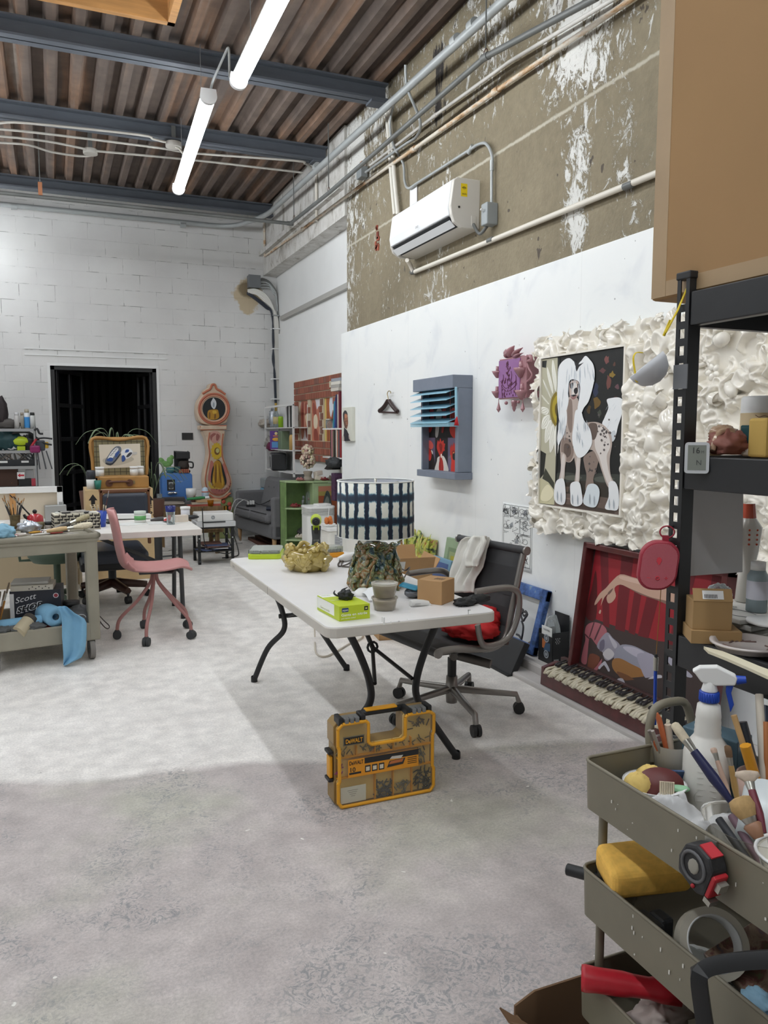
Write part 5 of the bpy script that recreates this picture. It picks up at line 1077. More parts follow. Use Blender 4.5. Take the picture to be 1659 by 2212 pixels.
b.prism([(a+.168,c0+.016),(a+.24,c0+.02),(a+.25,c0+.045),(a+.18,c0+.042)],yl_-.0008,yl_,pm((44,42,42)),ax='y');b.prism([(a+.176,c0+.028),(a+.236,c0+.03),(a+.242,c0+.043),(a+.184,c0+.04)],yl_-.001,yl_,pm((190,110,60)),ax='y');b.prism([(a+.18,c0+.05),(a+.23,c0+.046),(a+.24,c0+.058),(a+.19,c0+.06)],yl_-.001,yl_,pm((206,200,190)),ax='y')
b.build('product_label',None,t)
b=MB();b.bb((x0+.028,yq-.003,.263),(x0+.118,yq,.3),pm((120,112,90)));b.bb((x0+.032,yq-.004,.267),(x0+.114,yq-.002,.296),pm((30,30,32)));b.text('DeWALT',(x0+.037,yq-.0042,.273),X_,Z_,.017,m_yel,w=.072,bold=.025);b.build('badge',None,t)
for xa in(x0+.025,x1-.12):
 b=MB()
 for k in range(3):b.bb((xa+.022*k+.012,yq+.0,.345),(xa+.022*k+.03,yq+.03,.372))
 b.bb((xa+.01,yq+.015,.35),(xa+.08,yq+.06,.368));b.build('latch',mat('grey_latch',(128,130,130),.35,metal=.3),t,bevel=.003)
 b=MB();b.bb((xa-.012,yq+.005,.34),(xa+.008,yq+.07,.376)).bb((xa+.083,yq+.005,.34),(xa+.103,yq+.07,.376));b.build('latch_lug',m_blkp,t,bevel=.005)
b=MB();b.tube([(x0+.1,yq+.075,.33),(x0+.13,yq+.075,.358),(x1-.13,yq+.075,.358),(x1-.1,yq+.075,.33)],.014,n=8);b.build('handle',m_blkp,t);MB().bb((x0+.15,yq+.058,.366),(x1-.15,yq+.092,.375)).build('handle_grip',m_yel,t,bevel=.004)
b=MB();b.bb((x0-.012,yq+.05,.115),(x0+.002,yq+.09,.205));b.build('side_latch',m_yel,t,bevel=.004)
for z in(.1,.215):MB().bb((x0-.018,yq+.045,z),(x0+.004,yq+.1,z+.014)).build('side_lug',m_blkp,t,bevel=.004)
# ================================================================ things leaning along the right wall
def rectY(u0,v0,u1,v1,y):
 """x range and z range on the plane Y=y covered by a rectangle of the photograph"""
 a=onY((u0+u1)/2,v0,y);c=onY((u0+u1)/2,v1,y);l=onY(u0,(v0+v1)/2,y);r=onY(u1,(v0+v1)/2,y)
 return l.x,r.x,c.z,a.z
def boxY(name,label,cat,u0,v0,u1,v1,y,dep,m,grp=None,bevel=.003,z=None,extra=None):
 x0,x1,z0,z1=rectY(u0,v0,u1,v1,y)
 if z is not None:z0=z
 if extra is None:return one(MB().bb((x0,y,z0),(x1,y+dep,z1)),name,label,cat,m,((x0+x1)/2,y+dep/2,z0),grp,bevel=bevel)
 t=thing(name,label,cat,((x0+x1)/2,y+dep/2,z0),0,grp);MB().bb((x0,y,z0),(x1,y+dep,z1)).build('body',m,t,bevel=bevel)
 extra(t,x0,x1,z0,z1,y);return t
def turned(u,vt,vb,w,y,z=None):
 """base point, radius and height of an upright round thing seen at (u, vt..vb), w pixels wide, standing at depth y"""
 p=onY(u,vb,y);q=onY(u,vt,y);k=onY(u+w/2,vb,y);b0=p.copy()
 if z is not None:b0 .z=z
 return b0,k.x-p.x,q.z-b0 .z
def jar(name,label,cat,u,vt,vb,w,y,prof,m,grp=None,parts=(),z=None,n=20):
 """prof in units of radius and height; parts = [(name, prof, material)]"""
 c,r,h=turned(u,vt,vb,w,y,z)
 if not parts:b=MB();b.lathe([(p*r,q*h)for p,q in prof],c,n=n);return one(b,name,label,cat,m,c,grp)
 t=thing(name,label,cat,c,0,grp);MB().lathe([(p*r,q*h)for p,q in prof],c,n=n).build('body',m,t)
 for nm,pr,mm in parts:MB().lathe([(p*r,q*h)for p,q in pr],c,n=n).build(nm,mm,t)
 return t
CUP=[(0,0),(.75,0),(1,1),(.93,1),(.7,.06),(0,.06)];CYL=[(0,0),(1,0),(1,1),(0,1)]
# ---- black tray panel
b=MB();b.prism([(2.555,.0),(2.66,.205),(2.70,.185),(2.60,.0)],4.07,5.0,ax='y')
t=thing('black_canvas','large flat black box panel leaning on the kerb behind the mesh chair','panel',(2.62,4.5,0));b.build('shell',mat('matt_black_board',(50,51,53),.75,var=.08,scale=5),t,bevel=.003)
MB().bb((2.54,4.07,0),(2.575,5.0,.012)).build('lip',pm((36,37,38),.6),t)
# ---- blue frame
t=thing('picture_frame','empty mottled blue wooden frame leaning on the wall behind the chair','frame',(2.8,4.35,.085))
m_bf=mat('mottled_blue_paint',(70,98,152),.5)
nt,N,L,B=nodes(m_bf);tc=N.new('ShaderNodeTexCoord').outputs['Object'];f=noise(N,L,tc,14,6,rough=.7);rp=ramp(N,[(.35,(40,62,78)),(.48,(62,90,146)),(.62,(84,118,176)),(.75,(150,166,150))]);L.new(f,rp.inputs[0]);L.new(rp.outputs[0],B.inputs['Base Color'])
Mf=TR(2.775,4.57,.088)@RY(math.atan2(.105,.41));w_,h_,s=.44,.425,.058
for nm,a,c in(('stile',(0,-s),(0,h_)),('stile',(-w_,-w_+s),(0,h_)),('rail',(-w_,0),(h_-.075,h_)),('rail',(-w_,0),(0,.06))):
 b=MB(Mf);b.bb((-.02,a[0],c[0]),(.02,a[1],c[1]));b.build(nm,m_bf,t,bevel=.006)
# ---- iron scroll bracket, scrap of paper
t0=onX(1128,1345,2.83);b=MB();S=lambda x,y:onX(1000+x/5.53,1240+y/5.53,2.83)
for p in([(680,410),(720,430),(700,470),(730,450),(770,480),(740,530),(720,560),(700,520),(690,480)],[(700,560),(720,620),(715,700),(700,780),(690,800)],[(640,720),(670,735),(700,780)],[(745,440),(765,470),(735,500),(715,480)]):b.tube(crom([S(*q)for q in p],4,False),.007,n=6)
one(b,'iron_bracket','dark wrought iron scroll bracket standing inside the blue frame','bracket',pm((64,63,65),.5),t0)
b=MB();c=onZ(1150,1408,.09);crumple(b,c+V((0,0,.03)),(.05,.1,.06),4,.3);one(b,'paper_scrap','crumpled brown scrap on the kerb under the blue frame','scrap',pm((120,104,92),.8),c)
# ---- respirator carton
bx0,bx1,by0,by1,bz=2.765,2.885,3.925,4.075,.085
t=thing('respirator_carton','open black carton holding a bagged respirator on the kerb','carton',((bx0+bx1)/2,(by0+by1)/2,bz))
hb=.2;b=MB();m_bc=pm((34,35,37),.45);th=.003
b.bb((bx0,by0,bz),(bx0+th,by1,bz+hb*.86)).bb((bx0,by0,bz),(bx1,by0+th,bz+hb)).bb((bx0,by1-th,bz),(bx1,by1,bz+hb)).bb((bx1-th,by0,bz),(bx1,by1,bz+hb*1.5)).bb((bx0,by0,bz),(bx1,by1,bz+th));b.build('carton',m_bc,t)
b=MB();xx=bx0-.0006;yy0=by1-.025;GR,OR,BL=pm((150,156,162),.4),pm((176,108,66),.4),pm((66,88,112),.4)
for z,r in((.155,.026),(.055,.026)):
 for rr_,c_ in((r,GR),(r*.7,pm((70,74,80))),(r*.45,GR)):b.flat([(xx-.0004*(3-rr_*80),(by0+by1)/2-.01+rr_*1.0*cos(a),bz+z+rr_*sin(a))for a in[2*PI*i/16 for i in range(16)]],c_)
b.flat([(xx,(by0+by1)/2+.035,bz+.09),(xx,(by0+by1)/2-.01,bz+.08),(xx,(by0+by1)/2-.01,bz+.13),(xx,(by0+by1)/2+.035,bz+.15)],OR);b.flat([(xx-.0002,(by0+by1)/2+.02,bz+.075),(xx-.0002,(by0+by1)/2-.05,bz+.08),(xx-.0002,(by0+by1)/2-.05,bz+.13),(xx-.0002,(by0+by1)/2,bz+.125)],BL)
yb_=by0-.0006
for k in range(6):b.flat([(bx0+.012+.006*k,yb_,bz+.012),(bx0+.015+.006*k,yb_,bz+.012),(bx0+.015+.006*k,yb_,bz+.035),(bx0+.012+.006*k,yb_,bz+.035)],pm((220,220,220)))
for k in range(5):
 for j in range(4):b.flat([(bx0+.02+.007*k,yb_,bz+.13+.01*j),(bx0+.025+.007*k,yb_,bz+.13+.01*j),(bx0+.025+.007*k,yb_,bz+.137+.01*j),(bx0+.02+.007*k,yb_,bz+.137+.01*j)],pm((190,190,190))if(k+j)%2 else pm((50,50,52)))
b.build('print',None,t)
t=thing('respirator_bag','clear bag with white label sticking out of the black carton','bag',((bx0+bx1)/2,(by0+by1)/2,bz+.01))
b=MB();crumple(b,((bx0+bx1)/2-.01,(by0+by1)/2,bz+.16),(.085,.115,.27),5,.1,2);b.build('bag',clear('bag_film',(226,230,230),.22,.2),t)
b=MB();xx=bx0+.008;b.grid(lambda a,e:(xx-.004*sin(a*3),by0+.02+.11*(1-a),bz+.115+.11*e+.012*a*(1-a)),6,4,pm((226,228,226),.5))
b.text('7502/37082',(xx-.006,by1-.045,bz+.2),(0,-1,0),(0,0,1),.011,pm((40,40,42)),w=.07)
for k in range(4):b.flat([(xx-.006,by1-.02,bz+.17-.011*k),(xx-.006,by1-.06+.004*k,bz+.17-.011*k),(xx-.006,by1-.06+.004*k,bz+.174-.011*k),(xx-.006,by1-.02,bz+.174-.011*k)],pm((80,80,84)))
b.build('label_sheet',None,t)
# ---- red painting with arm and lobster
pn=V((-.985,0,.13)).normalized();pp=V((2.80,3.2,.5))
def Q(x,y,k=0):return onP(1140+x/3.196,1100+y/3.196,pp-pn*k,pn)
up=V((.13,0,.985)).normalized();F0=Q(430,232);F1=Q(1465,447)
yA=Q(437,240).y;yB=2.635;zt=Q(437,240).z+.01;hh=.80
org=pp+up*((zt-pp.z)/up.z);org=V((org.x,0,org.z))
t=thing('red_painting','framed painting of an arm over red stripes above a grey lobster','painting',(2.8,(yA+yB)/2,.09))
def FR(y,d,k):return V((org.x,y,org.z))-up*d-pn*k
m_rf=mat('dark_red_frame',(84,34,34),.35,var=.2,scale=16,coat=.2)
b=MB();fw=.032
def slab(b,y0,y1,d0,d1,k0,k1,m=None):
 P=[FR(y,d,k)for k in(k0,k1)for(y,d)in((y0,d0),(y1,d0),(y1,d1),(y0,d1))]
 return b.add(P,[(0,1,2,3),(7,6,5,4),(0,4,5,1),(1,5,6,2),(2,6,7,3),(3,7,4,0)],m)
for(a,c,d0,d1)in((yA,yA-fw,0,hh),(yB+fw,yB,0,hh),(yA,yB,0,fw),(yA,yB,hh-fw,hh)):
 b=MB();slab(b,a,c,d0,d1,-.055,.02);b.build('frame_bar',m_rf,t,bevel=.005)
b=MB();slab(b,yA-fw,yB+fw,fw,hh-fw,.004,.012,pm((60,50,48),.5));b.build('canvas',None,t)
def Pq(x,y):
 p=onP(1140+x/3.196,1100+y/3.196,pp-pn*.004,pn);k=max(p.y,yB+.03);return V((p.x,k,max(p.z,.14)))
CR,CD=(152,34,44),(110,28,36)
polys=[(CR,[(470,270),(1470,470),(1470,1000),(900,910),(400,735)]),((66,54,52),[(400,735),(900,910),(1470,1005),(1470,1700),(335,1090)])]
for(x0,x1,w0)in((500,545,40),(650,640,60),(770,720,40),(880,800,66),(1090,1010,60),(1280,1210,50)):polys.append((CD,[(x0,275+(x0-470)*.2),(x0+w0*1.4,280+(x0-470)*.2),(x1+w0*.5,800+(x1-470)*.28),(x1-w0*.6,780+(x1-470)*.28)]))
polys+=[((88,30,32),[(400,735),(440,560),(470,420),(480,560),(470,760)],3),((196,160,140),[(640,450),(720,468),(800,490),(900,510),(1000,540),(1080,570),(1080,720),(1000,680),(900,630),(780,590),(700,545),(640,520),(600,545),(610,600),(585,640),(556,648),(545,610),(560,580),(530,610),(505,668),(515,610),(480,650),(462,662),(470,630),(500,580),(540,545),(580,500)],3),
((132,100,88),[(700,545),(780,590),(900,630),(1000,680),(1080,720),(1080,705),(980,640),(860,610),(760,570)],3),((214,182,164),[(650,460),(760,485),(880,520),(860,535),(740,510),(640,480)],4),((204,170,150),[(492,715),(500,695),(508,700),(502,722)],4),((120,88,80),[(556,575),(590,545),(580,570),(560,590)],3),
((170,100,108),[(395,850),(410,800),(460,780),(520,800),(548,845),(520,890),(490,945),(470,930),(440,890),(425,900),(415,1000),(405,1070),(370,1050),(385,960),(400,900)],4),((84,50,56),[(455,785),(462,788),(432,880),(426,875)],2),((84,50,56),[(505,795),(512,800),(470,900),(462,893)],2),((84,50,56),[(400,860),(428,890),(424,896),(396,868)],2),((176,104,112),[(330,1080),(370,1075),(398,1120),(370,1130),(335,1100)],4),((170,100,108),[(500,1050),(515,1035),(500,1090),(440,1150),(430,1145)],3),
((150,146,160),[(480,950),(500,900),(550,850),(590,890),(640,940),(620,1000),(560,1045),(530,1030),(520,990)],4),((110,104,122),[(500,920),(530,900),(530,960),(500,980)],4),((186,182,192),[(560,870),(585,890),(620,935),(600,960)],4),((200,196,200),[(520,1000),(560,960),(600,1000),(560,1040)],4),
((150,150,164),[(600,1010),(640,940),(720,940),(800,975),(870,1020),(880,1130),(820,1180),(760,1210),(680,1170),(610,1110)],4),((156,110,62),[(590,1040),(640,1030),(720,1070),(790,1110),(800,1180),(740,1200),(650,1160),(590,1100)],4),((186,182,196),[(660,950),(740,955),(820,1000),(780,1030),(700,990)],4),((166,162,178),[(760,1000),(860,1000),(890,1060),(870,1150),(820,1170),(780,1090)],4),((120,78,50),[(620,1120),(700,1150),(760,1200),(700,1190),(640,1160)],4),
((198,196,204),[(745,1250),(800,1200),(870,1150),(930,1150),(900,1210),(820,1260)],4),((160,116,70),[(800,1240),(870,1190),(910,1210),(850,1260)],4),((190,188,198),[(490,1090),(530,1050),(545,1060),(570,1110),(558,1120),(530,1075),(500,1105)],2),((186,184,194),[(620,1175),(660,1170),(690,1230),(760,1290),(830,1330),(820,1345),(700,1280),(640,1220)],3),((172,170,184),[(980,1020),(1060,1080),(1140,1150),(1110,1160),(1030,1110),(975,1060)],3),((150,108,72),[(960,1240),(1030,1300),(1060,1430),(1010,1420),(960,1330)],4),((190,188,196),[(970,1180),(1060,1290),(1180,1440),(1140,1440),(1030,1320),(960,1220)],3),((136,60,62),[(1000,1260),(1030,1310),(1015,1320),(990,1280)],3),((120,66,46),[(430,1000),(500,1020),(480,1080),(420,1110)],3),((196,194,204),[(880,1270),(990,1310),(1060,1400),(960,1340),(880,1300)],3)]
art(Pq,polys,tow=pn,base_d=.0006,step=.00008).build('painting',None,t)
# ---- sculpted keyboard on the kerb
ky0,ky1=3.80,2.62;t=thing('clay_keyboard','sculpted piano keyboard with curling keys along the kerb','keyboard',(2.67,(ky0+ky1)/2,.028))
m_kb2=mat('dark_red_glaze',(88,40,40),.3,var=.3,scale=20,coat=.3)
b=MB();b.prism([(2.595,.03),(2.60,.112),(2.63,.118),(2.735,.15),(2.76,.165),(2.76,.03)],ky1,ky0,ax='y');b.build('case',m_kb2,t,bevel=.003)
MB().bb((2.735,ky1,.15),(2.765,ky0-.0,.178)).build('back_rail',mat('brown_rail',(74,50,48),.4),t,bevel=.004)
b=MB();b.prism([(2.60,.11),(2.60,.135),(2.70,.16),(2.735,.15)],ky0-.03,ky0,ax='y');b.build('cheek',m_kb2,t,bevel=.003)
m_ivk=mat('ivory_clay',(222,214,190),.35,var=.06,scale=30);m_ebk=mat('charcoal_clay',(52,50,52),.4);rr=RND(6);y=ky0-.035;i=0
while y>ky1+.02:
 w=.0225;b=MB();dz=rr.uniform(-.003,.005);zz=rr.uniform(-.004,.004)
 b.grid(lambda a,e:(2.592+.14*a,y-w*e*.9+zz*a,.118+.036*a+dz*sin(a*5+i)+.006*sin(a*9+i*2)*(1-a)-.02*max(0,.06-a)*12),8,2);b.build('white_key',m_ivk,t,solid=.008);y-=w
 if i%7 not in(2,6):
  b=MB();P=[V((2.655+.015*k,y+rr.uniform(-.004,.004),.152+.004*k+rr.uniform(-.002,.004)))for k in range(6)];b.tube(crom(P,3,False),[.005+.0045*sin(PI*min(1,(k+2)/10))for k in range(16)],n=7);b.build('black_key',m_ebk,t)
 i+=1
# ---- leaning pictures further along, open carton, wall socket
gx=V((2.83,0,0))
def lean(name,label,u0,v0,u1,zb,m,extra=None,thick=.03,cat='painting',X=2.86,foot=.1):
 tl,tr=onX(u0,v0,X),onX(u1,v0,X);zt=tl.z
 t=thing(name,label,cat,(X-.05,(tl.y+tr.y)/2,zb));b=MB();P=[(X,zt),(X-foot,zb),(X-foot+thick,zb),(X+thick-.005,zt)]
 b.prism(P,tr.y,tl.y,ax='y');b.build('frame',m,t,bevel=.004)
 if extra:extra(t,tl.y,tr.y,zb,zt,lambda y,z,k=0:V((X-foot*(zt-z)/(zt-zb)-.002-k,y,z)))
 return t
def ex_green(t,ya,yb,zb,zt,S):
 b=MB();a,c=ya-.06,yb+.06;b.flat([S(a,zb+.06),S(c,zb+.06),S(c,zt-.07),S(a,zt-.07)],pm((122,142,110),.5));b.flat([S(a-.03,zb+.08,.001),S(c+.03,zb+.08,.001),S(c+.03,zt-.1,.001),S(a-.03,zt-.1,.001)],pm((150,162,118),.5))
 b.flat([S(a-.06,zb+.1,.002),S(c+.05,zb+.1,.002),S(c+.05,zt-.13,.002),S(a-.06,zt-.13,.002)],pm((172,162,60),.5));b.build('painted_panel',None,t)
lean('green_frame_painting','pale green framed panel with ochre centre behind the draped coat',965,1160,1030,.09,mat('sage_paint',(146,166,134),.6,var=.06,scale=9),ex_green)
def ex_blue(t,ya,yb,zb,zt,S):b=MB();b.flat([S(ya-.03,zb+.03),S(yb+.03,zb+.03),S(yb+.03,zt-.03),S(ya-.03,zt-.03)],pm((74,98,150),.5));b.build('blue_field',None,t)
lean('blue_canvas','small canvas with blue field leaning left of the green frame',933,1199,975,.09,pm((120,160,186),.5),ex_blue,X=2.8)
m_rel=mat('multicolour_relief_glaze',(140,150,60),.3,coat=.3)
nt,N,L,B=nodes(m_rel);tc=N.new('ShaderNodeTexCoord').outputs['Object'];f=noise(N,L,tc,13,4,dist=.8);rp=ramp(N,[(.3,(52,46,40)),(.4,(86,104,62)),(.47,(176,186,84)),(.56,(190,182,90)),(.62,(176,110,90)),(.7,(56,66,52))]);L.new(f,rp.inputs[0]);L.new(rp.outputs[0],B.inputs['Base Color'])
tl=onX(872,1150,2.84);tr=onX(934,1150,2.84);zt=tl.z;t=thing('relief_panel','yellow green ceramic relief panel leaning on the wall behind the lamp','artwork',(2.8,(tl.y+tr.y)/2,.09));rr=RND(12)
b=MB();b.prism([(2.86,zt),(2.76,.09),(2.8,.09),(2.89,zt)],tr.y,tl.y,ax='y')
for i in range(70):
 z=rr.uniform(.2,zt+.01);y=rr.uniform(tr.y,tl.y);x=2.86-.1*(zt-z)/(zt-.09);s=rr.uniform(.02,.05);b.ball((x,y,z),(s*.6,s*.6,s*1.5),n=8,M=RX(rr.uniform(-.8,.8)),jit=.15,rnd=rr)
for i in range(22):y=tr.y+(tl.y-tr.y)*rr.random();leafp(b,(2.83,y,zt-.14),(2.85,y+rr.uniform(-.06,.06),zt+rr.uniform(-.02,.05)),.02)
b.build('relief',m_rel,t)
cx_,cy_=2.36,5.33;t=thing('carton','tall open cardboard carton with raised flaps behind the folding table','carton',(cx_,cy_,0),-.15)
hc=.47;b=MB();w=.2
for a,c in(((-w,-w),(w,-w+.004)),((-w,w-.004),(w,w)),((-w,-w),(-w+.004,w)),((w-.004,-w),(w,w))):b.bb((*a,0),(*c,hc))
b.bb((-w,-w,0),(w,w,.004));b.build('carton',m_card,t,world=0)
for M_,d in((TR(0,-w,hc)@RX(.5),(2*w,.003,.16)),(TR(0,w,hc)@RX(-.35),(2*w,.003,.17)),(TR(w,0,hc)@RY(.5),(.003,2*w,.13)),(TR(-w,0,hc)@RY(-.7),(.003,2*w,.13))):
 b=MB(M_);b.box((0,0,d[2]/2),d);b.build('flap',m_card,t,world=0)
b=MB(TR(0,-w,hc)@RX(.5));b.flat([(-.15,-.003,.04),(-.02,-.003,.04),(-.02,-.003,.13),(-.15,-.003,.13)],pm((220,220,216)));
for k in range(7):b.flat([(-.14+.014*k,-.004,.06),(-.134+.014*k,-.004,.06),(-.134+.014*k,-.004,.09),(-.14+.014*k,-.004,.09)],pm((60,60,62)))
b.build('shipping_label',None,t,world=0)
c=onX(861,1168,XW);t=thing('wall_socket','white wall socket with plug on the drywall behind the lamp','socket',c)
MB().bb(c+V((-.008,-.04,-.06)),c+V((0,.04,.06))).build('plate',m_white,t,bevel=.003);b=MB();b.bb(c+V((-.05,-.02,-.06)),c+V((-.008,.02,-.015)));b.build('plug',m_white,t,bevel=.006)
cable('plug_cable','white cable hanging from the wall socket behind the lamp',[c+V((-.05,0,-.05)),c+V((-.06,.03,-.2)),c+V((-.03,.12,-.45)),c+V((-.15,.3,-.75))],.005,m_white)
pts=[onZ(680,1372,.01),onZ(680,1390,.008),onZ(684,1412,.008),onZ(702,1418,.008),onZ(725,1408,.008),onZ(755,1390,.008),onZ(783,1375,.01)]
cable('floor_cable','beige extension cord curving on the floor under the folding table',[pts[0]+V((0,.05,.4))]+pts+[pts[-1]+V((.2,.5,0))],.006,pm((206,198,184),.5))
# ================================================================ painted grandfather clock against the back wall
YC=11.12
def ck(x,y,Y=YC):return onY(340+x/3.95,800+y/3.95,Y)
t=thing('longcase_clock','curvy painted longcase clock with candle and flower against the back wall','clock',(ck(490,900).x,YC+.12,0))
m_cs=mat('cream_pink_clay',(206,184,160),.5,var=.12,scale=10);m_tc=pm((190,112,84),.5)
def body(pts,y0,y1,name,m,k=4):
 P=[V((p.x,0,p.z))for p in[ck(*q)for q in pts]];P=crom(P,k)if k else P;b=MB();b.prism([(p.x,p.z)for p in P],y0,y1,ax='y',smooth=True);return b.build(name,m,t,bevel=.012)
def circ(cx_,cy_,rx,ry=None,n=16):return[(cx_+rx*cos(2*PI*i/n),cy_+(ry or rx)*sin(2*PI*i/n))for i in range(n)]
YB_=D-.03
body([(385,210),(410,165),(440,150),(450,118),(478,108),(505,118),(518,150),(550,165),(585,210),(612,270),(616,330),(605,400),(580,450),(480,470),(380,450),(345,400),(338,330),(350,265)],YC,YB_,'hood',m_cs)
body([(365,470),(590,470),(592,505),(365,508)],YC-.02,YB_,'cornice',m_cs,0)
body([(395,508),(560,508),(575,560),(560,650),(570,740),(600,830),(636,930),(636,990),(605,1050),(560,1085),(500,1095),(450,1070),(415,1030),(398,960),(402,880),(425,780),(432,680),(415,580)],YC,YB_,'case',m_cs)
x0=ck(452,1100).x;x1=ck(650,1100).x;zt=ck(550,1085).z
MB().bb((x0,YC+.01,0),(x1,YB_,zt)).build('base',mat('sage_base',(140,150,96),.5,var=.1,scale=12),t,bevel=.015)
def oval(b,cx_,cy_,r,w,m,ry=None):b.tube([ck(*p,YC-.004)for p in circ(cx_,cy_,r,ry,28)],w,m,n=6,closed=True)
b=MB();oval(b,483,328,128,.016,pm((184,108,84),.5));oval(b,483,328,112,.012,pm((206,150,124),.5));b.build('dial_ring',None,t)
def Pc(x,y):return ck(x,y,YC-.001)
OC,OD,OL=(176,130,36),(120,82,28),(206,168,60)
polys=[((22,26,30),circ(483,328,98,98,30)),((206,210,214),[(478,235),(500,265),(502,300),(485,330),(462,310),(456,275),(468,250)],4),((150,160,168),[(478,270),(488,290),(482,318),(472,300)],4),(OC,[(430,350),(460,335),(510,335),(522,360),(526,400),(500,418),(460,420),(430,410)],3),(OD,[(440,360),(452,365),(450,410),(438,405)],3),(OL,[(470,345),(500,345),(505,365),(475,370)],3),(OD,[(488,370),(500,380),(496,412),(484,410)],3),
((196,150,136),[(440,545),(470,520),(510,520),(540,545),(530,600),(490,625),(455,600)],4),((150,90,84),[(450,560),(480,535),(500,545),(470,570),(460,600)],3),((150,90,84),[(505,540),(532,560),(515,600),(500,590)],3),
((206,172,44),[(455+50+52*cos(a)*(1 if k%2 else.82),690+78*sin(a)*(1 if k%2 else.84))for k,a in enumerate([2*PI*i/28 for i in range(28)])]),((120,84,40),circ(508,690,24,32)),((196,190,120),circ(512,685,15,20)),
((186,116,104),[(455,770),(480,800),(470,900),(450,960),(430,930),(440,850)],4),((186,116,104),[(560,790),(590,850),(615,930),(600,980),(570,930),(555,850)],4),((30,34,36),[(510,765),(545,790),(575,880),(588,960),(540,1000),(480,990),(455,930),(470,830)],4),
(OC,[(480,790),(510,768),(540,790),(550,860),(572,960),(560,1000),(520,1015),(470,1000),(470,900),(480,840)],3),(OD,[(495,800),(505,850),(500,960),(488,930)],3),(OD,[(525,800),(535,870),(545,960),(530,930)],3),(OL,[(510,790),(518,860),(514,960),(506,860)],3),(OL,[(550,900),(560,960),(552,985),(546,940)],3),(OL,[(478,900),(486,960),(480,985),(472,950)],3),((200,170,70),[(440,940),(470,990),(540,1010),(500,1030),(440,990)],3),((170,104,94),[(450,1010),(560,1015),(600,990),(570,1045),(490,1055)],3),((196,150,130),[(590,870),(618,940),(600,1010),(590,960)],3)]
for i in range(9):a=.3+i*.3;polys.append(((120,70,66),[(545+70*cos(a),930+85*sin(a)),(548+84*cos(a),935+100*sin(a)),(543+84*cos(a+.06),935+100*sin(a+.06))]))
art(Pc,polys,tow=(0,-1,0),step=.0006).build('painting',None,t)
b=MB();b.tube([ck(*p,YC-.006)for p in((440,1062),(480,1092),(530,1100),(580,1085),(625,1045))],.016,m_tc,n=6);b.tube([ck(*p,YC-.006)for p in((365,482),(590,474))],.014,m_tc,n=6);b.tube([ck(*p,YC-.006)for p in((368,505),(588,500))],.012,m_tc,n=6)
b.tube(crom([ck(*p,YC-.004)for p in((385,200),(420,178),(450,160),(465,125),(490,125),(505,158),(540,178),(580,205))],4,False),.016,m_tc,n=6)
b.tube(crom([ck(*p,YC-.004)for p in((445,530),(435,620),(445,720),(420,850),(410,960),(450,1040),(530,1065),(600,1020),(622,950),(590,840),(555,740),(550,640),(560,540))],4,False),.009,m_tc,n=6);b.build('moulding',None,t)
b=MB()
for(x,y)in((615,1140),(622,1175),(628,1225),(525,1130),(565,1120),(480,1135)):b.ball(ck(x,y,YC+.005),(.03,.008,.03),pm((206,92,76),.5),n=10)
P=[ck(*q,YC+.005)for q in((500,1155),(540,1170),(590,1150),(605,1160),(608,1225),(510,1225))];b.flat(P,pm((28,30,28)))
for x in(515,535,560,585):b.tube([ck(x,1158,YC),ck(x+2,1220,YC)],.016,pm(OC),n=6)
b.build('base_decoration',None,t)
boxY('wall_photo','small dark photograph on the block wall left of the clock','photo',393,935,417,950,D-.012,.01,pm((40,40,42),.4),bevel=0)
# ================================================================ wooden chest, bread box, coffee maker and cart
yk=9.75;x0,x1,z0,z1=rectY(352,1143,484,1172,yk);x0=1.12;zt=.60;zb=.27
t=thing('wooden_chest','low rough wooden chest behind the printer cart by the back wall','chest',((x0+x1)/2,yk+.25,0));m_wd=mat('striped_rough_wood',(122,98,66),.7,var=.35,scale=7,stretch=(6,1,.6))
MB().bb((x0,yk,zb),(x1,yk+.5,zt)).build('body',m_wd,t,bevel=.006)
for k in range(4):xa=x0+.02+k*(x1-x0-.02)/4;MB().bb((xa,yk-.015,zb+.03),(xa+(x1-x0)/4-.03,yk,zt-.05)).build('panel',m_wd,t,bevel=.004)
for xa in(x0+.05,x1-.1):
 for ya in(yk+.03,yk+.44):MB().bb((xa,ya,0),(xa+.05,ya+.05,zb)).build('leg',m_wd,t)
b=MB()
for u in(372,462):c=onY(u,1158,yk-.016);b.ball(c,(.02,.012,.02),n=10)
b.build('knobs',pm((40,36,34)),t)
ys=yk+.08
xa,xb,za,zb2=rectY(345,1077,414,1092,ys)
t=thing('scanner','grey flatbed scanner under papers and the blue bread box','scanner',((xa+xb)/2,ys+.16,zt));MB().bb((xa,ys,zt),(xb,ys+.33,onY(380,1083,ys).z)).build('body',pm((116,120,124),.5),t,bevel=.008)
b=MB();zs=onY(380,1083,ys).z;
for k in range(4):b.box(((xa+xb)/2-.05,ys+.1,zs+.006+.01*k),(.28,.2,.008),pm([(222,222,220),(150,60,60),(214,214,210),(70,74,80)][k]),RZ(.1*k-.1))
one(b,'paper_stack','stack of magazines and papers on the grey scanner','papers',None,((xa+xb)/2-.05,ys+.1,zs))
yb2=ys+.33-.02;xa,xb,za,zc_=rectY(351,1022,416,1078,yb2);m_bb=mat('blue_enamel',(74,120,184),.35)
t=thing('bread_box','glossy blue upright bread box under the coffee maker','bread box',((xa+xb)/2,yb2+.13,zt));b=MB();P=rrect(xb-xa,zc_-zt,.04,5,(xa+xb)/2,(zc_+zt)/2);b.prism(P,yb2,yb2+.28,ax='y',smooth=True);b.build('body',m_bb,t,bevel=.008)
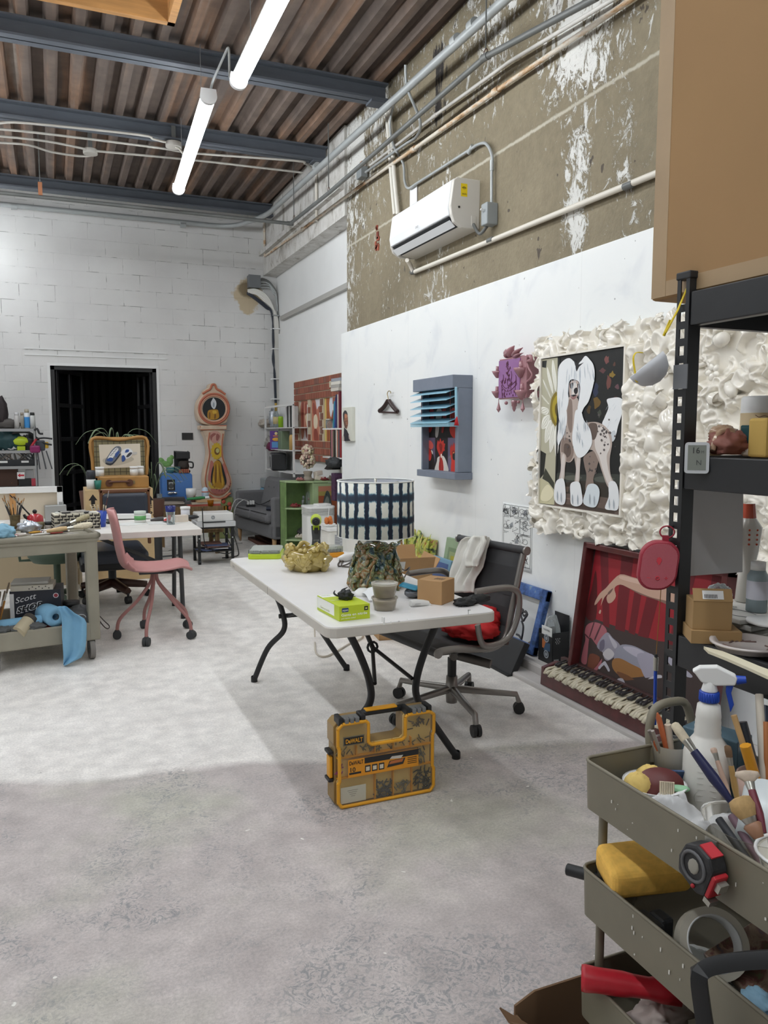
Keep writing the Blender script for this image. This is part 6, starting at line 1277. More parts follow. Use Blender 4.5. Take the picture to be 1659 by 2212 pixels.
c=onY(373,1065,yb2-.01);b=MB();b.tube([c+V((-.04,0,0)),c+V((0,-.02,.005)),c+V((.05,-.02,0))],.014,n=8);b.ball(c+V((-.03,-.01,0)),(.035,.02,.02),n=10);b.build('latch_handle',mat('chrome',(200,202,204),.15,metal=1),t)
x_,x2_,z_,z2_=rectY(361,1036,378,1060,yb2-.004);b=MB();b.bb((x_,yb2-.004,z_),(x2_,yb2,z2_),pm((24,24,26)));b.bb((x_+.02,yb2-.006,z_+.02),(x2_-.02,yb2-.003,z2_-.03),pm((150,152,154)));b.ball(((x_+x2_)/2,yb2-.006,(z_+z2_)/2-.01),(.03,.003,.035),pm((70,72,74)));b.build('photo_magnet',None,t)
b=MB();c=onY(386,1040,yb2-.001);b.text('igloo',c,(1,0,0),(0,0,1),.018,pm((110,140,180)),w=.07)if False else b.bb(c+V((-.02,-.001,-.008)),c+V((.05,.001,.008)),pm((120,146,186)));b.build('badge',None,t)
zB=zc_;yc2=yb2+.05
xa,xb,za,zb2=rectY(381,976,411,1022,yc2);t=thing('coffee_maker','black drip coffee maker on top of the blue bread box','coffee maker',((xa+xb)/2,yc2+.1,zB));hh_=zb2-zB
b=MB();b.bb((xa,yc2,zB),(xb,yc2+.2,zB+.035)).bb((xa,yc2+.12,zB),(xb,yc2+.2,zB+hh_)).bb((xa,yc2,zB+hh_*.66),(xb,yc2+.2,zB+hh_));b.build('body',m_blkp,t,bevel=.01)
c=((xa+xb)/2+.01,yc2+.06,zB+.036);MB().lathe([(0,0),(.06,0),(.075,.04),(.06,.1),(.05,.115),(.0,.116)],c,n=20).build('carafe',clear('smoked_glass',(120,110,104),.25),t);MB().tube(crom([Vector(c)+V((.06,-.02,.1)),Vector(c)+V((.11,-.04,.09)),Vector(c)+V((.11,-.04,.03)),Vector(c)+V((.075,-.02,.03))],4,False),.01,n=8).build('carafe_handle',m_blkp,t)
c,r,h=turned(368,1010,1023,20,yc2,zB);t=thing('potted_cactus','paddle cactus in a teal bowl on the blue bread box','plant',c);MB().lathe([(0,0),(r*.7,0),(r,h*.5),(r*.85,h),(r*.7,h*.9),(0,h*.8)],c,n=18).build('bowl',mat('teal_glaze',(60,112,118),.25,coat=.3),t)
m_cac=mat('cactus_green',(106,150,84),.55)
for u,v,w,hgt,a in((354,1000,14,7,.3),(349,994,9,6,.7),(360,1004,13,7,.2),(367,996,9,12,-.2),(371,988,6,7,-.3)):p=onY(u,v,yc2);b=MB();b.ball(p,(.045*w/10,.015,.045*hgt/10),n=12,M=RY(a));b.build('pad',m_cac,t)
b=MB();c=onY(397,1019,yc2-.03);c.z=zB;
for k in range(5):b.box(c+V((-.05+.025*k,0,.025)),(.02,.07,.045),pm((150,84,62)))
one(b,'clay_bricklets','row of small red clay bricks in front of the coffee maker','clay piece',None,c)
boxY('teal_tin','dark teal tin between the cactus and the coffee maker','tin',378,1008,390,1022,yc2-.02,.08,pm((38,74,80),.4),z=zB)
yt=yk+.1
jar('plastic_cup','white plastic cup right of the blue bread box','cup',413.5,1055,1096,21,yk+.2,[(0,0),(.7,0),(1,.62),(1.05,.64),(1.05,1),(0,1)],pm((220,220,218),.4),z=zt)
jar('glass_jar','empty clear glass left of the scanner','glass',345,1067,1090,12,yk+.1,CUP,clear('glassware',(226,232,232),.12,.03),z=zt)
jar('water_bottle','pale blue water bottle with orange band beside the clock','bottle',444,1052,1098,15,yk+.3,[(0,0),(1,0),(1,.74),(.9,.8),(.7,.96),(0,1)],pm((186,206,222),.4),parts=[('band',[(1.02,.7),(1.03,.7),(1.03,.76),(1.02,.76)],pm((210,120,96)))],z=zt)
jar('amber_tumbler','amber glass tumbler in front of the clock base','glass',455,1080,1099,14,yk+.02,CUP,clear('amber_glass',(220,140,30),.3,.05),z=zt)
rr=RND(17);xa,xb=onY(413,1108,yk).x,onY(468,1108,yk).x;zz=zt
for k,(w,c_,lab)in enumerate(((.42,(176,84,70),'red book at the bottom of the pile on the chest'),(.36,(190,178,160),'cream book in the pile on the chest'),(.3,(196,160,120),'tan tube box lying on the pile on the chest'))):
 one(MB().box(((xa+xb)/2+.03*k,yk+.12,zz+.012),(w,.2,.024),pm(c_,.6),RZ(.08*k)),'book',lab,'book',None,((xa+xb)/2,yk+.12,zz),'books on the wooden chest');zz+=.025
b=MB();p=V((xa-.04,yk+.05,zz+.015));b.tube([p,p+V((.16,0,.012)),p+V((.22,0,.012))],[.016,.02,.014],pm((46,130,74),.4),n=8);b.cyl(p+V((.22,0,.012)),p+V((.27,0,.012)),.016,.02,pm((214,222,226)),n=8);one(b,'glue_tube','green tube lying on the pile in front of the amber tumbler','tube',None,p)
b=MB();c=onY(424,1088,yk+.1);c.z=zt;crumple(b,c+V((0,.05,.05)),(.12,.12,.1),5,.5,3);one(b,'dried_flowers','clump of dried brown flowers behind the green tube','flowers',pm((104,60,44),.8),c)
rr=RND(5);zz=zt;xa=onY(350,1108,yk).x
for k in range(6):one(MB().box((xa+.12+rr.uniform(-.02,.02),yk+.1,zz+.009),(.34+rr.uniform(-.05,.04),.2,.018),pm(rr.choice([(96,84,74),(170,160,150),(110,70,60),(60,56,54)]),.6),RZ(rr.uniform(-.15,.15))),'magazine',('lowest','second','third','fourth','fifth','topmost')[k]+' magazine of the pile left on the wooden chest','magazine',None,(xa,yk+.1,zz),'magazines on the chest');zz+=.019
# printer cart
px0,px1,py0,py1,pz=1.49,1.90,9.0,9.36,.43
t=thing('printer_cart','small black wheeled cart carrying the white printer','cart',((px0+px1)/2,(py0+py1)/2,0))
MB().bb((px0-.01,py0-.01,pz-.02),(px1+.01,py1+.01,pz)).build('top_shelf',m_blkp,t,bevel=.004);MB().bb((px0,py0,.14),(px1,py1,.155)).build('bottom_shelf',m_blkp,t,bevel=.003)
for xa in(px0+.015,px1-.015):
 for ya in(py0+.015,py1-.015):
  MB().bb((xa-.015,ya-.015,.05),(xa+.015,ya+.015,pz-.02)).build('leg',m_blkp,t);b=MB();b.cyl((xa-.015,ya,.026),(xa+.015,ya,.026),.026,n=14);b.build('caster',m_blkp,t);b=MB();b.cyl((xa,ya-.016,.3),(xa,ya-.017,.3),.008,n=8);b.build('bolt',pm((210,210,208)),t)
t=thing('printer','white inkjet printer on the small black cart','printer',((px0+px1)/2,9.16,pz));b=MB();b.bb((px0-.02,8.97,pz),(px1+.02,9.33,pz+.06));b.build('paper_tray',pm((206,208,210),.4),t,bevel=.006);b=MB();b.bb((px0,9.0,pz+.06),(px1,9.33,pz+.155));b.build('body',m_white,t,bevel=.012);MB().bb((px0+.05,8.965,pz+.05),(px1-.1,8.99,pz+.064)).build('slot',pm((60,62,64)),t)
b=MB();c=V(((px0+px1)/2-.03,8.999,pz+.108));b.add([c+V((.022*cos(a),-.0005,.022*sin(a)))for a in[2*PI*i/20 for i in range(20)]],[list(range(20))],pm((150,154,158)));b.text('hp',c+V((-.014,-.001,-.007)),(1,0,0),(0,0,1),.018,pm((236,238,238)),shear=.2);b.build('logo',None,t)
rr=RND(6)
for k in range(7):one(MB().box((px0+.2+rr.uniform(-.06,.06),py0+.12+rr.uniform(-.08,.04),.158+.012*k),(.26,.2,.01),pm(rr.choice([(222,222,220),(196,194,192),(120,84,74),(74,86,120)]),.6),RZ(rr.uniform(-.5,.5))),'paper_pile_sheet',('bottom','second','third','fourth','fifth','sixth','top')[k]+' booklet of the papers on the cart lower shelf','booklet',None,(px0+.2,py0+.12,.158+.012*k),'papers under the printer')
m_wcab=mat('grey_white_cable',(176,176,174),.5)
cable('cable','black cable hanging beside the cart from the table end',[onY(437,1098,8.95),onY(439,1140,8.95),onY(443,1175,8.95),onY(462,1190,8.95),onY(490,1196,8.96),onY(502,1188,8.96),onY(492,1165,8.96),onY(482,1150,8.97)],.006,m_blkp)
cable('cable','black cable running from the floor power strip to the cart',[onZ(502,1151,.01),onZ(508,1165,.01),onZ(515,1190,.01),onZ(513,1200,.01),onZ(498,1203,.01),onZ(480,1205,.01)],.006,m_blkp)
c=onZ(507,1147,0);t=thing('power_strip','black power strip with white plug on the floor beside the sofa','power strip',c);MB().bb(c+V((-.1,-.03,0)),c+V((.1,.03,.04))).build('body',m_blkp,t,bevel=.006);MB().bb(c+V((-.02,-.025,.04)),c+V((.03,.02,.1))).build('plug',m_white,t,bevel=.008)
# ================================================================ sofa
th_=math.radians(7);S0=V((2.33,10.92,0));t=thing('sofa','grey two-seat fabric sofa with wooden legs in the back corner','sofa',S0,th_)
m_sf=mat('grey_sofa_cloth',(112,112,114),.85,var=.05,scale=30);Ln,Dp=1.42,.5
def sb(a,c,name,bv=.04,m=m_sf):return MB().bb(a,c).build(name,m,t,world=0,bevel=bv,seg=4)
sb((0,-Ln,.17),(Dp,0,.36),'seat_base',.03)
for k,(ya,yb)in enumerate(((-.69,-.09),(-1.31,-.70))):
 b=MB();b.bb((-.05,ya,.36),(Dp-.14,yb,.49));b.build('seat_cushion',m_sf,t,world=0,bevel=.05,seg=4)
 MB().tube([(-.05+.012,ya+.02,.375),(-.05+.012,yb-.02,.375)],.006,n=6).build('piping',pm((86,86,88),.8),t,world=0);MB().tube([(-.04,ya+.03,.485),(-.04,yb-.03,.485)],.006,n=6).build('piping',pm((70,70,72),.8),t,world=0)
sb((0,-.1,.17),(Dp,0,.70),'armrest',.035);sb((0,-Ln,.17),(Dp,-Ln+.1,.70),'armrest',.035)
for ya,yb in((-.72,-.1),(-1.32,-.73)):
 b=MB(TR(Dp-.16,0,.47)@RY(.22));b.bb((-.02,ya,0),(.11,yb,.44));b.build('back_cushion',m_sf,t,world=0,bevel=.06,seg=4)
 b=MB(TR(Dp-.18,0,.47)@RY(.22))
 for k in range(2):b.ball((-.0,ya+(yb-ya)*(.35+.3*k),.3),(.008,.014,.014),n=8)
 b.build('button',pm((90,90,92)),t,world=0)
for x in(.04,Dp-.05):
 for y in(-.07,-Ln+.07):MB().lathe([(0,0),(.018,0),(.03,.17),(0,.17)],(x,y,0),n=12).build('leg',mat('pale_wood_leg',(176,140,98),.5),t,world=0)
def so(x,y,z):v=RZ(th_)@V((x,y,z));return S0+v
c=so(.12,-.3,.49);t2=thing('charger_bar','black charger bar with white plugs on the sofa seat','charger',c);MB().bb(c+V((-.06,-.03,0)),c+V((.06,.03,.03))).build('bar',m_blkp,t2,bevel=.006)
for k in range(3):MB().bb(c+V((-.05+.035*k,-.02,.03)),c+V((-.02+.035*k,.01,.085))).build('plug',m_white,t2,bevel=.006)
cable('cable','white cables looping from the sofa charger down to the floor',[c+V((-.05,-.01,.08)),so(-.08,-.3,.6),so(-.16,-.3,.45),so(-.2,-.3,.2),so(-.12,-.32,.02),so(-.05,-.4,.01)],.008,m_wcab)
cable('cable','white cable trailing over the sofa cushion edge',[c+V((-.02,-.01,.08)),so(-.02,-.42,.6),so(-.13,-.4,.5),so(-.15,-.38,.25),so(-.02,-.25,.02)],.007,m_wcab)
cable('cable','black cable from the sofa charger over the cushion to the back',[c+V((.05,0,.06)),so(.25,-.35,.52),so(.38,-.5,.62),so(.42,-.6,.75)],.006,m_blkp)
c=so(.15,-1.0,.49);b=MB();b.tube([c+V((-.06,.03,.03)),c+V((.0,.0,.03)),c+V((.05,-.03,.03))],.035,n=10,flat=.7);one(b,'headphones_case','dark navy case lying on the sofa seat','case',pm((40,46,62),.6),c)
b=MB();[b.bb((2.5+.1*k,9.95-.05*k,.0),(2.58+.1*k,10.9,.04+.02*k))for k in range(3)];one(b,'rust_planks','rust coloured steel channels stored under the sofa','steel channel',mat('rust_brown',(104,66,52),.7,var=.2,scale=6),(2.6,10.4,0))
# ================================================================ white shelf in the corner
m_sw=mat('white_shelf',(226,226,224),.45);XS0,XS1,YS0,YS1=2.84,3.06,9.75,11.2
t=thing('corner_shelf','white open shelf unit in the back corner above the sofa','shelf',((XS0+XS1)/2,(YS0+YS1)/2,0))
zs=[onX(619,923,XS0).z,onX(619,972,XS0).z,onX(619,1020,XS0).z];zs=[z for z in zs]
for z in zs:MB().bb((XS0,YS0,z-.012),(XS1,YS1,z)).build('shelf_board',m_sw,t)
for x in(XS0+.01,XS1-.01):
 for y in(YS0+.012,YS1-.012):MB().bb((x-.012,y-.012,zs[2]-.05),(x+.012,y+.012,onX(619,875,XS0).z)).build('post',m_sw,t)
MB().bb((XS0,YS0,onX(619,877,XS0).z),(XS0+.02,YS1,onX(619,873,XS0).z)).build('top_rail',m_sw,t)
def shx(u,z,x):
 d=ray(u,950);s=x/d.x;return V((x,d.y*s,z))
z=zs[0];xm=2.9
c=shx(597,z,xm);t=thing('liquor_bottle','clear bottle with gold neck on the top corner shelf','bottle',c);MB().lathe([(0,0),(.04,0),(.042,.02),(.042,.18),(.018,.23),(.015,.28),(0,.28)],c,n=18).build('glass',clear('glassware'),t);MB().lathe([(.016,.23),(.019,.23),(.018,.34),(0,.34)],c,n=14).build('foil',pm((176,146,70),.35),t);b=MB();b.lathe([(.0425,.05),(.0428,.05),(.0428,.15),(.0425,.15)],c,n=18);b.build('label',pm((196,180,130)),t)
c=shx(607,z,xm-.02);one(MB().lathe([(0,0),(.035,0),(.035,.13),(.03,.15),(0,.15)],c,n=16),'green_bottle','small bottle of bright green liquid on the top corner shelf','bottle',pm((140,180,36),.15),c)
c=shx(590,z,xm+.03);b=MB();crumple(b,c+V((0,0,.13)),(.1,.12,.27),3,.25);one(b,'foil_bag','crumpled silver foil bag beside the liquor bottle','bag',mat('crumpled_foil',(186,192,200),.25,metal=.6),c)
c=shx(575,z,xm);b=MB();crumple(b,c+V((-.02,0,.06)),(.16,.22,.12),6,.35);one(b,'crisp_bag','crumpled white and orange snack bag at the shelf end','bag',mat('snack_bag',(190,180,168),.4,var=.3,scale=14),c)
rr=RND(3)
for k in range(5):c=shx(624+k*3.4,z,xm+.05);one(MB().box(c+V((0,0,.14)),(.08,.028,.27+.02*(k%2)),pm([(226,226,224),(60,60,62),(206,206,204),(40,42,44),(196,200,198)][k],.5)),'book',('first','second','third','fourth','fifth')[k]+' book from the left right of the post on the top corner shelf','book',None,c,'books on the corner shelf')
z=zs[1];c=shx(597,z,xm-.03);t=thing('cereal_box','purple food carton on the middle corner shelf','carton',c,-.35);MB().box((0,0,.125),(.17,.06,.25)).build('carton',pm((96,52,138),.5),t,world=0);b=MB();b.bb((-.06,-.032,.02),(.06,-.031,.1),pm((90,150,206)));b.ball((0,-.031,.135),(.055,.003,.025),pm((226,170,60)));b.bb((-.04,-.032,.175),(.04,-.031,.188),pm((236,150,60)));b.ball((0,-.031,.215),(.022,.003,.022),pm((236,214,150)));b.build('print',None,t,world=0)
c=shx(613,z,xm+.02);one(MB().bb(c+V((-.06,-.09,0)),c+V((.06,.09,.25))),'green_tin','dull green tin box on the middle corner shelf','tin',pm((112,130,104),.5),c,bevel=.01)
c=shx(582,z,xm);b=MB();crumple(b,c+V((0,0,.08)),(.12,.14,.17),8,.4);one(b,'plastic_bag','small clear crumpled bag at the middle shelf end','bag',pm((150,146,140),.3),c)
c=shx(631,z,xm+.0);one(MB().lathe([(0,0),(.04,0),(.04,.16),(.03,.2),(0,.2)],c,n=16),'spice_jar','amber jar right of the post on the middle corner shelf','jar',pm((196,160,96),.3),c)
z=zs[2];c=shx(600,z,xm-.0);t=thing('toaster_oven','silver fronted black toaster oven on the low corner shelf','toaster oven',c,-.2);MB().bb((-.1,-.22,0),(.1,.22,.24)).build('body',pm((40,41,43),.4),t,world=0,bevel=.02);MB().bb((-.112,-.2,.02),(-.1,.2,.22)).build('front',mat('brushed_steel',(150,150,152),.35,metal=.5),t,world=0);MB().bb((-.118,-.16,.05),(-.11,.08,.19)).build('door',pm((30,30,32),.2),t,world=0)
c=shx(590,z+.25,xm);b=MB();crumple(b,c+V((0,0,.07)),(.16,.3,.14),2,.25);one(b,'magenta_bag','magenta and black bag on top of the toaster oven','bag',mat('magenta_cloth',(112,30,72),.6,var=.4,scale=8),c)
z4_=.004;one(MB().bb((2.8,11.0,0),(3.04,11.33,.5)),'storage_tub','lowest white storage tub under the corner shelf','tub',m_sw,(2.9,11.1,0),'storage tubs in the corner',bevel=.02);z4_=.504
for k,(lab,cc,hh_)in enumerate((('clear lidded storage tub with pale blue content under the corner shelf',(120,176,206),.2),('clear storage tub stacked on the blue one under the corner shelf',(150,156,158),.14))):
 one(MB().bb((2.79,10.99,z4_),(3.04,11.33,z4_+hh_)),'storage_tub',lab,'tub',pm(cc,.35),(2.9,11.1,z4_),'storage tubs in the corner',bevel=.02);z4_+=hh_+.004
# ================================================================ bookshelf end beside the drywall edge
XB0,XB1,YB0,YB1=2.92,3.025,8.16,8.80
t=thing('wall_bookshelf','narrow white wall bookshelf tucked behind the drywall edge','bookshelf',(XB1,(YB0+YB1)/2,1.2));zb_=[onX(715,925,XB0).z,onX(715,987,XB0).z]
for z in zb_:MB().bb((XB0,YB0,z-.016),(XB1,YB1,z)).build('shelf_board',m_sw,t)
MB().bb((XB1-.012,YB0+.3,zb_[1]-.3),(XB1,YB0+.34,zb_[0]+.4)).build('rail',m_sw,t)
rr=RND(8)
def book(y,w,h,z,c,lab,dd=.2,tilt=0,grp='books on the wall bookshelf'):
 o=one(MB().bb((-.05,-w/2,0),(.05,w/2,h),pm(c,.5)),'book',lab,'book',None,None,grp);o.location=(XB0+.052,y,z);o.rotation_euler.x=tilt;return o
cols=[((60,64,66),'dark grey'),((206,128,138),'pink'),((110,98,84),'taupe'),((38,36,36),'black lettered'),((226,220,206),'cream'),((176,120,104),'salmon'),((70,76,84),'slate'),((150,44,48),'red')]
y=8.55
for k,(c_,nm)in enumerate(cols):w=(.04,.028,.04,.06,.035,.04,.045,.04)[k];y-=w+.004;book(y,w,.31+.02*sin(k*2),zb_[1],c_,nm+' book upright on the lower wall bookshelf')
b=MB()
for k in range(7):b.bb((XB0+.0,8.378-.018,zb_[1]+.04+.035*k),(XB0+.0013,8.378+.018,zb_[1]+.06+.035*k),pm((224,220,210)))
y=8.46
for k,(c_,nm,w,h)in enumerate((((40,130,150),'teal and orange',.04,.3),((44,66,140),'blue',.035,.33),((52,54,92),'navy',.06,.37),((214,206,196),'white',.035,.37),((110,34,48),'maroon',.04,.4))):y-=w+.006;book(y,w,h,zb_[0],c_,nm+' book upright on the upper wall bookshelf',tilt=(.12 if k<2 else 0))
c=V((XB0+.06,8.72,zb_[0]));t=thing('glass_jar','small glass jar with metal lid on the upper wall bookshelf','jar',c);MB().lathe([(0,0),(.042,0),(.046,.02),(.046,.09),(0,.09)],c,n=18).build('glass',clear('glassware'),t);MB().lathe([(0,.09),(.045,.09),(.045,.11),(0,.11)],c,n=18).build('lid',mat('nickel'),t)
z=zb_[0]+.41
for k in range(4):one(MB().box((XB0+.06,8.36,z+.018),(.12-.01*k,.26,.034),pm([(206,200,190),(170,166,160),(214,210,200),(150,154,162)][k],.6),RZ(.03*k)),'book',('lowest','second','third','topmost')[k]+' book lying flat on top of the upright books','book',None,(XB0-.03,8.36,z),'flat books on the wall bookshelf');z+=.036
c=onX(722,1000,2.9);b=MB();crumple(b,c,(.16,.3,.12),4,.25);one(b,'dark_bag','dark rolled bundle hanging under the wall bookshelf','bundle',pm((52,54,56),.6),c)
c=onX(725,1015,2.9);b=MB();P=[onX(700+x/7,1000+y_/7,2.88)for x,y_ in((0,90),(40,40),(80,30),(120,35),(120,100),(50,105))];b.add(P+[p+V((.1,0,0))for p in P],[list(range(6)),list(range(6,12))[::-1]]+[(i,(i+1)%6,6+(i+1)%6,6+i)for i in range(6)]);one(b,'black_hat','black peaked shape hanging below the wall bookshelf','hat',pm((22,22,24),.6),c)
b=MB();b.bb((2.86,8.2,.75),(2.95,8.32,onX(725,1018,2.9).z-.02));one(b,'coat','dark purple patterned cloth hanging behind the lamp shade','cloth',mat('purple_pattern',(70,44,70),.8,var=.5,scale=40),(2.9,8.26,.75))
# ================================================================ green cabinet with open rounded end
GX0,GX1,GY0,GY1,GZ=2.43,3.02,8.6,8.92,.95
t=thing('green_cabinet','worn green painted cabinet with open curved end shelves and fish panel','cabinet',((GX0+GX1)/2,(GY0+GY1)/2,0))
m_gc=mat('worn_green_paint',(112,140,84),.55,var=.18,scale=9);m_gt=mat('pale_green_paint',(156,176,132),.5,var=.1,scale=12)
xs_=onY(675,1080,GY0).x;MB().bb((GX0,GY0+.1,0),(GX0+.018,GY1,GZ-.02)).build('side_panel',m_gc,t);MB().bb((GX0,GY1-.015,0),(GX1,GY1,GZ)).build('back_panel',m_gc,t);MB().bb((xs_,GY0,0),(xs_+.02,GY1,GZ-.02)).build('divider',m_gt,t)
b=MB();b.prism([(GX0,.0),(GX0,-.12)],0,1)if False else None
def shelf_at(z,name):
 P=[(GX0,GY1),(GX0,GY0+.1)]+[(GX0+(xs_-GX0)*k/8,GY0+.1-.1*sin(PI/2*k/8)+.012*sin(k*1.3))for k in range(1,9)]+[(xs_,GY1)];b=MB();b.prism(P,z-.018,z);b.build(name,m_gt,t,bevel=.003)
zsh=[onY(650,1097,GY0+.05).z,onY(650,1165,GY0+.05).z]
for z in zsh:shelf_at(z,'shelf')
shelf_at(GZ,'top_end');MB().bb((xs_,GY0-.01,GZ-.02),(GX1,GY1,GZ)).build('top',m_gt,t,bevel=.003)
MB().bb((xs_+.02,GY0,.05),(GX1,GY0+.02,GZ-.025)).build('door',m_gt,t,bevel=.003)
xa,xb,za,zb2=rectY(688,1050,725,1098,GY0-.002)
b=MB();b.bb((xa,GY0-.003,.3),(xb+.08,GY0,zb2),pm((150,78,44),.5));b.bb((xa,GY0-.004,zb2-.06),(xb+.08,GY0-.003,zb2),pm((176,118,92),.5));b.bb((xa,GY0-.0045,zb2-.11),(xb+.08,GY0-.004,zb2-.06),pm((156,140,74),.5))
P=crom([onY(*q,GY0-.006)for q in((697,1098),(700,1075),(706,1060),(712,1066),(716,1085),(718,1100),(712,1112),(700,1112))],4);b.flat(P,pm((64,74,72),.4));b.flat(crom([onY(*q,GY0-.0065)for q in((700,1090),(706,1072),(711,1080),(709,1098))],4),pm((120,128,120),.4));b.ball(onY(705,1068,GY0-.006),(.007,.003,.007),pm((20,20,20)),n=8);b.build('fish_panel',None,t)
# things on the green cabinet
c=V((onY(665,1020,GY0+.12).x,GY0+.12,GZ));sc_k=1
t=thing('topiary_sculpture','double ball sculpture of small clay forms on a grey pedestal','sculpture',c);m_tp=mat('pinkish_clay_bits',(196,176,158),.45,var=.2,scale=20)
zb1=onY(665,995,c.y).z;zb0=onY(665,974,c.y).z;rr=RND(14)
MB().lathe([(0,0),(.072,0),(.068,.025),(.045,.035),(.04,.06),(.055,.1),(.05,.11),(0,.11)],c,n=20).build('pedestal',mat('grey_clay',(140,130,116),.6),t)
for nm,zc_,r in(('lower_ball',zb1,.088),('upper_ball',zb0,.068)):
 b=MB();b.ball((c.x,c.y,zc_),r*.85,pm((70,58,50),.7),n=14)
 for i in range(125):
  zz=rr.uniform(-1,1);a=rr.uniform(0,6.28);q=math.sqrt(1-zz*zz);d=V((q*cos(a),q*sin(a),zz));s=rr.uniform(.011,.019);b.ball(V((c.x,c.y,zc_))+d*r*.9,(s,s*.8,s*1.1),pm(rr.choice([(206,190,166),(190,166,150),(214,204,180),(170,130,120),(196,186,140)]),.4),n=7,jit=.15,rnd=rr)
 b.build(nm,m_tp,t)
def rose(c,r,m,label,grp=None):
 b=MB();q=RND(int(c[0]*1000))
 for k in range(9):
  a=k*2.4;rad_=r*(.25+.08*k);hh_=r*(.75-.04*k)
  b.grid(lambda s,e,a=a,rad_=rad_,hh_=hh_:(c[0]+(rad_*(.5+.6*e))*cos(a+(s-.5)*1.9),c[1]+(rad_*(.5+.6*e))*sin(a+(s-.5)*1.9),c[2]+hh_*e*(.4+.6*sin(PI*s))+.003),6,4)
 return one(b,'ceramic_rose',label,'ceramic flower',m,c,grp,solid=.004)
m_rd=mat('red_glazed_clay',(150,62,68),.25,coat=.4);m_pk=mat('pink_glazed_clay',(190,126,126),.3,coat=.3);m_crm=mat('cream_glazed_clay',(226,214,200),.3,coat=.3)
rose(V((onY(648,1029,GY0+.1).x,GY0+.1,GZ)),.06,m_pk,'pink ceramic rose left on top of the green cabinet');rose(V((onY(700,1031,GY0+.06).x,GY0+.06,GZ)),.06,m_rd,'red ceramic rose right on top of the green cabinet')
rose(V((onY(637,1090,GY0+.12).x,GY0+.12,zsh[0])),.07,m_rd,'dark red ceramic rose on the upper green shelf');rose(V((onY(649,1155,GY0+.1).x,GY0+.1,zsh[1])),.08,m_crm,'cream ceramic rose on the lower green shelf')
c=V((onY(690,1025,GY0+.08).x,GY0+.1,GZ));
for k in range(2):one(MB().box(c+V((.0-.01*k,0,.03+.055*k)),(.11-.02*k,.07,.05),m_crm,RY(.15-.3*k)@RZ(.3*k)),'clay_block',('lower','upper tilted')[k]+' cream clay block on the green cabinet','clay block',None,c,'clay blocks on the cabinet',bevel=.006)
c=V((onY(713,1030,GY0+.06).x,GY0+.06,GZ));one(MB().lathe([(0,0),(.03,0),(.028,.02),(.008,.06),(0,.06)],c,n=12),'clay_cone','small grey clay cone at the right of the cabinet top','clay cone',mat('grey_clay'),c)
c=V((onY(669,1090,GY0+.14).x,GY0+.14,zsh[0]));t=thing('glass_cloche','glass dome with dried orange flower on the upper green shelf','cloche',c);MB().lathe([(0,0),(.055,0),(.055,.018),(0,.018)],c,n=20).build('wooden_base',mat('pale_wood_leg'),t);MB().lathe([(.046,.018),(.047,.13),(.035,.17),(0,.185)],c,n=20).build('dome',clear('glassware'),t);b=MB();b.ball(c+V((0,0,.09)),(.02,.02,.018),n=10,jit=.3,rnd=rr);b.tube([c+V((0,0,.02)),c+V((0,0,.08))],.003,n=5);b.build('dried_flower',pm((150,90,60),.7),t)
for k,(u,hh_)in enumerate(((653,.085),(657,.13))):
 c=V((onY(u,1090,GY0+.13).x,GY0+.11+.04*k,zsh[0]));b=MB();b.lathe([(0,0),(.022,0),(.022,.012),(.012,.02),(.01,hh_-.035),(.018,hh_-.03),(.01,hh_-.025)],c,n=14);b.ball(c+V((0,0,hh_-.014)),.016,n=10);one(b,'grey_chess_piece',('short','taller')[k]+' grey turned clay piece beside the glass dome','clay piece',pm((128,132,134),.5),c,'grey clay pieces on the green shelf')
c=V((onY(657,1150,GY0+.2).x,GY0+.22,zsh[1]));b=MB();crumple(b,c+V((0,0,.06)),(.14,.1,.12),7,.3);one(b,'dark_clay_lump','dark grey clay lump behind the cream rose','clay piece',pm((80,78,76),.6),c)
# ================================================================ air purifier, pails
c=V((onY(692,1150,8.25).x,8.33,0));hp=onY(692,1094,8.2).z;t=thing('air_purifier','tall white air purifier with louvred top before the green cabinet','air purifier',c)
b=MB();b.prism(rrect(.32,.3,.07,4,c.x,c.y),0,hp-.1);b.build('body',mat('offwhite_plastic',(222,222,218),.45),t,bevel=.006);b=MB()
for k in range(6):b.prism(rrect(.325,.305,.07,4,c.x,c.y),hp-.098+.014*k,hp-.09+.014*k)
b.build('louvres',mat('offwhite_plastic'),t);b=MB();b.prism(rrect(.3,.28,.06,4,c.x,c.y),hp-.1,hp-.02);b.build('vent_core',pm((110,110,108),.6),t);b=MB();b.prism(rrect(.33,.31,.07,4,c.x,c.y),hp-.022,hp);b.build('top',m_white,t,bevel=.006)
c2=V((c.x+.03,c.y-.06,hp));t=thing('router','small white router on top of the air purifier','router',c2,.2);MB().bb((-.08,-.06,0),(.08,.06,.025)).build('body',m_white,t,world=0,bevel=.006);MB().tube(crom([(.02,-.06,.012),(.03,-.1,-.02),(.01,-.12,-.12),(.02,-.12,-.3)],4,False),.004,n=6).build('lead',m_white,t,world=0)
yp=7.3;px,py=onY(737,1160,yp).x,yp+.12;m_pl=mat('white_pail_plastic',(228,226,218),.4)
zt=onY(737,1139,yp).z
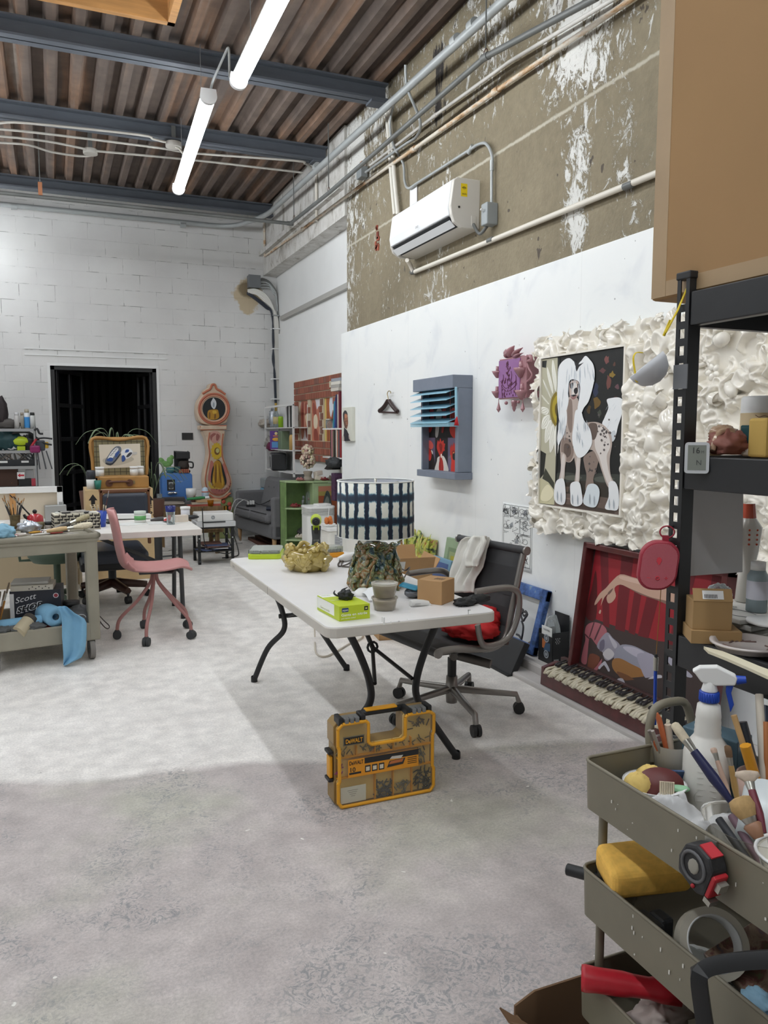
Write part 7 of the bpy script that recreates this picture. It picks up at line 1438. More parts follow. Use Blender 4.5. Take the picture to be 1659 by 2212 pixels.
for k,(z0,z1)in enumerate(((0,zt*.5),(zt*.5+.004,zt))):
 t=thing('pail',('lower','upper')[k]+' square white pail stacked behind the folding table','pail',(px,py,z0),0,'square pails behind the table');b=MB();hh_=z1-z0;P0=rrect(.27,.25,.04,4,px,py);b.prism(P0,z0,z1-.03);b.build('body',m_pl,t,bevel=.004);b=MB();b.prism(rrect(.3,.28,.045,4,px,py),z1-.035,z1);b.build('lid',m_white,t,bevel=.004)
 if k:b=MB();yy=py-.125-.001;b.flat([(px-.07,yy,z0+.08),(px+.01,yy,z0+.08),(px+.01,yy,z1-.07),(px-.07,yy,z1-.07)],pm((186,188,190)));[b.flat([(px-.065,yy-.0006,z1-.085-.016*j),(px+.005-.02*(j%2),yy-.0006,z1-.085-.016*j),(px+.005-.02*(j%2),yy-.0006,z1-.08-.016*j),(px-.065,yy-.0006,z1-.08-.016*j)],pm((120,122,124)))for j in range(8)];b.build('label_sheet',None,t)
px=onY(800,1160,6.2).x-.285;py=6.35;t=thing('pail','low white tub right of the stacked pails behind the lamp','pail',(px+.285,py,0));z1=onY(800,1153,6.2).z;MB().prism(rrect(.26,.26,.05,4,px+.285,py-.02),0,z1-.03).build('body',m_pl,t,bevel=.004);MB().prism(rrect(.28,.285,.055,4,px+.285,py-.02),z1-.03,z1).build('lid',m_white,t,bevel=.005)
c=V((onY(737,1160,yp).x-.1,yp+.1,zt));t=thing('clay_bowl','white bowl holding orange clay pieces on the stacked pails','bowl',c);MB().lathe([(0,0),(.05,0),(.075,.03),(.07,.03),(.045,.008),(0,.008)],c,n=20).build('bowl',m_white,t);b=MB()
for k in range(4):b.ball(c+V((.025*cos(k*1.8),.025*sin(k*1.8),.04+.012*k)),(.025,.02,.035),n=9,jit=.15,rnd=rr)
b.build('clay_pieces',pm((206,116,50),.5),t)
# ================================================================ left side: work table, cart, chairs
def brush(label,p0,p1,r,hc,bc,grp=None,bl=.2,fan=1.0,flat=.6):
 """paintbrush from handle end p0 to bristle tip p1"""
 p0=Vector(p0);p1=Vector(p1);d=p1-p0;t=thing('paintbrush',label,'paintbrush',p0,0,grp);a=p0+d*(1-bl-.14);c=p0+d*(1-bl)
 MB().tube([p0,p0+d*.3,a],[r*.5,r*.9,r*.7],pm(hc,.4),n=7).build('handle',None,t);MB().tube([a,c],[r*.75,r],n=7,flat=flat).build('ferrule',mat('nickel'),t)
 MB().tube([c,c+(p1-c)*.5,c+(p1-c)*.9,p1],[r,r*1.15*fan,r*1.0*fan,r*.5*fan],n=9,flat=flat).build('bristles',mat('bristle_%d_%d'%(bc[0],bc[2]),bc,.9,var=.15,scale=90),t);return t
TBX0,TBX1,TBY0,TBY1=-.95,1.075,6.29,7.3
t=thing('work_table','paint stained white work table on black trestle legs at left','table',((TBX0+TBX1)/2,6.66,0));m_wt=mat('stained_white_tabletop',(226,222,216),.5,var=.06,scale=6)
MB().bb((TBX0,TBY0,.69),(TBX1,TBY1,.74)).build('tabletop',m_wt,t,bevel=.004);m_dk=mat('dark_steel',(58,60,62),.5)
for x in(.93,-.75):
 for ya,yf in((6.5,6.42),(6.82,6.93)):MB().tube([(x,ya,.69),(x,yf,.012)],.018,n=8).build('leg',m_dk,t);MB().lathe([(0,0),(.02,0),(.02,.03),(0,.03)],(x,yf,0),n=8).build('foot',m_blkp,t)
 MB().tube([(x,6.46,.36),(x,6.89,.36)],.012,n=6).build('cross_bar',m_dk,t)
b=MB();b.tube([(.93,6.66,.36),(.3,6.66,.67)],.016,n=6);b.build('brace',m_dk,t)
def onT(u,v):
 p=onZ(u,v,.74);p.y=min(p.y,7.2);return p
def tjar(name,label,cat,u,v,r,h,prof,m,parts=(),at=None,grp=None):
 c=at or onT(u,v);t=thing(name,label,cat,c,0,grp);MB().lathe([(p*r,q*h)for p,q in prof],c,n=20).build('body',m,t)
 for nm,pr,mm in parts:MB().lathe([(p*r,q*h)for p,q in pr],c,n=20).build(nm,mm,t)
 return c
m_bl=mat('cobalt_plastic',(44,74,170),.35)
c=tjar('brush_cup','paint spattered blue plastic cup of brushes on the work table','cup',219,1138,.047,.13,[(0,0),(.72,0),(1,1),(.94,1),(.68,.04),(0,.04)],m_bl)
for k,(u,v,hc)in enumerate(((195,1090,(220,160,60)),(203,1089,(200,140,80)),(211,1090,(206,150,90)),(224,1090,(190,170,130)),(229,1092,(180,150,110)))):brush('bristle brush with ochre handle standing in the blue cup',c+V((-.01+.006*k,0,.01)),onY(u,v,c.y),.008,hc,(206,190,160),'brushes in the blue cup',.16)
brush('long dark brush with purple handle rising from the blue cup',c+V((.01,.01,.01)),onY(235,1060,c.y),.006,(74,36,40),(150,130,130),bl=.06)
tjar('medium_jar','white lidded jar with green label on the work table','jar',303,1129,.048,.1,[(0,0),(1,0),(1,.72),(0,.72)],pm((226,226,220),.4),[('lid',[(0,.72),(1.04,.72),(1.04,1),(0,1)],pm((206,216,206),.4)),('label',[(1.005,.25),(1.01,.25),(1.01,.62),(1.005,.62)],pm((92,160,90),.5))])
tjar('drinking_glass','tall ribbed glass with cobalt rim on the work table','glass',369,1133,.04,.155,[(0,0),(.8,0),(.85,.5),(.98,.72)],clear('glassware'),[('blue_rim',[(1,.7),(1.1,1),(1.04,1),(.95,.7)],pm((28,40,110),.15))])
c=onT(390,1128);one(MB().prism(rrect(.12,.09,.02,3),0,.06,M=TR(c)@RZ(.2)),'plastic_tub','translucent cream plastic tub on the work table','tub',pm((226,214,200),.3),c)
tjar('white_jar','white lidded jar behind the cream tub','jar',399,1117,.045,.1,[(0,0),(.9,0),(.9,.8),(0,.8)],pm((214,214,220),.4),[('lid',[(0,.78),(1,.78),(1,1),(0,1)],m_white)])
c=onT(354,1126);t=thing('pliers','pliers with red handles lying left of the ribbed glass','pliers',c);b=MB();b.tube([c+V((-.11,.01,.012)),c+V((-.05,.02,.02)),c+V((0,.01,.022))],[.008,.018,.02],n=7);b.build('jaws',pm((74,72,72),.4),t);MB().tube([c,c+V((.05,.02,.02)),c+V((.05,.03,.045))],.016,n=7).build('grips',pm((190,52,48),.4),t)
c=onT(412,1122);one(MB().ball(c+V((0,0,.02)),(.075,.035,.02),n=14),'computer_mouse','black oval mouse at the right end of the work table','mouse',m_blkp,c)
for k,(u,v,lab)in enumerate(((330,1117,'white paper sheet behind the green label jar'),(440,1117,'white sheet hanging over the table end'),(270,1120,'white sheet in the middle of the work table'))):c=onT(u,v);c.x=min(c.x,.96);c.y=min(c.y,6.85);one(MB().box(c+V((0,0,.002)),(.2,.2,.003),None,RZ(.3*k)),'paper_sheet',lab,'paper',m_white,c,'paper sheets on the work table')
b=MB();c=onT(250,1108);b.box(c+V((0,.05,.03)),(.5,.12,.035),None,RY(.03));one(b,'foam_board','white board edge lying behind the blue brush cup','board',m_white,c)
c=onT(240,1131);one(MB().ball(c+V((0,0,.012)),(.05,.04,.014),n=10),'black_lid','small black cap right of the blue brush cup','lid',m_blkp,c)  # small black lid lying on the table
tjar('kraft_tub','pale lidded tub at the far side of the table by the dark door','tub',165,1108,.05,.08,[(0,0),(.9,0),(1,1),(0,1)],pm((190,186,178),.5),at=onT(165,1112))
# stretched canvas seen from behind
yv=7.2;xr=onY(136,1085,yv).x;zt=onY(100,1051,yv).z;t=thing('stretched_canvas','large stretched canvas seen from its back standing on the work table','canvas',(xr-.5,yv,.74))
MB().bb((xr-1.4,yv+.02,.75),(xr-.01,yv+.03,zt-.01)).build('canvas_back',pm((206,194,174),.8),t)
for a,c in(((xr-1.4,zt-.05),(xr,zt)),((xr-.045,.74),(xr,zt)),((xr-1.4,.74),(xr,.78))):MB().bb((a[0],yv-.012,a[1]),(c[0],yv+.025,c[1])).build('edge',pm((230,230,228),.6),t,bevel=.002)
x=onY(27,1090,yv).x;MB().bb((x-.02,yv-.005,.76),(x+.025,yv+.02,zt-.05)).build('stretcher_bar',mat('raw_timber'),t)
# ---- plastic utility cart
rz=math.radians(9);C0=V((.25,5.475,0));m_ct=mat('beige_grey_cart_plastic',(150,145,130),.55,var=.1,scale=5);t=thing('utility_cart','beige grey two tier plastic utility cart loaded with art supplies','cart',C0,rz);cw,cd=.68,.76
def cb(a,c,nm,bv=.012):return MB().bb(a,c).build(nm,m_ct,t,world=0,bevel=bv)
cb((-cw-.01,-.02,.79),(.012,cd+.02,.825),'top_tray',.015)
for a,c in(((-cw-.02,-.03,.815),(.02,.01,.85)),((-cw-.02,cd-.01,.815),(.02,cd+.03,.85)),((-.015,-.03,.815),(.02,cd+.03,.85)),((-cw-.02,-.03,.815),(-cw+.015,cd+.03,.85))):cb(a,c,'rim',.012)
cb((-cw+.02,-.008,.725),(-.03,.012,.82),'skirt',.006);cb((-cw,.01,.13),(0,cd,.155),'bottom_tray');cb((-cw,-.01,.13),(0,.012,.252),'front_wall',.01);cb((-cw,cd-.02,.13),(0,cd,.252),'back_wall',.01);cb((-.02,0,.13),(0,cd,.252),'side_wall',.008);cb((-cw,0,.13),(-cw+.02,cd,.252),'side_wall',.008)
for x in(-.075,-cw):
 for y in(-.012,cd-.06):MB().bb((x,y,.13),(x+.075,y+.07,.82)).build('corner_post',m_ct,t,world=0,bevel=.012)
for x in(-.055,-cw+.05):
 for y in(.03,cd-.06):
  b=MB();b.cyl((x-.016,y,.067),(x+.016,y,.067),.067,m=pm((128,124,120),.6),n=24);b.cyl((x-.018,y,.067),(x+.018,y,.067),.035,m=pm((70,68,66),.5),n=16);b.bb((x-.022,y-.02,.07),(x+.022,y+.02,.135),m_dk);b.build('wheel',None,t,world=0)
def cl(x,y,z):return C0+RZ(rz)@V((x,y,z))
ZT=.827
def onC(u,v):
 p=onZ(u,v,ZT);p.y=min(p.y,6.08);return p
# things on the cart top
t=thing('woven_box','cream box with black woven brick pattern on the cart top','box',onC(165,1143),.1);b=MB();b.bb((-.15,-.09,0),(.15,.09,.115),pm((206,200,182),.7));K_=pm((40,36,34),.7)
for j in range(5):
 for i in range(7):
  x=-.15+.043*i+(j%2)*.02;b.bb((x,-.092,.012+.021*j),(min(x+.034,.15),-.0895,.022+.021*j),K_);b.bb((min(x+.03,.146),-.092,.012+.021*j),(min(x+.035,.15),-.0895,.034+.021*j),K_)
 for i in range(4):b.bb((-.152,-.08+.045*i,.012+.021*j),(-.1495,-.05+.045*i,.022+.021*j),K_)
b.build('box',None,t,world=0);b=MB();q=RND(1)
for i in range(14):b.box((q.uniform(-.12,.12),q.uniform(-.06,.06),.118+.004*(i%3)),(.06,.03,.008),[pm((214,214,210)),pm((60,60,62)),pm((180,176,170))][i%3],RZ(q.uniform(0,3)))
b.build('scraps',None,t,world=0)
c=onC(37,1133);t=thing('brush_jar','brown textured clay jar full of thin paintbrushes on the cart','jar',c);MB().lathe([(0,0),(.034,0),(.032,.05),(.036,.095),(.04,.1),(.034,.1),(0,.02)],c,n=20).build('jar',mat('olive_clay',(110,98,70),.6,var=.25,scale=40),t)
q=RND(4)
for k in range(13):a=q.uniform(-1,1);brush('thin artist brush standing in the brown clay jar',c+V((a*.01,0,.02)),c+V((a*.075,q.uniform(-.03,.03),.2+q.uniform(-.02,.04))),.0045,q.choice([(40,40,44),(150,110,60),(60,60,66),(190,160,100)]),(176,130,80),'thin brushes in the clay jar',.12)
c=onC(78,1132);t=thing('kettle','small red enamel kettle with black knob on the cart','kettle',c);m_kt=mat('red_enamel',(176,36,46),.3,coat=.3);MB().lathe([(0,0),(.054,0),(.056,.04),(.052,.085),(.03,.1),(0,.102)],c,n=24).build('body',m_kt,t);MB().ball(c+V((0,0,.118)),.016,n=10).build('knob',m_blkp,t);MB().tube([c+V((-.045,0,.07)),c+V((-.065,0,.085)),c+V((-.07,0,.1))],[.014,.011,.009],n=8).build('spout',m_blkp,t)
c=onT(120,1113);t=thing('solvent_can','rectangular bare tin can with screw cap on the table','can',c,.1);MB().bb((-.085,-.04,0),(.085,.04,.155)).build('body',mat('bare_tin',(170,172,170),.35,metal=.5),t,world=0,bevel=.008);MB().cyl((.045,0,.155),(.045,0,.178),.022,n=16).build('cap',mat('bare_tin'),t,world=0)
for k,(u0,v0,u1,v1)in enumerate(((86,1130,21,1069),(82,1131,29,1072))):brush(('left','right')[k]+' of two long black brushes lying across the cart',onC(u0,v0)+V((0,0,.03)),onY(u1,v1,onC(u0,v0).y),.006,(38,36,40),(50,44,46),bl=.1)
brush('wide white bristle brush lying at the right cart corner',cl(-.3,.05,.87),cl(-.02,.02,.9),.02,(206,176,130),(214,204,180),bl=.42,fan=1.6);brush('grey wide brush crossing behind the white bristle brush',cl(-.28,.1,.86),cl(-.02,.12,.95),.02,(90,88,84),(170,160,130),bl=.34,fan=1.4)
q=RND(22)
for k in range(30):
 p=cl(q.uniform(-.66,-.12),q.uniform(.03,.42),ZT+.012);kd=k%3;d=V((q.uniform(-1,1),q.uniform(-.4,.4),0)).normalized()*q.uniform(.03,.07);col_=q.choice([(210,206,200),(60,58,60),(170,60,56),(190,180,170),(120,110,100),(200,150,50),(150,90,100)])
 b=MB();b.tube([p-d,p,p+d],[.012,.015,.006],pm(col_,.4),n=7,flat=.6);b.cyl(p-d*1.25,p-d,.007,m=pm((230,228,222)));one(b,'paint_tube','squeezed paint tube lying loose on the cart top','paint tube',None,p,'paint tubes strewn on the cart top')
b=MB();crumple(b,cl(-.58,.05,ZT+.05),(.17,.12,.1),5,.35);one(b,'blue_glove','crumpled light blue glove on the left of the cart top','glove',pm((136,182,206),.6),cl(-.58,.05,ZT));b=MB();crumple(b,cl(-.36,.36,ZT+.04),(.13,.1,.075),3,.4);one(b,'silver_bag','crumpled silver bag beside the red kettle','bag',mat('crumpled_foil'),cl(-.36,.3,ZT))
c=onC(0,1128);one(MB().lathe([(0,0),(.04,0),(.06,.05),(.055,.05),(0,.01)],c,n=18),'white_bowl','small white bowl at the left picture edge on the cart','bowl',m_white,c)
tjar('clay_pot','small brown clay pot behind the strewn paint tubes','pot',88,1140,.032,.05,[(0,0),(.8,0),(1,1),(.85,1),(0,.2)],mat('olive_clay'),at=onC(86,1143));tjar('ink_jar','squat jar with black lid beside the woven box','jar',107,1141,.032,.05,[(0,0),(1,0),(1,.6),(0,.6)],pm((190,180,174),.3),[('lid',[(0,.6),(1.05,.6),(1.05,1),(0,1)],m_blkp)],at=onC(108,1142))
# things in the lower tray
zb=.157;c=cl(-.335,.3,zb);t=thing('wipes_box','red and black shop towel box in the lower cart tray','box',c,rz-.25);bw_,bd,bh=.31,.24,.31
b=MB();RD=pm((178,30,36),.5);NV=pm((34,36,46),.5);WH_=pm((224,224,224),.5);b.bb((-bw_/2,-bd/2,0),(bw_/2,bd/2,bh*.45),RD);b.bb((-bw_/2,-bd/2,bh*.45),(bw_/2,bd/2,bh),NV);y=-bd/2-.0006
b.flat([(-bw_/2+.02,y,bh*.2),(bw_/2,y,bh*.5),(bw_/2,y,bh*.7),(-bw_/2+.02,y,bh*.5)],RD);b.flat([(-bw_/2,y-.0003,bh*.26),(bw_/2,y-.0003,bh*.56),(bw_/2,y-.0003,bh),(-bw_/2,y-.0003,bh)],NV)
b.text('Scott',(-bw_/2+.03,y-.0006,bh*.74),(1,0,.22),(0,0,1),.036,WH_,w=.13,shear=.2);b.text('SHOP',(-bw_/2+.037,y-.0006,bh*.525),(1,0,.22),(0,0,1),.038,WH_,w=.166,bold=.09,shear=.2);b.text('SHOP',(-bw_/2+.04,y-.0009,bh*.53),(1,0,.22),(0,0,1),.036,pm((24,24,26)),w=.16,bold=.04,shear=.2);b.text('ORIGINAL',(-.06,y-.0008,bh*.4),(1,0,.2),(0,0,1),.012,WH_,w=.1)
b.add([(.125+.017*cos(a),y-.0008,bh*.87+.017*sin(a))for a in[2*PI*i/16 for i in range(16)]],[list(range(16))],WH_);b.add([(.125+.013*cos(a),y-.001,bh*.87+.013*sin(a))for a in[2*PI*i/16 for i in range(16)]],[list(range(16))],pm((150,50,60)))
x=-bw_/2-.0008;b.text('Scott',(x,.1,bh*.7),(0,-1,-.1),(0,0,1),.026,WH_,w=.1,shear=.2);b.text('SHOP',(x,.1,bh*.5),(0,-1,-.1),(0,0,1),.028,pm((24,24,26)),w=.15,bold=.03);b.text('ORIGINAL',(x,.06,bh*.28),(0,-1,-.1),(0,0,1),.014,WH_,w=.11);b.bb((-bw_/2-.001,y-.001,bh*.3),(-bw_/2+.025,y+.001,bh*.95),WH_);b.build('box',None,t,world=0)
c=cl(-.36,.28,zb+bh);t=thing('parts_tray','dirty white lidded tray on top of the shop towel box','tray',c,rz-.25);MB().bb((-.13,-.1,0),(.13,.1,.035)).build('tray',pm((196,190,176),.6),t,world=0,bevel=.004);b=MB();[b.bb((-.02+.02*i,-.1012,.01+.012*(i%2)),(-.012+.02*i,-.1,.016+.012*(i%2)),pm((50,44,40)))for i in range(7)];b.build('slots',None,t,world=0);MB().bb((-.13,-.08,.035),(.1,.1,.055)).build('lid',pm((170,168,162),.3),t,world=0,bevel=.005)
p=onP(0,0,(0,5,0),(0,1,0));c=cl(-.27,.02,.31);t=thing('blue_paper_roll','blue shop paper roll with sheet hanging over the cart front','paper roll',c);m_bp=mat('blue_shop_paper',(126,176,208),.85,var=.03,scale=30);ax_=(RZ(rz)@V((.95,-.25,0))).normalized();back=V((-.35,.9,0)).normalized()
Mr=Matrix.Translation(c)@V((0,0,1)).rotation_difference(-back).to_matrix().to_4x4();b=MB();b.lathe([(.02,-.26),(.066,-.26),(.066,0),(.022,0),(.02,-.26)],m=None,n=28,M=Mr);b.build('roll',m_bp,t);MB().lathe([(.022,0),(.022,-.26)],n=16,M=Mr).build('core',pm((60,58,60),.8),t)
b=MB();drape(b,[(1310,122,145),(1322,130,160),(1335,133,182),(1345,134,187),(1375,134,187),(1405,136,184),(1420,137,176),(1432,137,152),(1437,137,140)],lambda u,v:onY(u,v,5.36),amp=.014,waves=.8,seed=2,nrm=(0,-1,0));b.build('hanging_sheet',m_bp,t,solid=.002)
b=MB();b.cyl(cl(-.65,.07,.28),cl(-.35,.09,.28),.04,n=16);one(b,'blue_paper_roll','second blue paper roll lying flat at left of the lower tray','paper roll',m_bp,cl(-.5,.08,.24))
t=thing('clay_jar','beige lidded jar lying tilted in the lower tray','jar',cl(-.45,.05,.27));b=MB();b.cyl(cl(-.5,.0,.24),cl(-.43,.07,.29),.045,n=18);b.build('body',pm((190,178,150),.5),t);MB().cyl(cl(-.43,.07,.29),cl(-.41,.09,.302),.047,n=18).build('lid',pm((74,68,62),.5),t)
c=cl(-.13,.3,zb);t=thing('plastic_jar','clear jar with black lid at the right of the lower tray','jar',c);MB().lathe([(0,0),(.06,0),(.065,.14),(.05,.16),(0,.16)],c,n=20).build('jar',clear('glassware'),t);MB().lathe([(0,.02),(.055,.02),(.055,.1),(0,.1)],c,n=16).build('contents',pm((206,140,110),.7),t);MB().lathe([(0,.16),(.062,.16),(.062,.19),(0,.19)],c,n=20).build('lid',m_blkp,t)
c=cl(-.1,.12,zb+.1);b=MB();crumple(b,c,(.2,.22,.18),3,.12,2);t=thing('power_sander','dark grey hand sander resting in the right of the lower tray','sander',c);b.build('body',pm((66,67,69),.5),t);b=MB();b.tube([c+V((.03*cos(a),-.1,.03+.02*sin(a)))for a in[2*PI*i/12 for i in range(12)]],.003,n=5,closed=True);b.build('emblem',pm((190,190,190)),t)
c=cl(-.64,.12,zb);tjar('tall_tin','tall labelled tin of old brushes at the left of the lower tray','tin',0,0,.05,.2,[(0,0),(1,0),(1,1),(.92,1),(.9,.1),(0,.1)],pm((190,184,172),.6),at=c)
for k in range(8):brush('worn brush standing in the tall tin',c+V((-.02+.006*k,0,.05)),c+V((-.06+.025*k,.03*sin(k),.36+.03*sin(k*2))),.009,q.choice([(120,80,50),(176,120,50),(96,90,80)]),(110,96,80),'worn brushes in the tall tin',.2)
b=MB();[crumple(b,cl(-.6+.1*k,.04,.26),(.12,.08,.05),k,.3)for k in range(3)];one(b,'grey_rag','crumpled grey rag along the front of the lower tray','rag',pm((96,98,98),.9),cl(-.5,.04,.24))
cable('cable','dark cable loop hanging out behind the cart',[cl(0,.3,.3),onZ(222,1338,.1),onZ(236,1352,.02),onZ(232,1358,.02),onZ(220,1348,.08),cl(.0,.35,.3)],.004,m_cord)
# ---- green office chair and beige cabinet seen behind the cart
c=V((.0,7.62,-.13));t=thing('green_chair','green swivel chair seat seen through the cart opening','chair',c);m_gs=mat('dull_green_plastic',(84,104,88),.6);MB().lathe([(0,.47),(.2,.48),(.24,.53),(.24,.6),(.0,.6)],c,n=24).build('seat',m_gs,t);MB().cyl(c+V((0,0,.2)),c+V((0,0,.47)),.03,n=12).build('column',m_gs,t);b=MB()
for k in range(5):b.tube([c+V((0,0,.2)),c+V((.26*cos(k*1.257),.26*sin(k*1.257),.16))],.02,n=6)
b.build('base',m_gs,t);MB().tube([c+V((-.15,0,.5)),c+V((-.3,0,.5)),c+V((-.32,0,.7))],.015,n=6).build('armrest',m_gs,t)
t=thing('beige_cabinet','beige open cabinet standing under the work table behind the cart','cabinet',(-.15,8.2,0));m_bgc=mat('beige_panel',(176,160,132),.6);b=MB();b.bb((-.6,8.3,0),(.22,8.33,.66));b.build('back_panel',m_bgc,t);MB().bb((.2,8.0,0),(.22,8.3,.66)).build('side_panel',m_bgc,t);[MB().bb((.1,8.0,z),(.21,8.3,z+.015)).build('shelf',m_bgc,t)for z in(.2,.42,.64)]
# ---- pink chair
c=V((.67,5.93,0));t=thing('pink_chair','dusty pink moulded chair on five pink legs with castors','chair',c,-.06);m_pkc=mat('dusty_pink_plastic',(196,140,138),.45)
P=[(-.325,.955),(-.312,.9),(-.29,.78),(-.27,.65),(-.245,.56),(-.2,.52),(-.12,.502),(0,.497),(.1,.505),(.17,.515),(.215,.505),(.25,.487)];PP=crom([(p[0],0,p[1])for p in P],4,False);n=len(PP)
def shell(a,e):
 p=PP[min(n-1,int(round(a*(n-1))))];s=a;w=.19+.035*sin(PI*min(1,s*1.15));
 if s<.12:w*=math.sqrt(max(.12,1-((.12-s)/.12)**2))*.9+.1
 if s>.9:w*=1-.25*((s-.9)/.1)**2
 y=(e-.5)*2;bow=.05*(abs(y)**2.2)*(1 if s<.5 else.7)
 return(p.x+(bow if s<.4 else bow*max(0,(.6-s)/.2)if s<.6 else 0),y*w,p.z+(bow*.8 if s>.35 else 0))
b=MB();b.grid(shell,n-1,14);b.build('seat_shell',m_pkc,t,world=0,solid=.012);m_pl2=mat('dusty_pink_metal',(166,116,112),.45)
for k in range(5):
 a=-1.9+k*2*PI/5;d=V((cos(a),sin(a),0));MB().tube(crom([V((-.01,0,.47))+d*.015,V((-.01,0,.40))+d*.035,d*.14+V((0,0,.27)),d*.26+V((0,0,.15)),d*.285+V((0,0,.06))],5,False),.0125,n=8).build('leg',m_pl2,t,world=0)
 b=MB();s=V((-d.y,d.x,0));q_=d*.285+V((0,0,.03));b.cyl(q_-s*.024,q_-s*.003,.03,n=16);b.cyl(q_+s*.024,q_+s*.003,.03,n=16);b.ball(q_+V((0,0,.015)),(.022,.022,.03),n=8);b.build('caster',mat('dusty_black_rubber',(62,64,66),.8),t,world=0)
b=MB();b.bb((-.12,-.06,.475),(.13,.06,.492));b.tube([(.05,-.06,.483),(.12,-.07,.48)],.008,n=6);b.build('seat_plate',mat('dark_steel'),t,world=0)
# ---- leather office chair, crates, suitcase
c=V((.46,7.45,0));t=thing('leather_chair','navy leather office chair with wooden frame behind the work table','chair',c);m_nv=mat('navy_leather',(50,56,68),.4,var=.1,scale=8,bump=.002,bscale=14);m_brw=mat('brown_wood_frame',(112,72,46),.45)
yb=7.72;x0,x1,z0,z1=rectY(216,1057,325,1140,yb);b=MB();[b.bb(a,e)for a,e in(((x0,yb,z1-.035),(x1,yb+.05,z1)),((x0,yb,.6),(x0+.03,yb+.05,z1)),((x1-.03,yb,.45),(x1,yb+.05,z1)))];b.build('back_frame',m_brw,t,bevel=.008);MB().bb((x0+.025,yb-.045,.52),(x1-.025,yb+.03,z1-.035)).build('back_cushion',m_nv,t,bevel=.03,seg=4)
MB().bb((.2,7.0,.36),(.74,7.7,.5)).build('seat_cushion',m_nv,t,bevel=.05,seg=4);MB().bb((.18,7.0,.33),(.76,7.68,.4)).build('seat_shell',pm((22,23,26),.5),t,bevel=.02);MB().cyl(c+V((0,0,.12)),c+V((0,0,.34)),.035,n=14).build('column',m_blkp,t)
for k in range(5):
 a=-1.2+k*1.257;d=V((cos(a),sin(a),0));b=MB();b.tube([c+d*.02+V((0,0,.15)),c+d*.3+V((0,0,.11))],[.045,.032],n=6);b.build('base_arm',mat('dark_wood',(66,38,28),.4),t);b=MB();q_=c+d*.3+V((0,0,.033));s=V((-d.y,d.x,0));b.cyl(q_-s*.022,q_+s*.022,.033,n=16);b.tube([q_,q_+V((0,0,.06))],.012,n=6);b.build('caster',m_blkp,t)
yc_=8.35;x0,x1,z0,z1=rectY(187,1056,333,1250,yc_);m_pw=mat('pine_plywood',(206,178,134),.6,var=.07,scale=5,stretch=(1,1,4));t=thing('wooden_crate','plywood crate with black up arrows standing behind the leather chair','crate',((x0+x1)/2,yc_+.25,0));MB().bb((x0,yc_,0),(x1,yc_+.5,z1)).build('crate',m_pw,t,bevel=.004);K_=pm((30,28,26),.7)
for u in(201,323):
 b=MB();p=onY(u,1082,yc_-.0008);s=.0047;
 b.flat([p+V((-9*s,0,1*s)),p+V((9*s,0,1*s)),p+V((0,0,14*s))],K_);b.flat([p+V((-4*s,0,-8*s)),p+V((4*s,0,-8*s)),p+V((4*s,0,1*s)),p+V((-4*s,0,1*s))],K_);[b.flat([p+V((-5*s,0,(-11-4*k)*s)),p+V((5*s,0,(-11-4*k)*s)),p+V((5*s,0,(-9-4*k)*s)),p+V((-5*s,0,(-9-4*k)*s))],K_)for k in range(2)]
 if u>300:b.text('UP.',p+V((-.055,0,-.15)),(1,0,0),(0,0,1),.04,K_,w=.09,bold=.03)
 b.build('up_arrow',None,t)
ysu=yc_+.06;x0,x1,za,zb_s=rectY(214,1029,322,1056,ysu);zS=z1;hs=onY(268,1029,ysu).z-zS;t=thing('suitcase','open tan vintage suitcase with plaid lining holding a shoe painting','suitcase',((x0+x1)/2,ysu+.16,zS));m_tan=mat('tan_leather',(168,124,66),.5,var=.1,scale=8);m_dkb=pm((92,56,40),.5)
MB().bb((x0,ysu,zS),(x1,ysu+.3,zS+hs)).build('case_body',m_tan,t,bevel=.012);b=MB();c=onY(258,1043,ysu);b.tube(crom([c+V((-.1,-.01,0)),c+V((-.07,-.03,.012)),c+V((.07,-.03,.012)),c+V((.1,-.01,0))],4,False),.012,n=8);[b.cyl(c+V((s,-.02,0)),c+V((s,0,0)),.035,n=14)for s in(-.1,.1)];b.build('handle',m_dkb,t);MB().bb(onY(278,1045,ysu)+V((0,-.008,0)),onY(291,1038,ysu)).build('latch',mat('brass_wire'),t)
yl=ysu+.3;xa,xb,zl0,zl1=rectY(199,944,317,1030,yl);MB().bb((xa,yl,zS+hs-.03),(xb,yl+.09,zl1)).build('lid',m_tan,t,bevel=.02);b=MB();b.bb((xa+.02,yl-.004,zS+hs),(xb-.02,yl,zl1-.03),pm((126,118,88),.8))
for k in range(9):x=xa+.04+(xb-xa-.08)*k/8;b.bb((x,yl-.005,zS+hs),(x+.006,yl-.004,zl1-.03),pm((66,60,44)))
for k in range(7):z=zS+hs+.03+(zl1-zS-hs-.08)*k/6;b.bb((xa+.02,yl-.005,z),(xb-.02,yl-.004,z+.006),pm((66,60,44)))
b.build('plaid_lining',None,t);b=MB();b.tube(crom([(xa+.005,yl-.006,zS+hs),(xa+.0,yl-.02,(zS+zl1)/2),(xa+.005,yl-.006,zl1-.02),((xa+xb)/2,yl-.012,zl1-.028),(xb-.005,yl-.006,zl1-.012),(xb,yl-.02,(zS+zl1)/2),(xb-.005,yl-.006,zS+hs)],5,False),.016,n=8);b.build('lid_rim',m_tan,t)
def sp_(x,y,k=0):return onY(x/4.1475,740+y/4.1475,yl-.007)
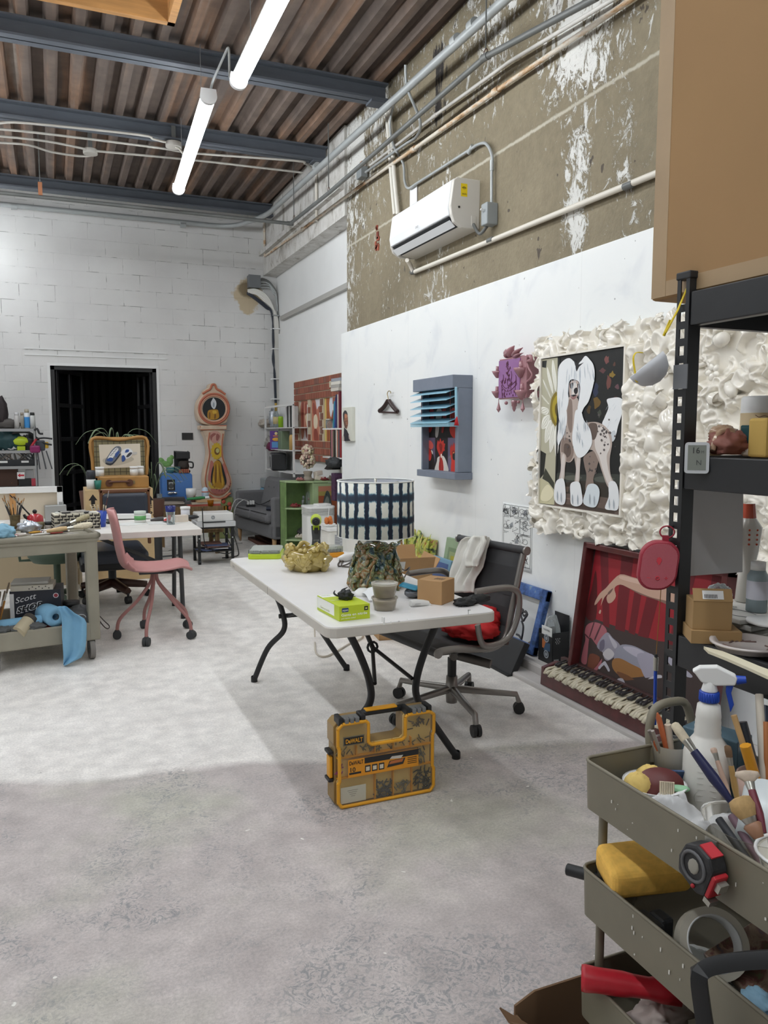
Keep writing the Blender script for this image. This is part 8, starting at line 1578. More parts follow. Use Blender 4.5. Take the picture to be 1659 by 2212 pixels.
polys=[((214,204,186),[(885,915),(1255,905),(1262,1115),(900,1128)]),((186,178,160),[(930,1040),(1120,1010),(1200,1050),(1060,1100),(950,1090)],4),((110,116,128),[(940,1060),(970,1010),(1000,965),(1040,930),(1080,935),(1085,975),(1050,1030),(1010,1080),(965,1085)],4),((226,228,230),[(965,1040),(1000,980),(1045,940),(1060,960),(1020,1020),(990,1055)],4),((52,84,150),[(955,1055),(985,1030),(1015,1040),(1000,1065)],4),((52,84,150),[(1030,1000),(1060,970),(1070,985),(1040,1030)],4),((44,48,58),[(945,1075),(1005,1078),(1070,1000),(1080,1005),(1010,1092),(960,1094)],3),((226,228,230),[(1085,985),(1120,950),(1165,950),(1190,985),(1160,1030),(1110,1040)],4),((52,84,150),[(1090,1020),(1110,1010),(1125,1045),(1095,1068)],4),((52,84,150),[(1130,960),(1155,960),(1150,980),(1120,985)],4),((60,62,70),[(1160,985),(1185,990),(1150,1025),(1130,1020)],4),((196,192,186),[(1185,985),(1225,980),(1222,1000),(1190,1005)],4)]
for i in range(5):polys.append(((60,62,70),[(985+14*i,1010-16*i),(1005+14*i,1002-16*i),(1006+14*i,1006-16*i),(986+14*i,1014-16*i)]))
art(sp_,polys,tow=(0,-1,0),step=.0005).build('shoe_painting',None,t)
m_wj=pm((222,222,218),.4)
for u,v,lab in((216,1029,'white lidded jar at the left in the open suitcase'),(290,1029,'white jar at the right in the open suitcase'),(301,1027,'white jar behind the right suitcase jar')):
 p=onY(u,v,ysu+.12);p.z=zS+hs;r_=.042 if u<299 else.035;tjar('white_jar',lab,'jar',0,0,r_,.095,[(0,0),(1,0),(1,.75),(0,.75)],m_wj,[('lid',[(0,.75),(1.05,.75),(1.05,1),(0,1)],m_white)],at=p+(V((.02,.08,0))if u>299 else Vector()))
p=onY(196,1055,yc_+.06);p.z=zS;p.x=onY(197,1050,yc_+.06).x;tjar('white_tub','white tub with label on the left corner of the crate','tub',0,0,.045,.1,[(0,0),(.95,0),(1,1),(0,1)],m_wj,at=p);b=MB();b.lathe([(0,.1),(.045,.1),(.045,.17),(.035,.19),(0,.19)],p,n=18);one(b,'navy_cap_jar','dark navy capped pot on top of the white crate tub','pot',pm((52,54,62),.5),p+V((0,0,.1)))
p=onY(212,1055,yc_+.02);p.z=zS;tjar('teal_cup','small teal cup beside the suitcase on the crate','cup',0,0,.035,.09,[(0,0),(.7,0),(1,1),(0,.9)],pm((30,112,96),.4),at=p)
for k,(u,v,hh_,lab,n_)in enumerate(((250,945,.34,'spiky leaved plant behind the suitcase lid',15),(196,1000,.3,'spiky plant drooping left of the suitcase',9),(328,1020,.36,'spiky plant drooping right of the suitcase',11))):
 p=onY(u,v,9.05);q=RND(k+3);base=V((p.x,9.05,p.z-.3));t=thing('spider_plant',lab,'plant',(base.x,base.y,0));MB().lathe([(0,0),(.1,0),(.13,.3),(.0,.28)],(base.x,base.y,base.z-.3),n=16).build('pot',pm((90,60,46),.7),t);MB().cyl((base.x,base.y,0),(base.x,base.y,base.z-.3),.09,n=12).build('stand',m_dk,t);b=MB()
 for i in range(n_):a=q.uniform(0,6.28);L_=q.uniform(.25,.42);d=V((cos(a),.5*sin(a),0));b.tube(crom([base,base+d*L_*.35+V((0,0,L_*.9)),base+d*L_*.8+V((0,0,L_*.95)),base+d*L_*1.1+V((0,0,L_*.6))],4,False),[.004+.008*sin(PI*j/14)for j in range(13)],n=5,flat=.3)
 b.build('leaves',mat('dusty_green_leaf',(104,122,92),.5),t)
c=onZ(345,1215,0);t=thing('striped_basket','soft white basket with grey stripes on the floor under the table','basket',c,.2);b=MB();b.prism(rrect(.36,.3,.04,4),0,.14);b.build('basket',pm((206,204,198),.8),t,world=0,bevel=.01);b=MB();[b.bb((-.181,-.151,.03+.05*k),(.181,.151,.05+.05*k))for k in range(2)];b.build('stripes',pm((96,98,100),.8),t,world=0);b=MB();crumple(b,(0,0,.14),(.28,.22,.05),2,.3);b.build('contents',pm((190,186,180),.9),t,world=0)
# ---- wire shelf at the far left
ys=10.75;xr_=onY(77,990,ys).x;m_chr=mat('chrome_wire',(176,178,180),.3,metal=.6);t=thing('wire_shelf','chrome wire shelf of tools at the left against the back wall','shelf',(xr_-.5,ys+.2,0));ZS=[onY(40,v,ys).z for v in(926,973,1007,1051)]
for z in ZS:b=MB();b.bb((xr_-1.2,ys,z-.035),(xr_,ys+.012,z));b.bb((xr_-1.2,ys+.4,z-.03),(xr_,ys+.412,z));[b.tube([(xr_-1.2,ys+.04+.05*k,z-.006),(xr_,ys+.04+.05*k,z-.006)],.004,n=5)for k in range(8)];b.build('wire_shelf_deck',m_chr,t)
for y in(ys+.01,ys+.4):MB().cyl((xr_,y,0),(xr_,y,ZS[0]+.03),.013,n=8).build('post',m_chr,t)
yi=ys+.06
for u,vt,w,body_,cap,lab in((37,891,12,(196,194,192),(206,206,208),'silver spray can leftmost on the wire shelf top'),(49,891,9,(160,156,146),(150,140,126),'taupe spray can with grey cap on the wire shelf top'),(59,884,12,(222,226,230),(176,168,150),'blue and white spray can on the wire shelf top'),(71,891,12,(206,208,206),(40,42,42),'white spray can with black cap on the wire shelf top')):
 c,r,h=turned(u,vt,925,w,yi,ZS[0]);t=thing('spray_can',lab,'spray can',c,0,'spray cans on the wire shelf');MB().lathe([(0,0),(r,0),(r,h*.78),(r*.8,h*.82),(0,h*.82)],c,n=16).build('can',pm(body_,.35),t);MB().lathe([(0,h*.82),(r*.85,h*.82),(r*.8,h),(0,h)],c,n=16).build('cap',pm(cap,.4),t)
 if u==59:b=MB();b.lathe([(r*1.01,h*.05),(r*1.01,h*.6)],c,n=16);b.build('label',pm((60,140,206),.4),t)
def lumpS(name,label,cat,u,v,d,z,m,sd=1,amp=.25):c=onY(u,v,yi);c.z=z;b=MB();crumple(b,c+V((0,.08,d[2]*.42)),d,sd,amp);return one(b,name,label,cat,m,c)
lumpS('grey_bag','grey cloth bag with yellow tab on the wire shelf top','bag',14,926,(.3,.2,.13),ZS[0],pm((90,86,84),.8),3);lumpS('black_bag','tall dark bag at the left picture edge on the wire shelf','bag',1,926,(.16,.2,.42),ZS[0],pm((52,44,46),.8),5)
c=onY(45,970,yi);c.z=ZS[1];t=thing('chainsaw','lime green battery saw with black handle on the second wire shelf','saw',c);b=MB();crumple(b,c+V((0,.05,.11)),(.22,.12,.12),2,.08,1.5);b.build('body',m_lime,t);MB().tube(crom([c+V((-.13,.03,.05)),c+V((-.1,.03,.2)),c+V((.1,.03,.22)),c+V((.2,.03,.1))],4,False),.016,n=8).build('handle',m_blkp,t);MB().bb(c+V((-.04,0,0)),c+V((.05,.06,.05))).build('trigger_guard',m_lime,t)
lumpS('teal_grinder','dark teal power tool at the left of the second wire shelf','power tool',15,970,(.34,.16,.26),ZS[1],pm((24,62,66),.5),7,.3);lumpS('white_rag','crumpled white rag on the second wire shelf','rag',20,972,(.2,.12,.09),ZS[1],pm((214,214,214),.8),8,.35);lumpS('black_tool','black tool bundle right on the second wire shelf','power tool',62,972,(.24,.14,.2),ZS[1],m_blkp,9,.3)
c=onY(74,971,ys-.05);t=thing('spring_clamp','magenta plastic clamp hanging on the wire shelf post','clamp',c);b=MB();b.bb(c+V((-.05,-.06,-.04)),c+V((.07,0,.05)));b.build('jaw',pm((134,34,92),.4),t,bevel=.02);MB().tube([c+V((-.03,-.02,.04)),c+V((.03,-.02,.13))],.016,n=6).build('lever',pm((176,50,60),.4),t)
c=onY(88,965,ys);t=thing('bar_clamp','dark grey bar clamps hanging off the wire shelf end','clamp',c);b=MB();b.bb(c+V((-.06,-.04,-.05)),c+V((.05,.02,.08)));b.build('body',pm((62,66,74),.5),t,bevel=.015);b=MB();[b.tube([c+V((-.04+.05*k,-.02,-.05)),c+V((-.02+.07*k,-.02,-.28))],.008,n=5)for k in range(3)];b.build('bars',pm((80,82,86),.4),t);b=MB();b.tube(crom([onY(80,948,ys-.02),onY(95,946,ys-.04),onY(113,948,ys-.05)],4,False),.012,n=6);b.tube(crom([onY(84,952,ys-.02),onY(98,958,ys-.04),onY(112,961,ys-.05)],4,False),.012,n=6);b.tube(crom([onY(74,930,ys-.02),onY(80,926,ys-.02),onY(85,936,ys-.03),onY(93,937,ys-.03)],4,False),.014,n=6);b.build('grips',m_blkp,t);MB().bb(c+V((.05,-.04,-.02)),c+V((.09,.02,.06))).build('pad',pm((200,160,50),.5),t,bevel=.01)
for k,(u,lab)in enumerate(((8,'left black parts bin with white label on the third wire shelf'),(54,'right black parts bin with white label on the third wire shelf'))):
 c=onY(u,1005,yi);c.z=ZS[2];t=thing('parts_bin',lab,'bin',c,0,'parts bins on the wire shelf');w_=.145;MB().bb(c+V((-w_,0,0)),c+V((w_,.25,.075))).build('bin',pm((40,42,46),.5),t,bevel=.006);MB().bb(c+V((-.04,-.002,.04)),c+V((.045,0,.065))).build('label_card',m_white,t);b=MB();q=RND(k);[b.tube([c+V((q.uniform(-.12,.12),.08,.07)),c+V((q.uniform(-.13,.13),.1,.17))],.01,pm(q.choice([(120,124,126),(60,62,66),(150,140,130),(90,80,70)]),.4),n=6)for _ in range(14)];b.build('tools',None,t)
c=onY(46,1035,yi);c.z=ZS[3]+.09;t=thing('small_box','small white box with a red arrow on the lowest wire shelf','box',c);MB().bb(c+V((-.045,0,0)),c+V((.04,.1,.085))).build('box',m_white,t);b=MB();b.flat([c+V((-.04,-.001,.045)),c+V((-.01,-.001,.07)),c+V((-.01,-.001,.055)),c+V((.035,-.001,.055)),c+V((.035,-.001,.035)),c+V((-.01,-.001,.035)),c+V((-.01,-.001,.02))],pm((196,30,50)));b.build('red_arrow',None,t)
boxY('black_box','black box under the small white arrow box','box',40,1035,67,1050,yi,.2,m_blkp,z=ZS[3]);boxY('white_box','white and blue tilted box on the lowest wire shelf','box',55,1015,72,1035,yi+.1,.15,pm((206,210,212),.5),z=ZS[3]+.09);boxY('red_box','red and white small carton at the right end of the lowest wire shelf','box',68,1034,80,1050,yi-.03,.1,pm((176,60,76),.5),z=ZS[3]);boxY('brown_box','open brown carton of oddments on the lowest wire shelf','box',-20,1013,38,1050,yi+.02,.25,pm((70,48,38),.8),z=ZS[3]);lumpS('orange_toy','orange and tan tool head in front of the brown carton','tool',28,1047,(.13,.1,.1),ZS[3],pm((206,120,60),.5),4,.3)
# ================================================================ right foreground: black shelf unit
SX,SY=1.33,1.435;m_sb=mat('black_shelf_steel',(34,35,37),.4,var=.08,scale=20)
t=thing('shelf_unit','tall black boltless shelf unit at the right edge','shelf',(SX+.22,.9,0))
def post(x,y,sx,sy):
 b=MB();b.bb((x,y,0),(x+.003*sx,y-.04*sy,1.86))if False else None
 z=.06;zs=[z+.0381*2*k for k in range(24)];xx=x
 b.bb((xx,y,0),(xx+.003*sx,y-.011*sy,1.85));b.bb((xx,y-.027*sy,0),(xx+.003*sx,y-.038*sy,1.85))
 for k in range(47):b.bb((xx,y-.011*sy,.02+.0381*k),(xx+.003*sx,y-.027*sy,.02+.0381*k+.017))
 b.bb((xx,y-.038*sy,0),(xx+.035*sx,y-.035*sy,1.85));b.build('post',m_sb,t)
 b=MB();b.bb((xx-.003*sx,y+.003*sy,1.845),(xx+.038*sx,y-.041*sy,1.862));b.build('post_cap',m_blkp,t,bevel=.003)
post(SX,SY,1,1);post(SX+.45,SY,-1,1);post(SX,.3,1,-1);post(SX+.45,.3,-1,-1)
SZ=[1.815,1.447,1.03,.5]
for z in SZ:
 b=MB();b.prism([(SX+.002,z-.075),(SX+.002,z),(SX+.014,z),(SX+.014,z-.03),(SX+.03,z-.036),(SX+.03,z-.075)],SY-.04,.33,ax='y');b.build('front_beam',m_sb,t,bevel=.003);MB().bb((SX+.43,.33,z-.075),(SX+.45,SY-.04,z)).build('back_beam',m_sb,t);b=MB();b.bb((SX+.03,SY-.032,z-.075),(SX+.43,SY-.012,z));b.build('end_beam',m_sb,t)
 MB().bb((SX+.014,.33,z-.025),(SX+.44,SY-.03,z-.01)).build('shelf_board',pm((30,28,27),.8)if z!=SZ[1]else pm((150,132,110),.8),t)
MB().bb((SX-.002,SY+.001,1.60),(SX+.001,SY-.041,1.655)).build('duct_tape',mat('duct_tape',(128,130,134),.35,metal=.3),t)
# huge carton on top
x0,y1_,y0_,z0,z1=SX+.02,1.545,.3,1.816,2.75;t=thing('large_carton','huge brown cardboard carton on top of the black shelf','carton',(x0+.2,.9,z0));m_kr=mat('kraft_carton',(158,124,84),.8,var=.04,scale=3)
MB().bb((x0,y0_,z0),(x0+.42,y1_,z1)).build('carton',m_kr,t,bevel=.008);m_tp=mat('kraft_tape',(166,140,106),.5,var=.05,scale=9);b=MB();b.bb((x0-.0008,y1_-.05,z0+.005),(x0,y1_-.003,z1)).bb((x0-.0008,y0_,z0+.005),(x0,y1_-.051,z0+.04));b.build('edge_tape',m_tp,t)
# hanging from the post: mask, speaker, pen
c=V((SX-.035,1.49,1.66));t=thing('dust_mask','white dust mask with yellow straps hanging from the shelf post','mask',c);b=MB();Mm=TR(c)@V((0,0,1)).rotation_difference(_rt*.62-_fw*.12+V((0,0,-.77))).to_matrix().to_4x4();b.lathe([(.046,0),(.045,.014),(.036,.034),(.02,.046),(0,.05)],n=24,M=Mm);b.build('cup',pm((196,198,202),.7),t,solid=.003);m_st=pm((228,200,40),.6)
def px_(u,v,y=1.49):return onY(u,v,y)
b=MB();b.tube([px_(1484,622,1.42),px_(1464,670,1.42),px_(1438,718,1.47)],.0035,n=6,flat=.3);b.tube([px_(1448,692,1.46),px_(1434,725,1.48)],.0035,n=6);b.tube(crom([px_(1388,762),px_(1374,762),px_(1368,775),px_(1372,805),px_(1376,825),px_(1405,822),px_(1409,806),px_(1404,795)],3,False),.0035,n=6,flat=.35);b.build('strap',m_st,t)
c=onX(1421,1220,SX-.03);t=thing('speaker','red oval portable speaker hanging from the shelf post','speaker',c,-.62);m_spk=mat('crimson_rubber',(156,40,58),.5);w_,h_=.088,.116;out=[(p[0]+.012*p[1]/h_,p[1])for p in rrect(w_,h_,.038,8)]
b=MB();b.prism(out,-.018,.018,ax='y');b.build('shell',m_spk,t,world=0,bevel=.006,seg=3);b=MB();b.prism([(p[0]*.88,p[1]*.9)for p in out],-.0205,-.0185,ax='y');gm=mat('woven_grille',(188,92,104),.8)
nt,N,L,B=nodes(gm);tc=N.new('ShaderNodeTexCoord').outputs['Object'];ck_=N.new('ShaderNodeTexChecker');ck_.inputs['Scale'].default_value=620;ck_.inputs[1].default_value=lin((206,120,130));ck_.inputs[2].default_value=lin((140,40,58));L.new(tc,ck_.inputs[0]);L.new(ck_.outputs[0],B.inputs['Base Color'])
b.build('grille',gm,t,world=0);b=MB();RDm=pm((206,60,74),.4);y=-.0212;b.flat([(x*.006,y,.012+z*.008)for x,z in((-.7,.9),(0,1.2),(.8,.9),(1,.2),(.8,-.3),(.5,-.5),(.5,-1),(-.3,-1.1),(-.5,-.5),(-1,-.2))],RDm)
for k,x in enumerate((-.022,-.002,.017)):
 if k==1:b.tube([(x+.004*cos(a),y,-.028+.004*sin(a))for a in[2*PI*i/12 for i in range(12)]],.0012,RDm,n=5,closed=True)
 else:b.bb((x-.004,y,-.0285),(x+.004,y+.001,-.0270),RDm);(b.bb((x-.0008,y,-.032),(x+.0008,y+.001,-.0235),RDm)if k else None)
b.build('logo_buttons',None,t,world=0);MB().bb((.008,-.004,.045),(.022,.004,.07)).build('loop_tab',m_spk,t,world=0);b=MB();b.tube([(.018+.016*cos(a),0,.078+.014*sin(a))for a in[2*PI*i/20 for i in range(20)]],.002,n=6,closed=True);b.build('ring',m_spk,t,world=0);MB().cyl((.02,.0,.09),(.05,.02,.092),.003,n=6).build('hook',m_blkp,t,world=0)
p=onY(1417,1420,1.45);t=thing('pen','blue brush pen tied to the front of the shelf post','pen',p);q=onY(1414,1565,1.45);MB().tube([p+V((0,0,-.03)),q],.0042,n=8).build('barrel',pm((30,70,170),.4),t);MB().cyl(p,p+V((0,0,-.032)),.006,n=10).build('clip',mat('nickel'),t);MB().cyl(p+V((0,0,.008)),p,.004,n=8).build('button',m_blkp,t);MB().tube([p,onY(1428,1270,1.45)],.0012,n=4).build('string',pm((150,110,50)),t)
# middle shelf
z=SZ[1];c=onX(1505,990,SX-.008);t=thing('thermometer','grey digital thermometer hung on the middle shelf edge','thermometer',c,-.75);b=MB(RX(-.1));b.prism([(p[0],p[1])for p in rrect(.05,.068,.006,3)],-.012,.022,ax='y');b.build('body',pm((70,72,76),.4),t,world=0);b=MB(RX(-.1));b.prism(rrect(.051,.069,.007,3),-.014,-.010,ax='y');b.build('bezel',pm((190,192,194),.35),t,world=0)
b=MB(RX(-.1));b.bb((-.019,-.0146,-.027),(.019,-.0138,.028),pm((128,132,124),.2));b.text('16',(-.012,-.0148,.01),(1,0,0),(0,0,1),.013,pm((52,54,52)),w=.014);b.text('N',(-.002,-.0148,-.016),(1,0,0),(0,0,1),.011,pm((70,72,70)));b.text('M',(.008,-.0148,.01),(1,0,0),(0,0,1),.006,pm((70,72,70)));b.build('screen',None,t,world=0)
def onS(u,v,z,y=None):
 p=onZ(u,v,z)if y is None else onY(u,v,y);return V((p.x,p.y,z))
yS=1.36
def rowS(u,y=1.34):p=onY(u,980,y);return V((p.x,y,SZ[1]))
c=rowS(1575,1.33);t=thing('clay_figure','unglazed brown and pink clay fragment on the middle shelf','clay piece',c);b=MB();crumple(b,c+V((0,0,.028)),(.09,.07,.055),5,.35);b.build('base_lump',pm((150,96,84),.6),t);b=MB();crumple(b,c+V((.0,.02,.055)),(.06,.05,.03),2,.2);b.tube(crom([c+V((-.05,0,.015)),c+V((-.035,0,.05)),c+V((-.01,0,.055)),c+V((.015,-.01,.045))],4,False),.007,n=8);b.build('glazed_top',mat('skin_glaze',(196,164,136),.2,coat=.4),t)
c=rowS(1545,1.38);one(MB().ball(c+V((0,0,.01)),(.028,.018,.01),n=14),'pale_pebble','flat pale clay pebble on the middle shelf','clay piece',pm((176,168,140),.4),c)
c=rowS(1622,1.3);t=thing('glass_block','dark teal glazed block on a cream foot on the middle shelf','clay piece',c);MB().bb(c+V((-.014,-.012,.025)),c+V((.016,.02,.07))).build('block',mat('teal_dark',(22,74,80),.15,coat=.4),t,bevel=.003);b=MB();crumple(b,c+V((0,0,.012)),(.05,.04,.026),4,.2);b.build('foot',m_crm,t)
c=rowS(1652,1.26);b=MB();b.bb(c+V((-.02,-.02,0)),c+V((.05,.03,.085)));one(b,'yellow_sponge','yellow square sponge standing at the right of the middle shelf','sponge',mat('yellow_sponge',(206,172,96),.95,bump=.002,bscale=300),c,bevel=.006)
c=V((1.66,1.4,SZ[1]));c=rowS(1640,1.4);t=thing('printed_canister','white canister with printed nose and lips drawing on the middle shelf','canister',c);MB().lathe([(0,0),(.045,0),(.045,.135),(.04,.14),(0,.14)],c,n=24).build('canister',m_white,t);b=MB();M_=RZ(-2.35)
b.lathe([(.0455,.02),(.0455,.1)],c,pm((206,184,146),.6),n=24)
def nz(x,zz):a=-2.25+x/.047;return c+V((.0462*cos(a),.0462*sin(a),zz))
BRN=pm((110,74,60));b.tube(crom([nz(-.022,.075),nz(-.018,.06),nz(-.008,.056),nz(0,.05),nz(.008,.056),nz(.018,.06),nz(.022,.075)],3,False),.0008,BRN,n=4);b.tube(crom([nz(-.02,.095),nz(-.012,.09),nz(0,.093),nz(.012,.09),nz(.02,.095)],3,False),.0007,BRN,n=4);b.flat([nz(-.025,.032),nz(-.008,.04),nz(0,.037),nz(.008,.04),nz(.025,.032),nz(.01,.024),nz(-.01,.024)],pm((170,104,94)));b.build('drawing',None,t)
# card sheet beyond the shelf end
P=[onY(1466,1040,SY+.02),onY(1606,1040,SY+.02),onY(1604,1236,SY+.02),onY(1464,1246,SY+.02)];b=MB();b.add(P+[p+V((0,.004,0))for p in P],[(0,1,2,3),(7,6,5,4),(0,4,5,1),(1,5,6,2),(2,6,7,3),(3,7,4,0)]);one(b,'card_sheet','grey white card sheet hanging at the far end of the black shelf','card',mat('white_card',(200,198,198),.7),P[0])
# lower shelf
z=SZ[2];c=onS(1530,1375,z);c.y-=.0;t=thing('kraft_box','open kraft mailing box with white label on the lower shelf','box',c,-.55);m_kb3=mat('kraft_board',(164,132,88),.75,var=.03,scale=5);w,d,h=.108,.08,.03
b=MB();b.bb((-w/2,-d/2-.03,0),(w/2+.0,d/2,h));b.build('tray',m_kb3,t,world=0,bevel=.001);b=MB();b.bb((-w/2+.004,-d/2-.02,h),(w/2-.02,-d/2+.05,h+.066));b.build('lid',m_kb3,t,world=0,bevel=.001);b=MB(TR(0,-d/2-.02,h+.066)@RX(-.5));b.box((-.008,0,.014),(w-.024,.002,.03));b.build('flap',m_kb3,t,world=0);b=MB(TR(0,-d/2-.0205,h+.066)@RX(-.5));b.bb((-.03,-.0016,.004),(.015,-.0010,.024),pm((226,226,224)));[b.bb((-.026+.0032*k,-.002,.006),(-.0245+.0032*k,-.0016,.015),pm((50,50,50)))for k in range(9)];b.build('label',None,t,world=0)
for k in range(3):c=V((1.54,1.395,z+.014*k));one(MB().box(c+V((.02-.01*k,.01*k,.006)),(.2-.01*k,.18,.012),None,RZ(.2-.1*k)),'plaster_tile',('lowest','middle','topmost')[k]+' white plaster tile of the pile behind the kraft box','tile',pm((214,212,206),.5),c,'plaster tiles on the lower shelf',bevel=.002)
b=MB();b.tube([(1.5+.03*cos(a),1.38+.05*sin(a),z+.041)for a in[2*PI*i/20 for i in range(20)]],.0008,n=4,closed=True);b.text('920',(1.52,1.44,z+.0405),(.8,-.6,0),(.6,.8,0),.014,None);one(b,'pencil_drawing','pencilled circle and numbers on the top plaster tile','marking',pm((120,120,120)),(1.5,1.38,z+.041))
c=onS(1615,1405,z);t=thing('slip_lid','large clear lid smeared with brown slip on the lower shelf','lid',c);MB().lathe([(0,.004),(.065,.004),(.072,.016),(.078,.016),(.078,.02),(.07,.02),(.064,.008),(0,.008)],c,n=32).build('lid',pm((196,188,184),.25),t);b=MB();q=RND(4);[b.tube([c+V((.05*cos(a),.05*sin(a),.009)),c+V((.04*cos(a+.5),.04*sin(a+.5),.009))],.002,pm((120,96,90)),n=4)for a in[q.uniform(0,6)for _ in range(10)]];b.build('slip_smears',None,t)  # this is a clear lid, not a saucer
c=onS(1650,1392,z);c+=V((.05,.03,.03));one(MB().lathe([(0,0),(.03,0),(.05,.008),(.05,.014),(0,.012)],c,n=28),'white_dish','small white footed dish right of the slip smeared lid','dish',m_white,c)
b=MB();q=RND(2);P=[onZ(u,v,z+.001)for u,v in((1520,1402),(1560,1412),(1600,1428),(1640,1445),(1659,1452),(1659,1468),(1620,1450),(1570,1428),(1530,1412))];b.add(P+[p+V((0,0,.006))for p in P],[list(range(9)),list(range(9,18))[::-1]]+[(i,(i+1)%9,9+(i+1)%9,9+i)for i in range(9)]);one(b,'torn_board','torn cream foam board strip on the lower shelf edge','board',pm((214,206,180),.8),P[0])
c=V((1.72,1.28,z));c=V((1.555,1.375,z+.042));t=thing('glaze_bottle','grey blue bottle with white cap and barcode label on the lower shelf','bottle',c);MB().lathe([(0,0),(.024,0),(.024,.085),(.016,.1),(0,.1)],c,n=22).build('bottle',pm((150,166,172),.35),t);MB().lathe([(0,.1),(.017,.1),(.017,.12),(0,.12)],c,n=18).build('cap',m_white,t);b=MB();b.lathe([(.0244,.03),(.0244,.075)],c,pm((206,206,216)),n=22);b.build('label',None,t)
c=V((1.62,1.47,z+.042));t=thing('ceramic_vase','white ceramic vase with red drips and dots on the lower shelf','vase',c);MB().lathe([(0,0),(.024,0),(.018,.08),(.028,.13),(.034,.19),(.018,.215),(.014,.25),(0,.25)],c,n=22).build('vase',mat('white_vase_glaze',(222,218,210),.15,coat=.4),t);b=MB();b.lathe([(.0185,.21),(.0188,.215),(.0148,.25)],c,n=20);[b.ball(c+V((.033*cos(a),.033*sin(a),.15+.012*k)),.003,n=6)for k in range(4)for a in(3.4,4.0,4.6)];b.build('red_glaze',mat('orange_red_glaze',(190,70,36),.2,coat=.4),t)
b=MB();c=V((1.5,1.44,z+.04));crumple(b,c+V((0,0,.03)),(.07,.05,.06),6,.15);one(b,'plastic_bag','clear plastic bag behind the plaster tiles','bag',clear('bag_film'),c)
# ================================================================ rolling cart in front of the shelf
KX0,KX1,KY0,KY1=.98,1.31,.70,1.275;m_ol=mat('olive_grey_enamel',(122,116,100),.45,var=.05,scale=12);t=thing('rolling_cart','olive grey three tier rolling cart in the right foreground','cart',((KX0+KX1)/2,(KY0+KY1)/2,0));KZ=(.836,.605,.38);kh=.1
for z in KZ:
 P=rrect(KX1-KX0,KY1-KY0,.02,4,(KX0+KX1)/2,(KY0+KY1)/2);n=len(P);b=MB();V_=[(p[0],p[1],z)for p in P]+[(p[0]+(.004 if p[0]<1.14 else-.004),p[1],z-kh)for p in P];b.add(V_,[(i,(i+1)%n,n+(i+1)%n,n+i)for i in range(n)]+[list(range(n,2*n))]);b.build('tray',m_ol,t,solid=.0035);b=MB();b.tube([(p[0],p[1],z)for p in P],.0035,n=6,closed=True);b.build('tray_rim',m_ol,t)
b=MB()
for(x,y)in((KX0+.045,KY1-.012),(KX1-.03,KY1-.012),(KX0+.045,KY0+.02),(KX1-.03,KY0+.02)):MB().cyl((x,y,.05),(x,y,.74),.0095,n=10).build('leg',m_ol,t);b2=MB();b2 .cyl((x-.01,y,.025),(x+.01,y,.025),.025,n=14);b2 .build('caster',m_blkp,t)
MB().tube(crom([(KX1-.15,KY1+.0,.8),(KX1-.15,KY1+.012,.86),(KX1-.13,KY1+.02,.905),(KX1-.08,KY1+.02,.915),(KX1-.04,KY1+.02,.9),(KX1-.03,KY1,.82)],5,False),.0095,n=10).build('push_handle',m_ol,t);b=MB();q=RND(6)
for i in range(30):b.box((KX0-.0012,q.uniform(.8,1.26),q.choice([.836,.605,.38])-q.uniform(.01,.09)),(.0012,q.uniform(.001,.003),q.uniform(.001,.008)))
b.build('paint_specks',pm((220,218,210)),t)
zf=KZ[0]-kh+.004
c=V((1.2,1.165,zf));t=thing('spray_bottle','translucent white spray bottle with blue collar in the cart top tray','spray bottle',c,-.75);m_sbt=mat('translucent_hdpe',(222,220,214),.35,trans=.0,sub=.2)
b=MB();b.lathe([(0,0),(.043,0),(.046,.01),(.045,.115),(.04,.132),(.027,.15),(.0255,.155),(.026,.16),(.025,.165),(.0255,.17),(.0245,.175),(.025,.18),(.024,.186),(.0245,.192),(.022,.215),(.013,.222),(.012,.235)],n=32);b.build('bottle',m_sbt,t,world=0);b=MB();b.lathe([(.0,.223),(.019,.223),(.0185,.243),(0,.243)],n=28);[b.bb((-.001,-.0195,.224),(.001,-.018,.242))for _ in(0,)];[b.cyl((.0188*cos(a),.0188*sin(a),.225),(.0183*cos(a),.0183*sin(a),.242),.0012,n=5)for a in[2*PI*i/24 for i in range(24)]];m_blc=pm((32,72,176),.4);b.build('collar',m_blc,t,world=0)
b=MB();b.lathe([(0,.243),(.0165,.243),(.013,.256),(.011,.266),(0,.27)],n=20);b.prism([(-.034,.283),(-.028,.278),(-.016,.262),(.012,.258),(.046,.262),(.05,.276),(.046,.282),(.012,.297),(-.02,.293)],-.011,.011,ax='y');b.build('spray_head',m_white,t,world=0,bevel=.003);b=MB();b.cyl((.048,0,.271),(.066,0,.274),.0095,.007,n=14);b.build('nozzle',m_blc,t,world=0);MB().prism([(.03,.262),(.044,.262),(.04,.245),(.046,.222),(.04,.205),(.036,.222),(.03,.245)],-.006,.006,ax='y').build('trigger',m_blc,t,world=0,bevel=.002)
b=MB();[b.box((-.012+.024*(k%2),-.0448,.03+.012*(k//2)),(.012,.001,.0008))for k in range(14)];b.tube([(-.002+.02*cos(a),-.0455+.004*abs(cos(a)),.035+.02*sin(a))for a in[1.6+3.1*i/10 for i in range(11)]],.0003,n=4);b.build('scale_marks',pm((190,188,182),.5),t,world=0)
c=V((1.095,1.195,zf+.012));t=thing('sponge_bowl','white bowl of sponges and clay scrapers in the cart top tray','bowl',c);MB().lathe([(0,0),(.035,0),(.06,.045),(.063,.047),(.056,.045),(.033,.006),(0,.006)],c,n=32).build('bowl',m_white,t);m_spn=mat('yellow_sponge')
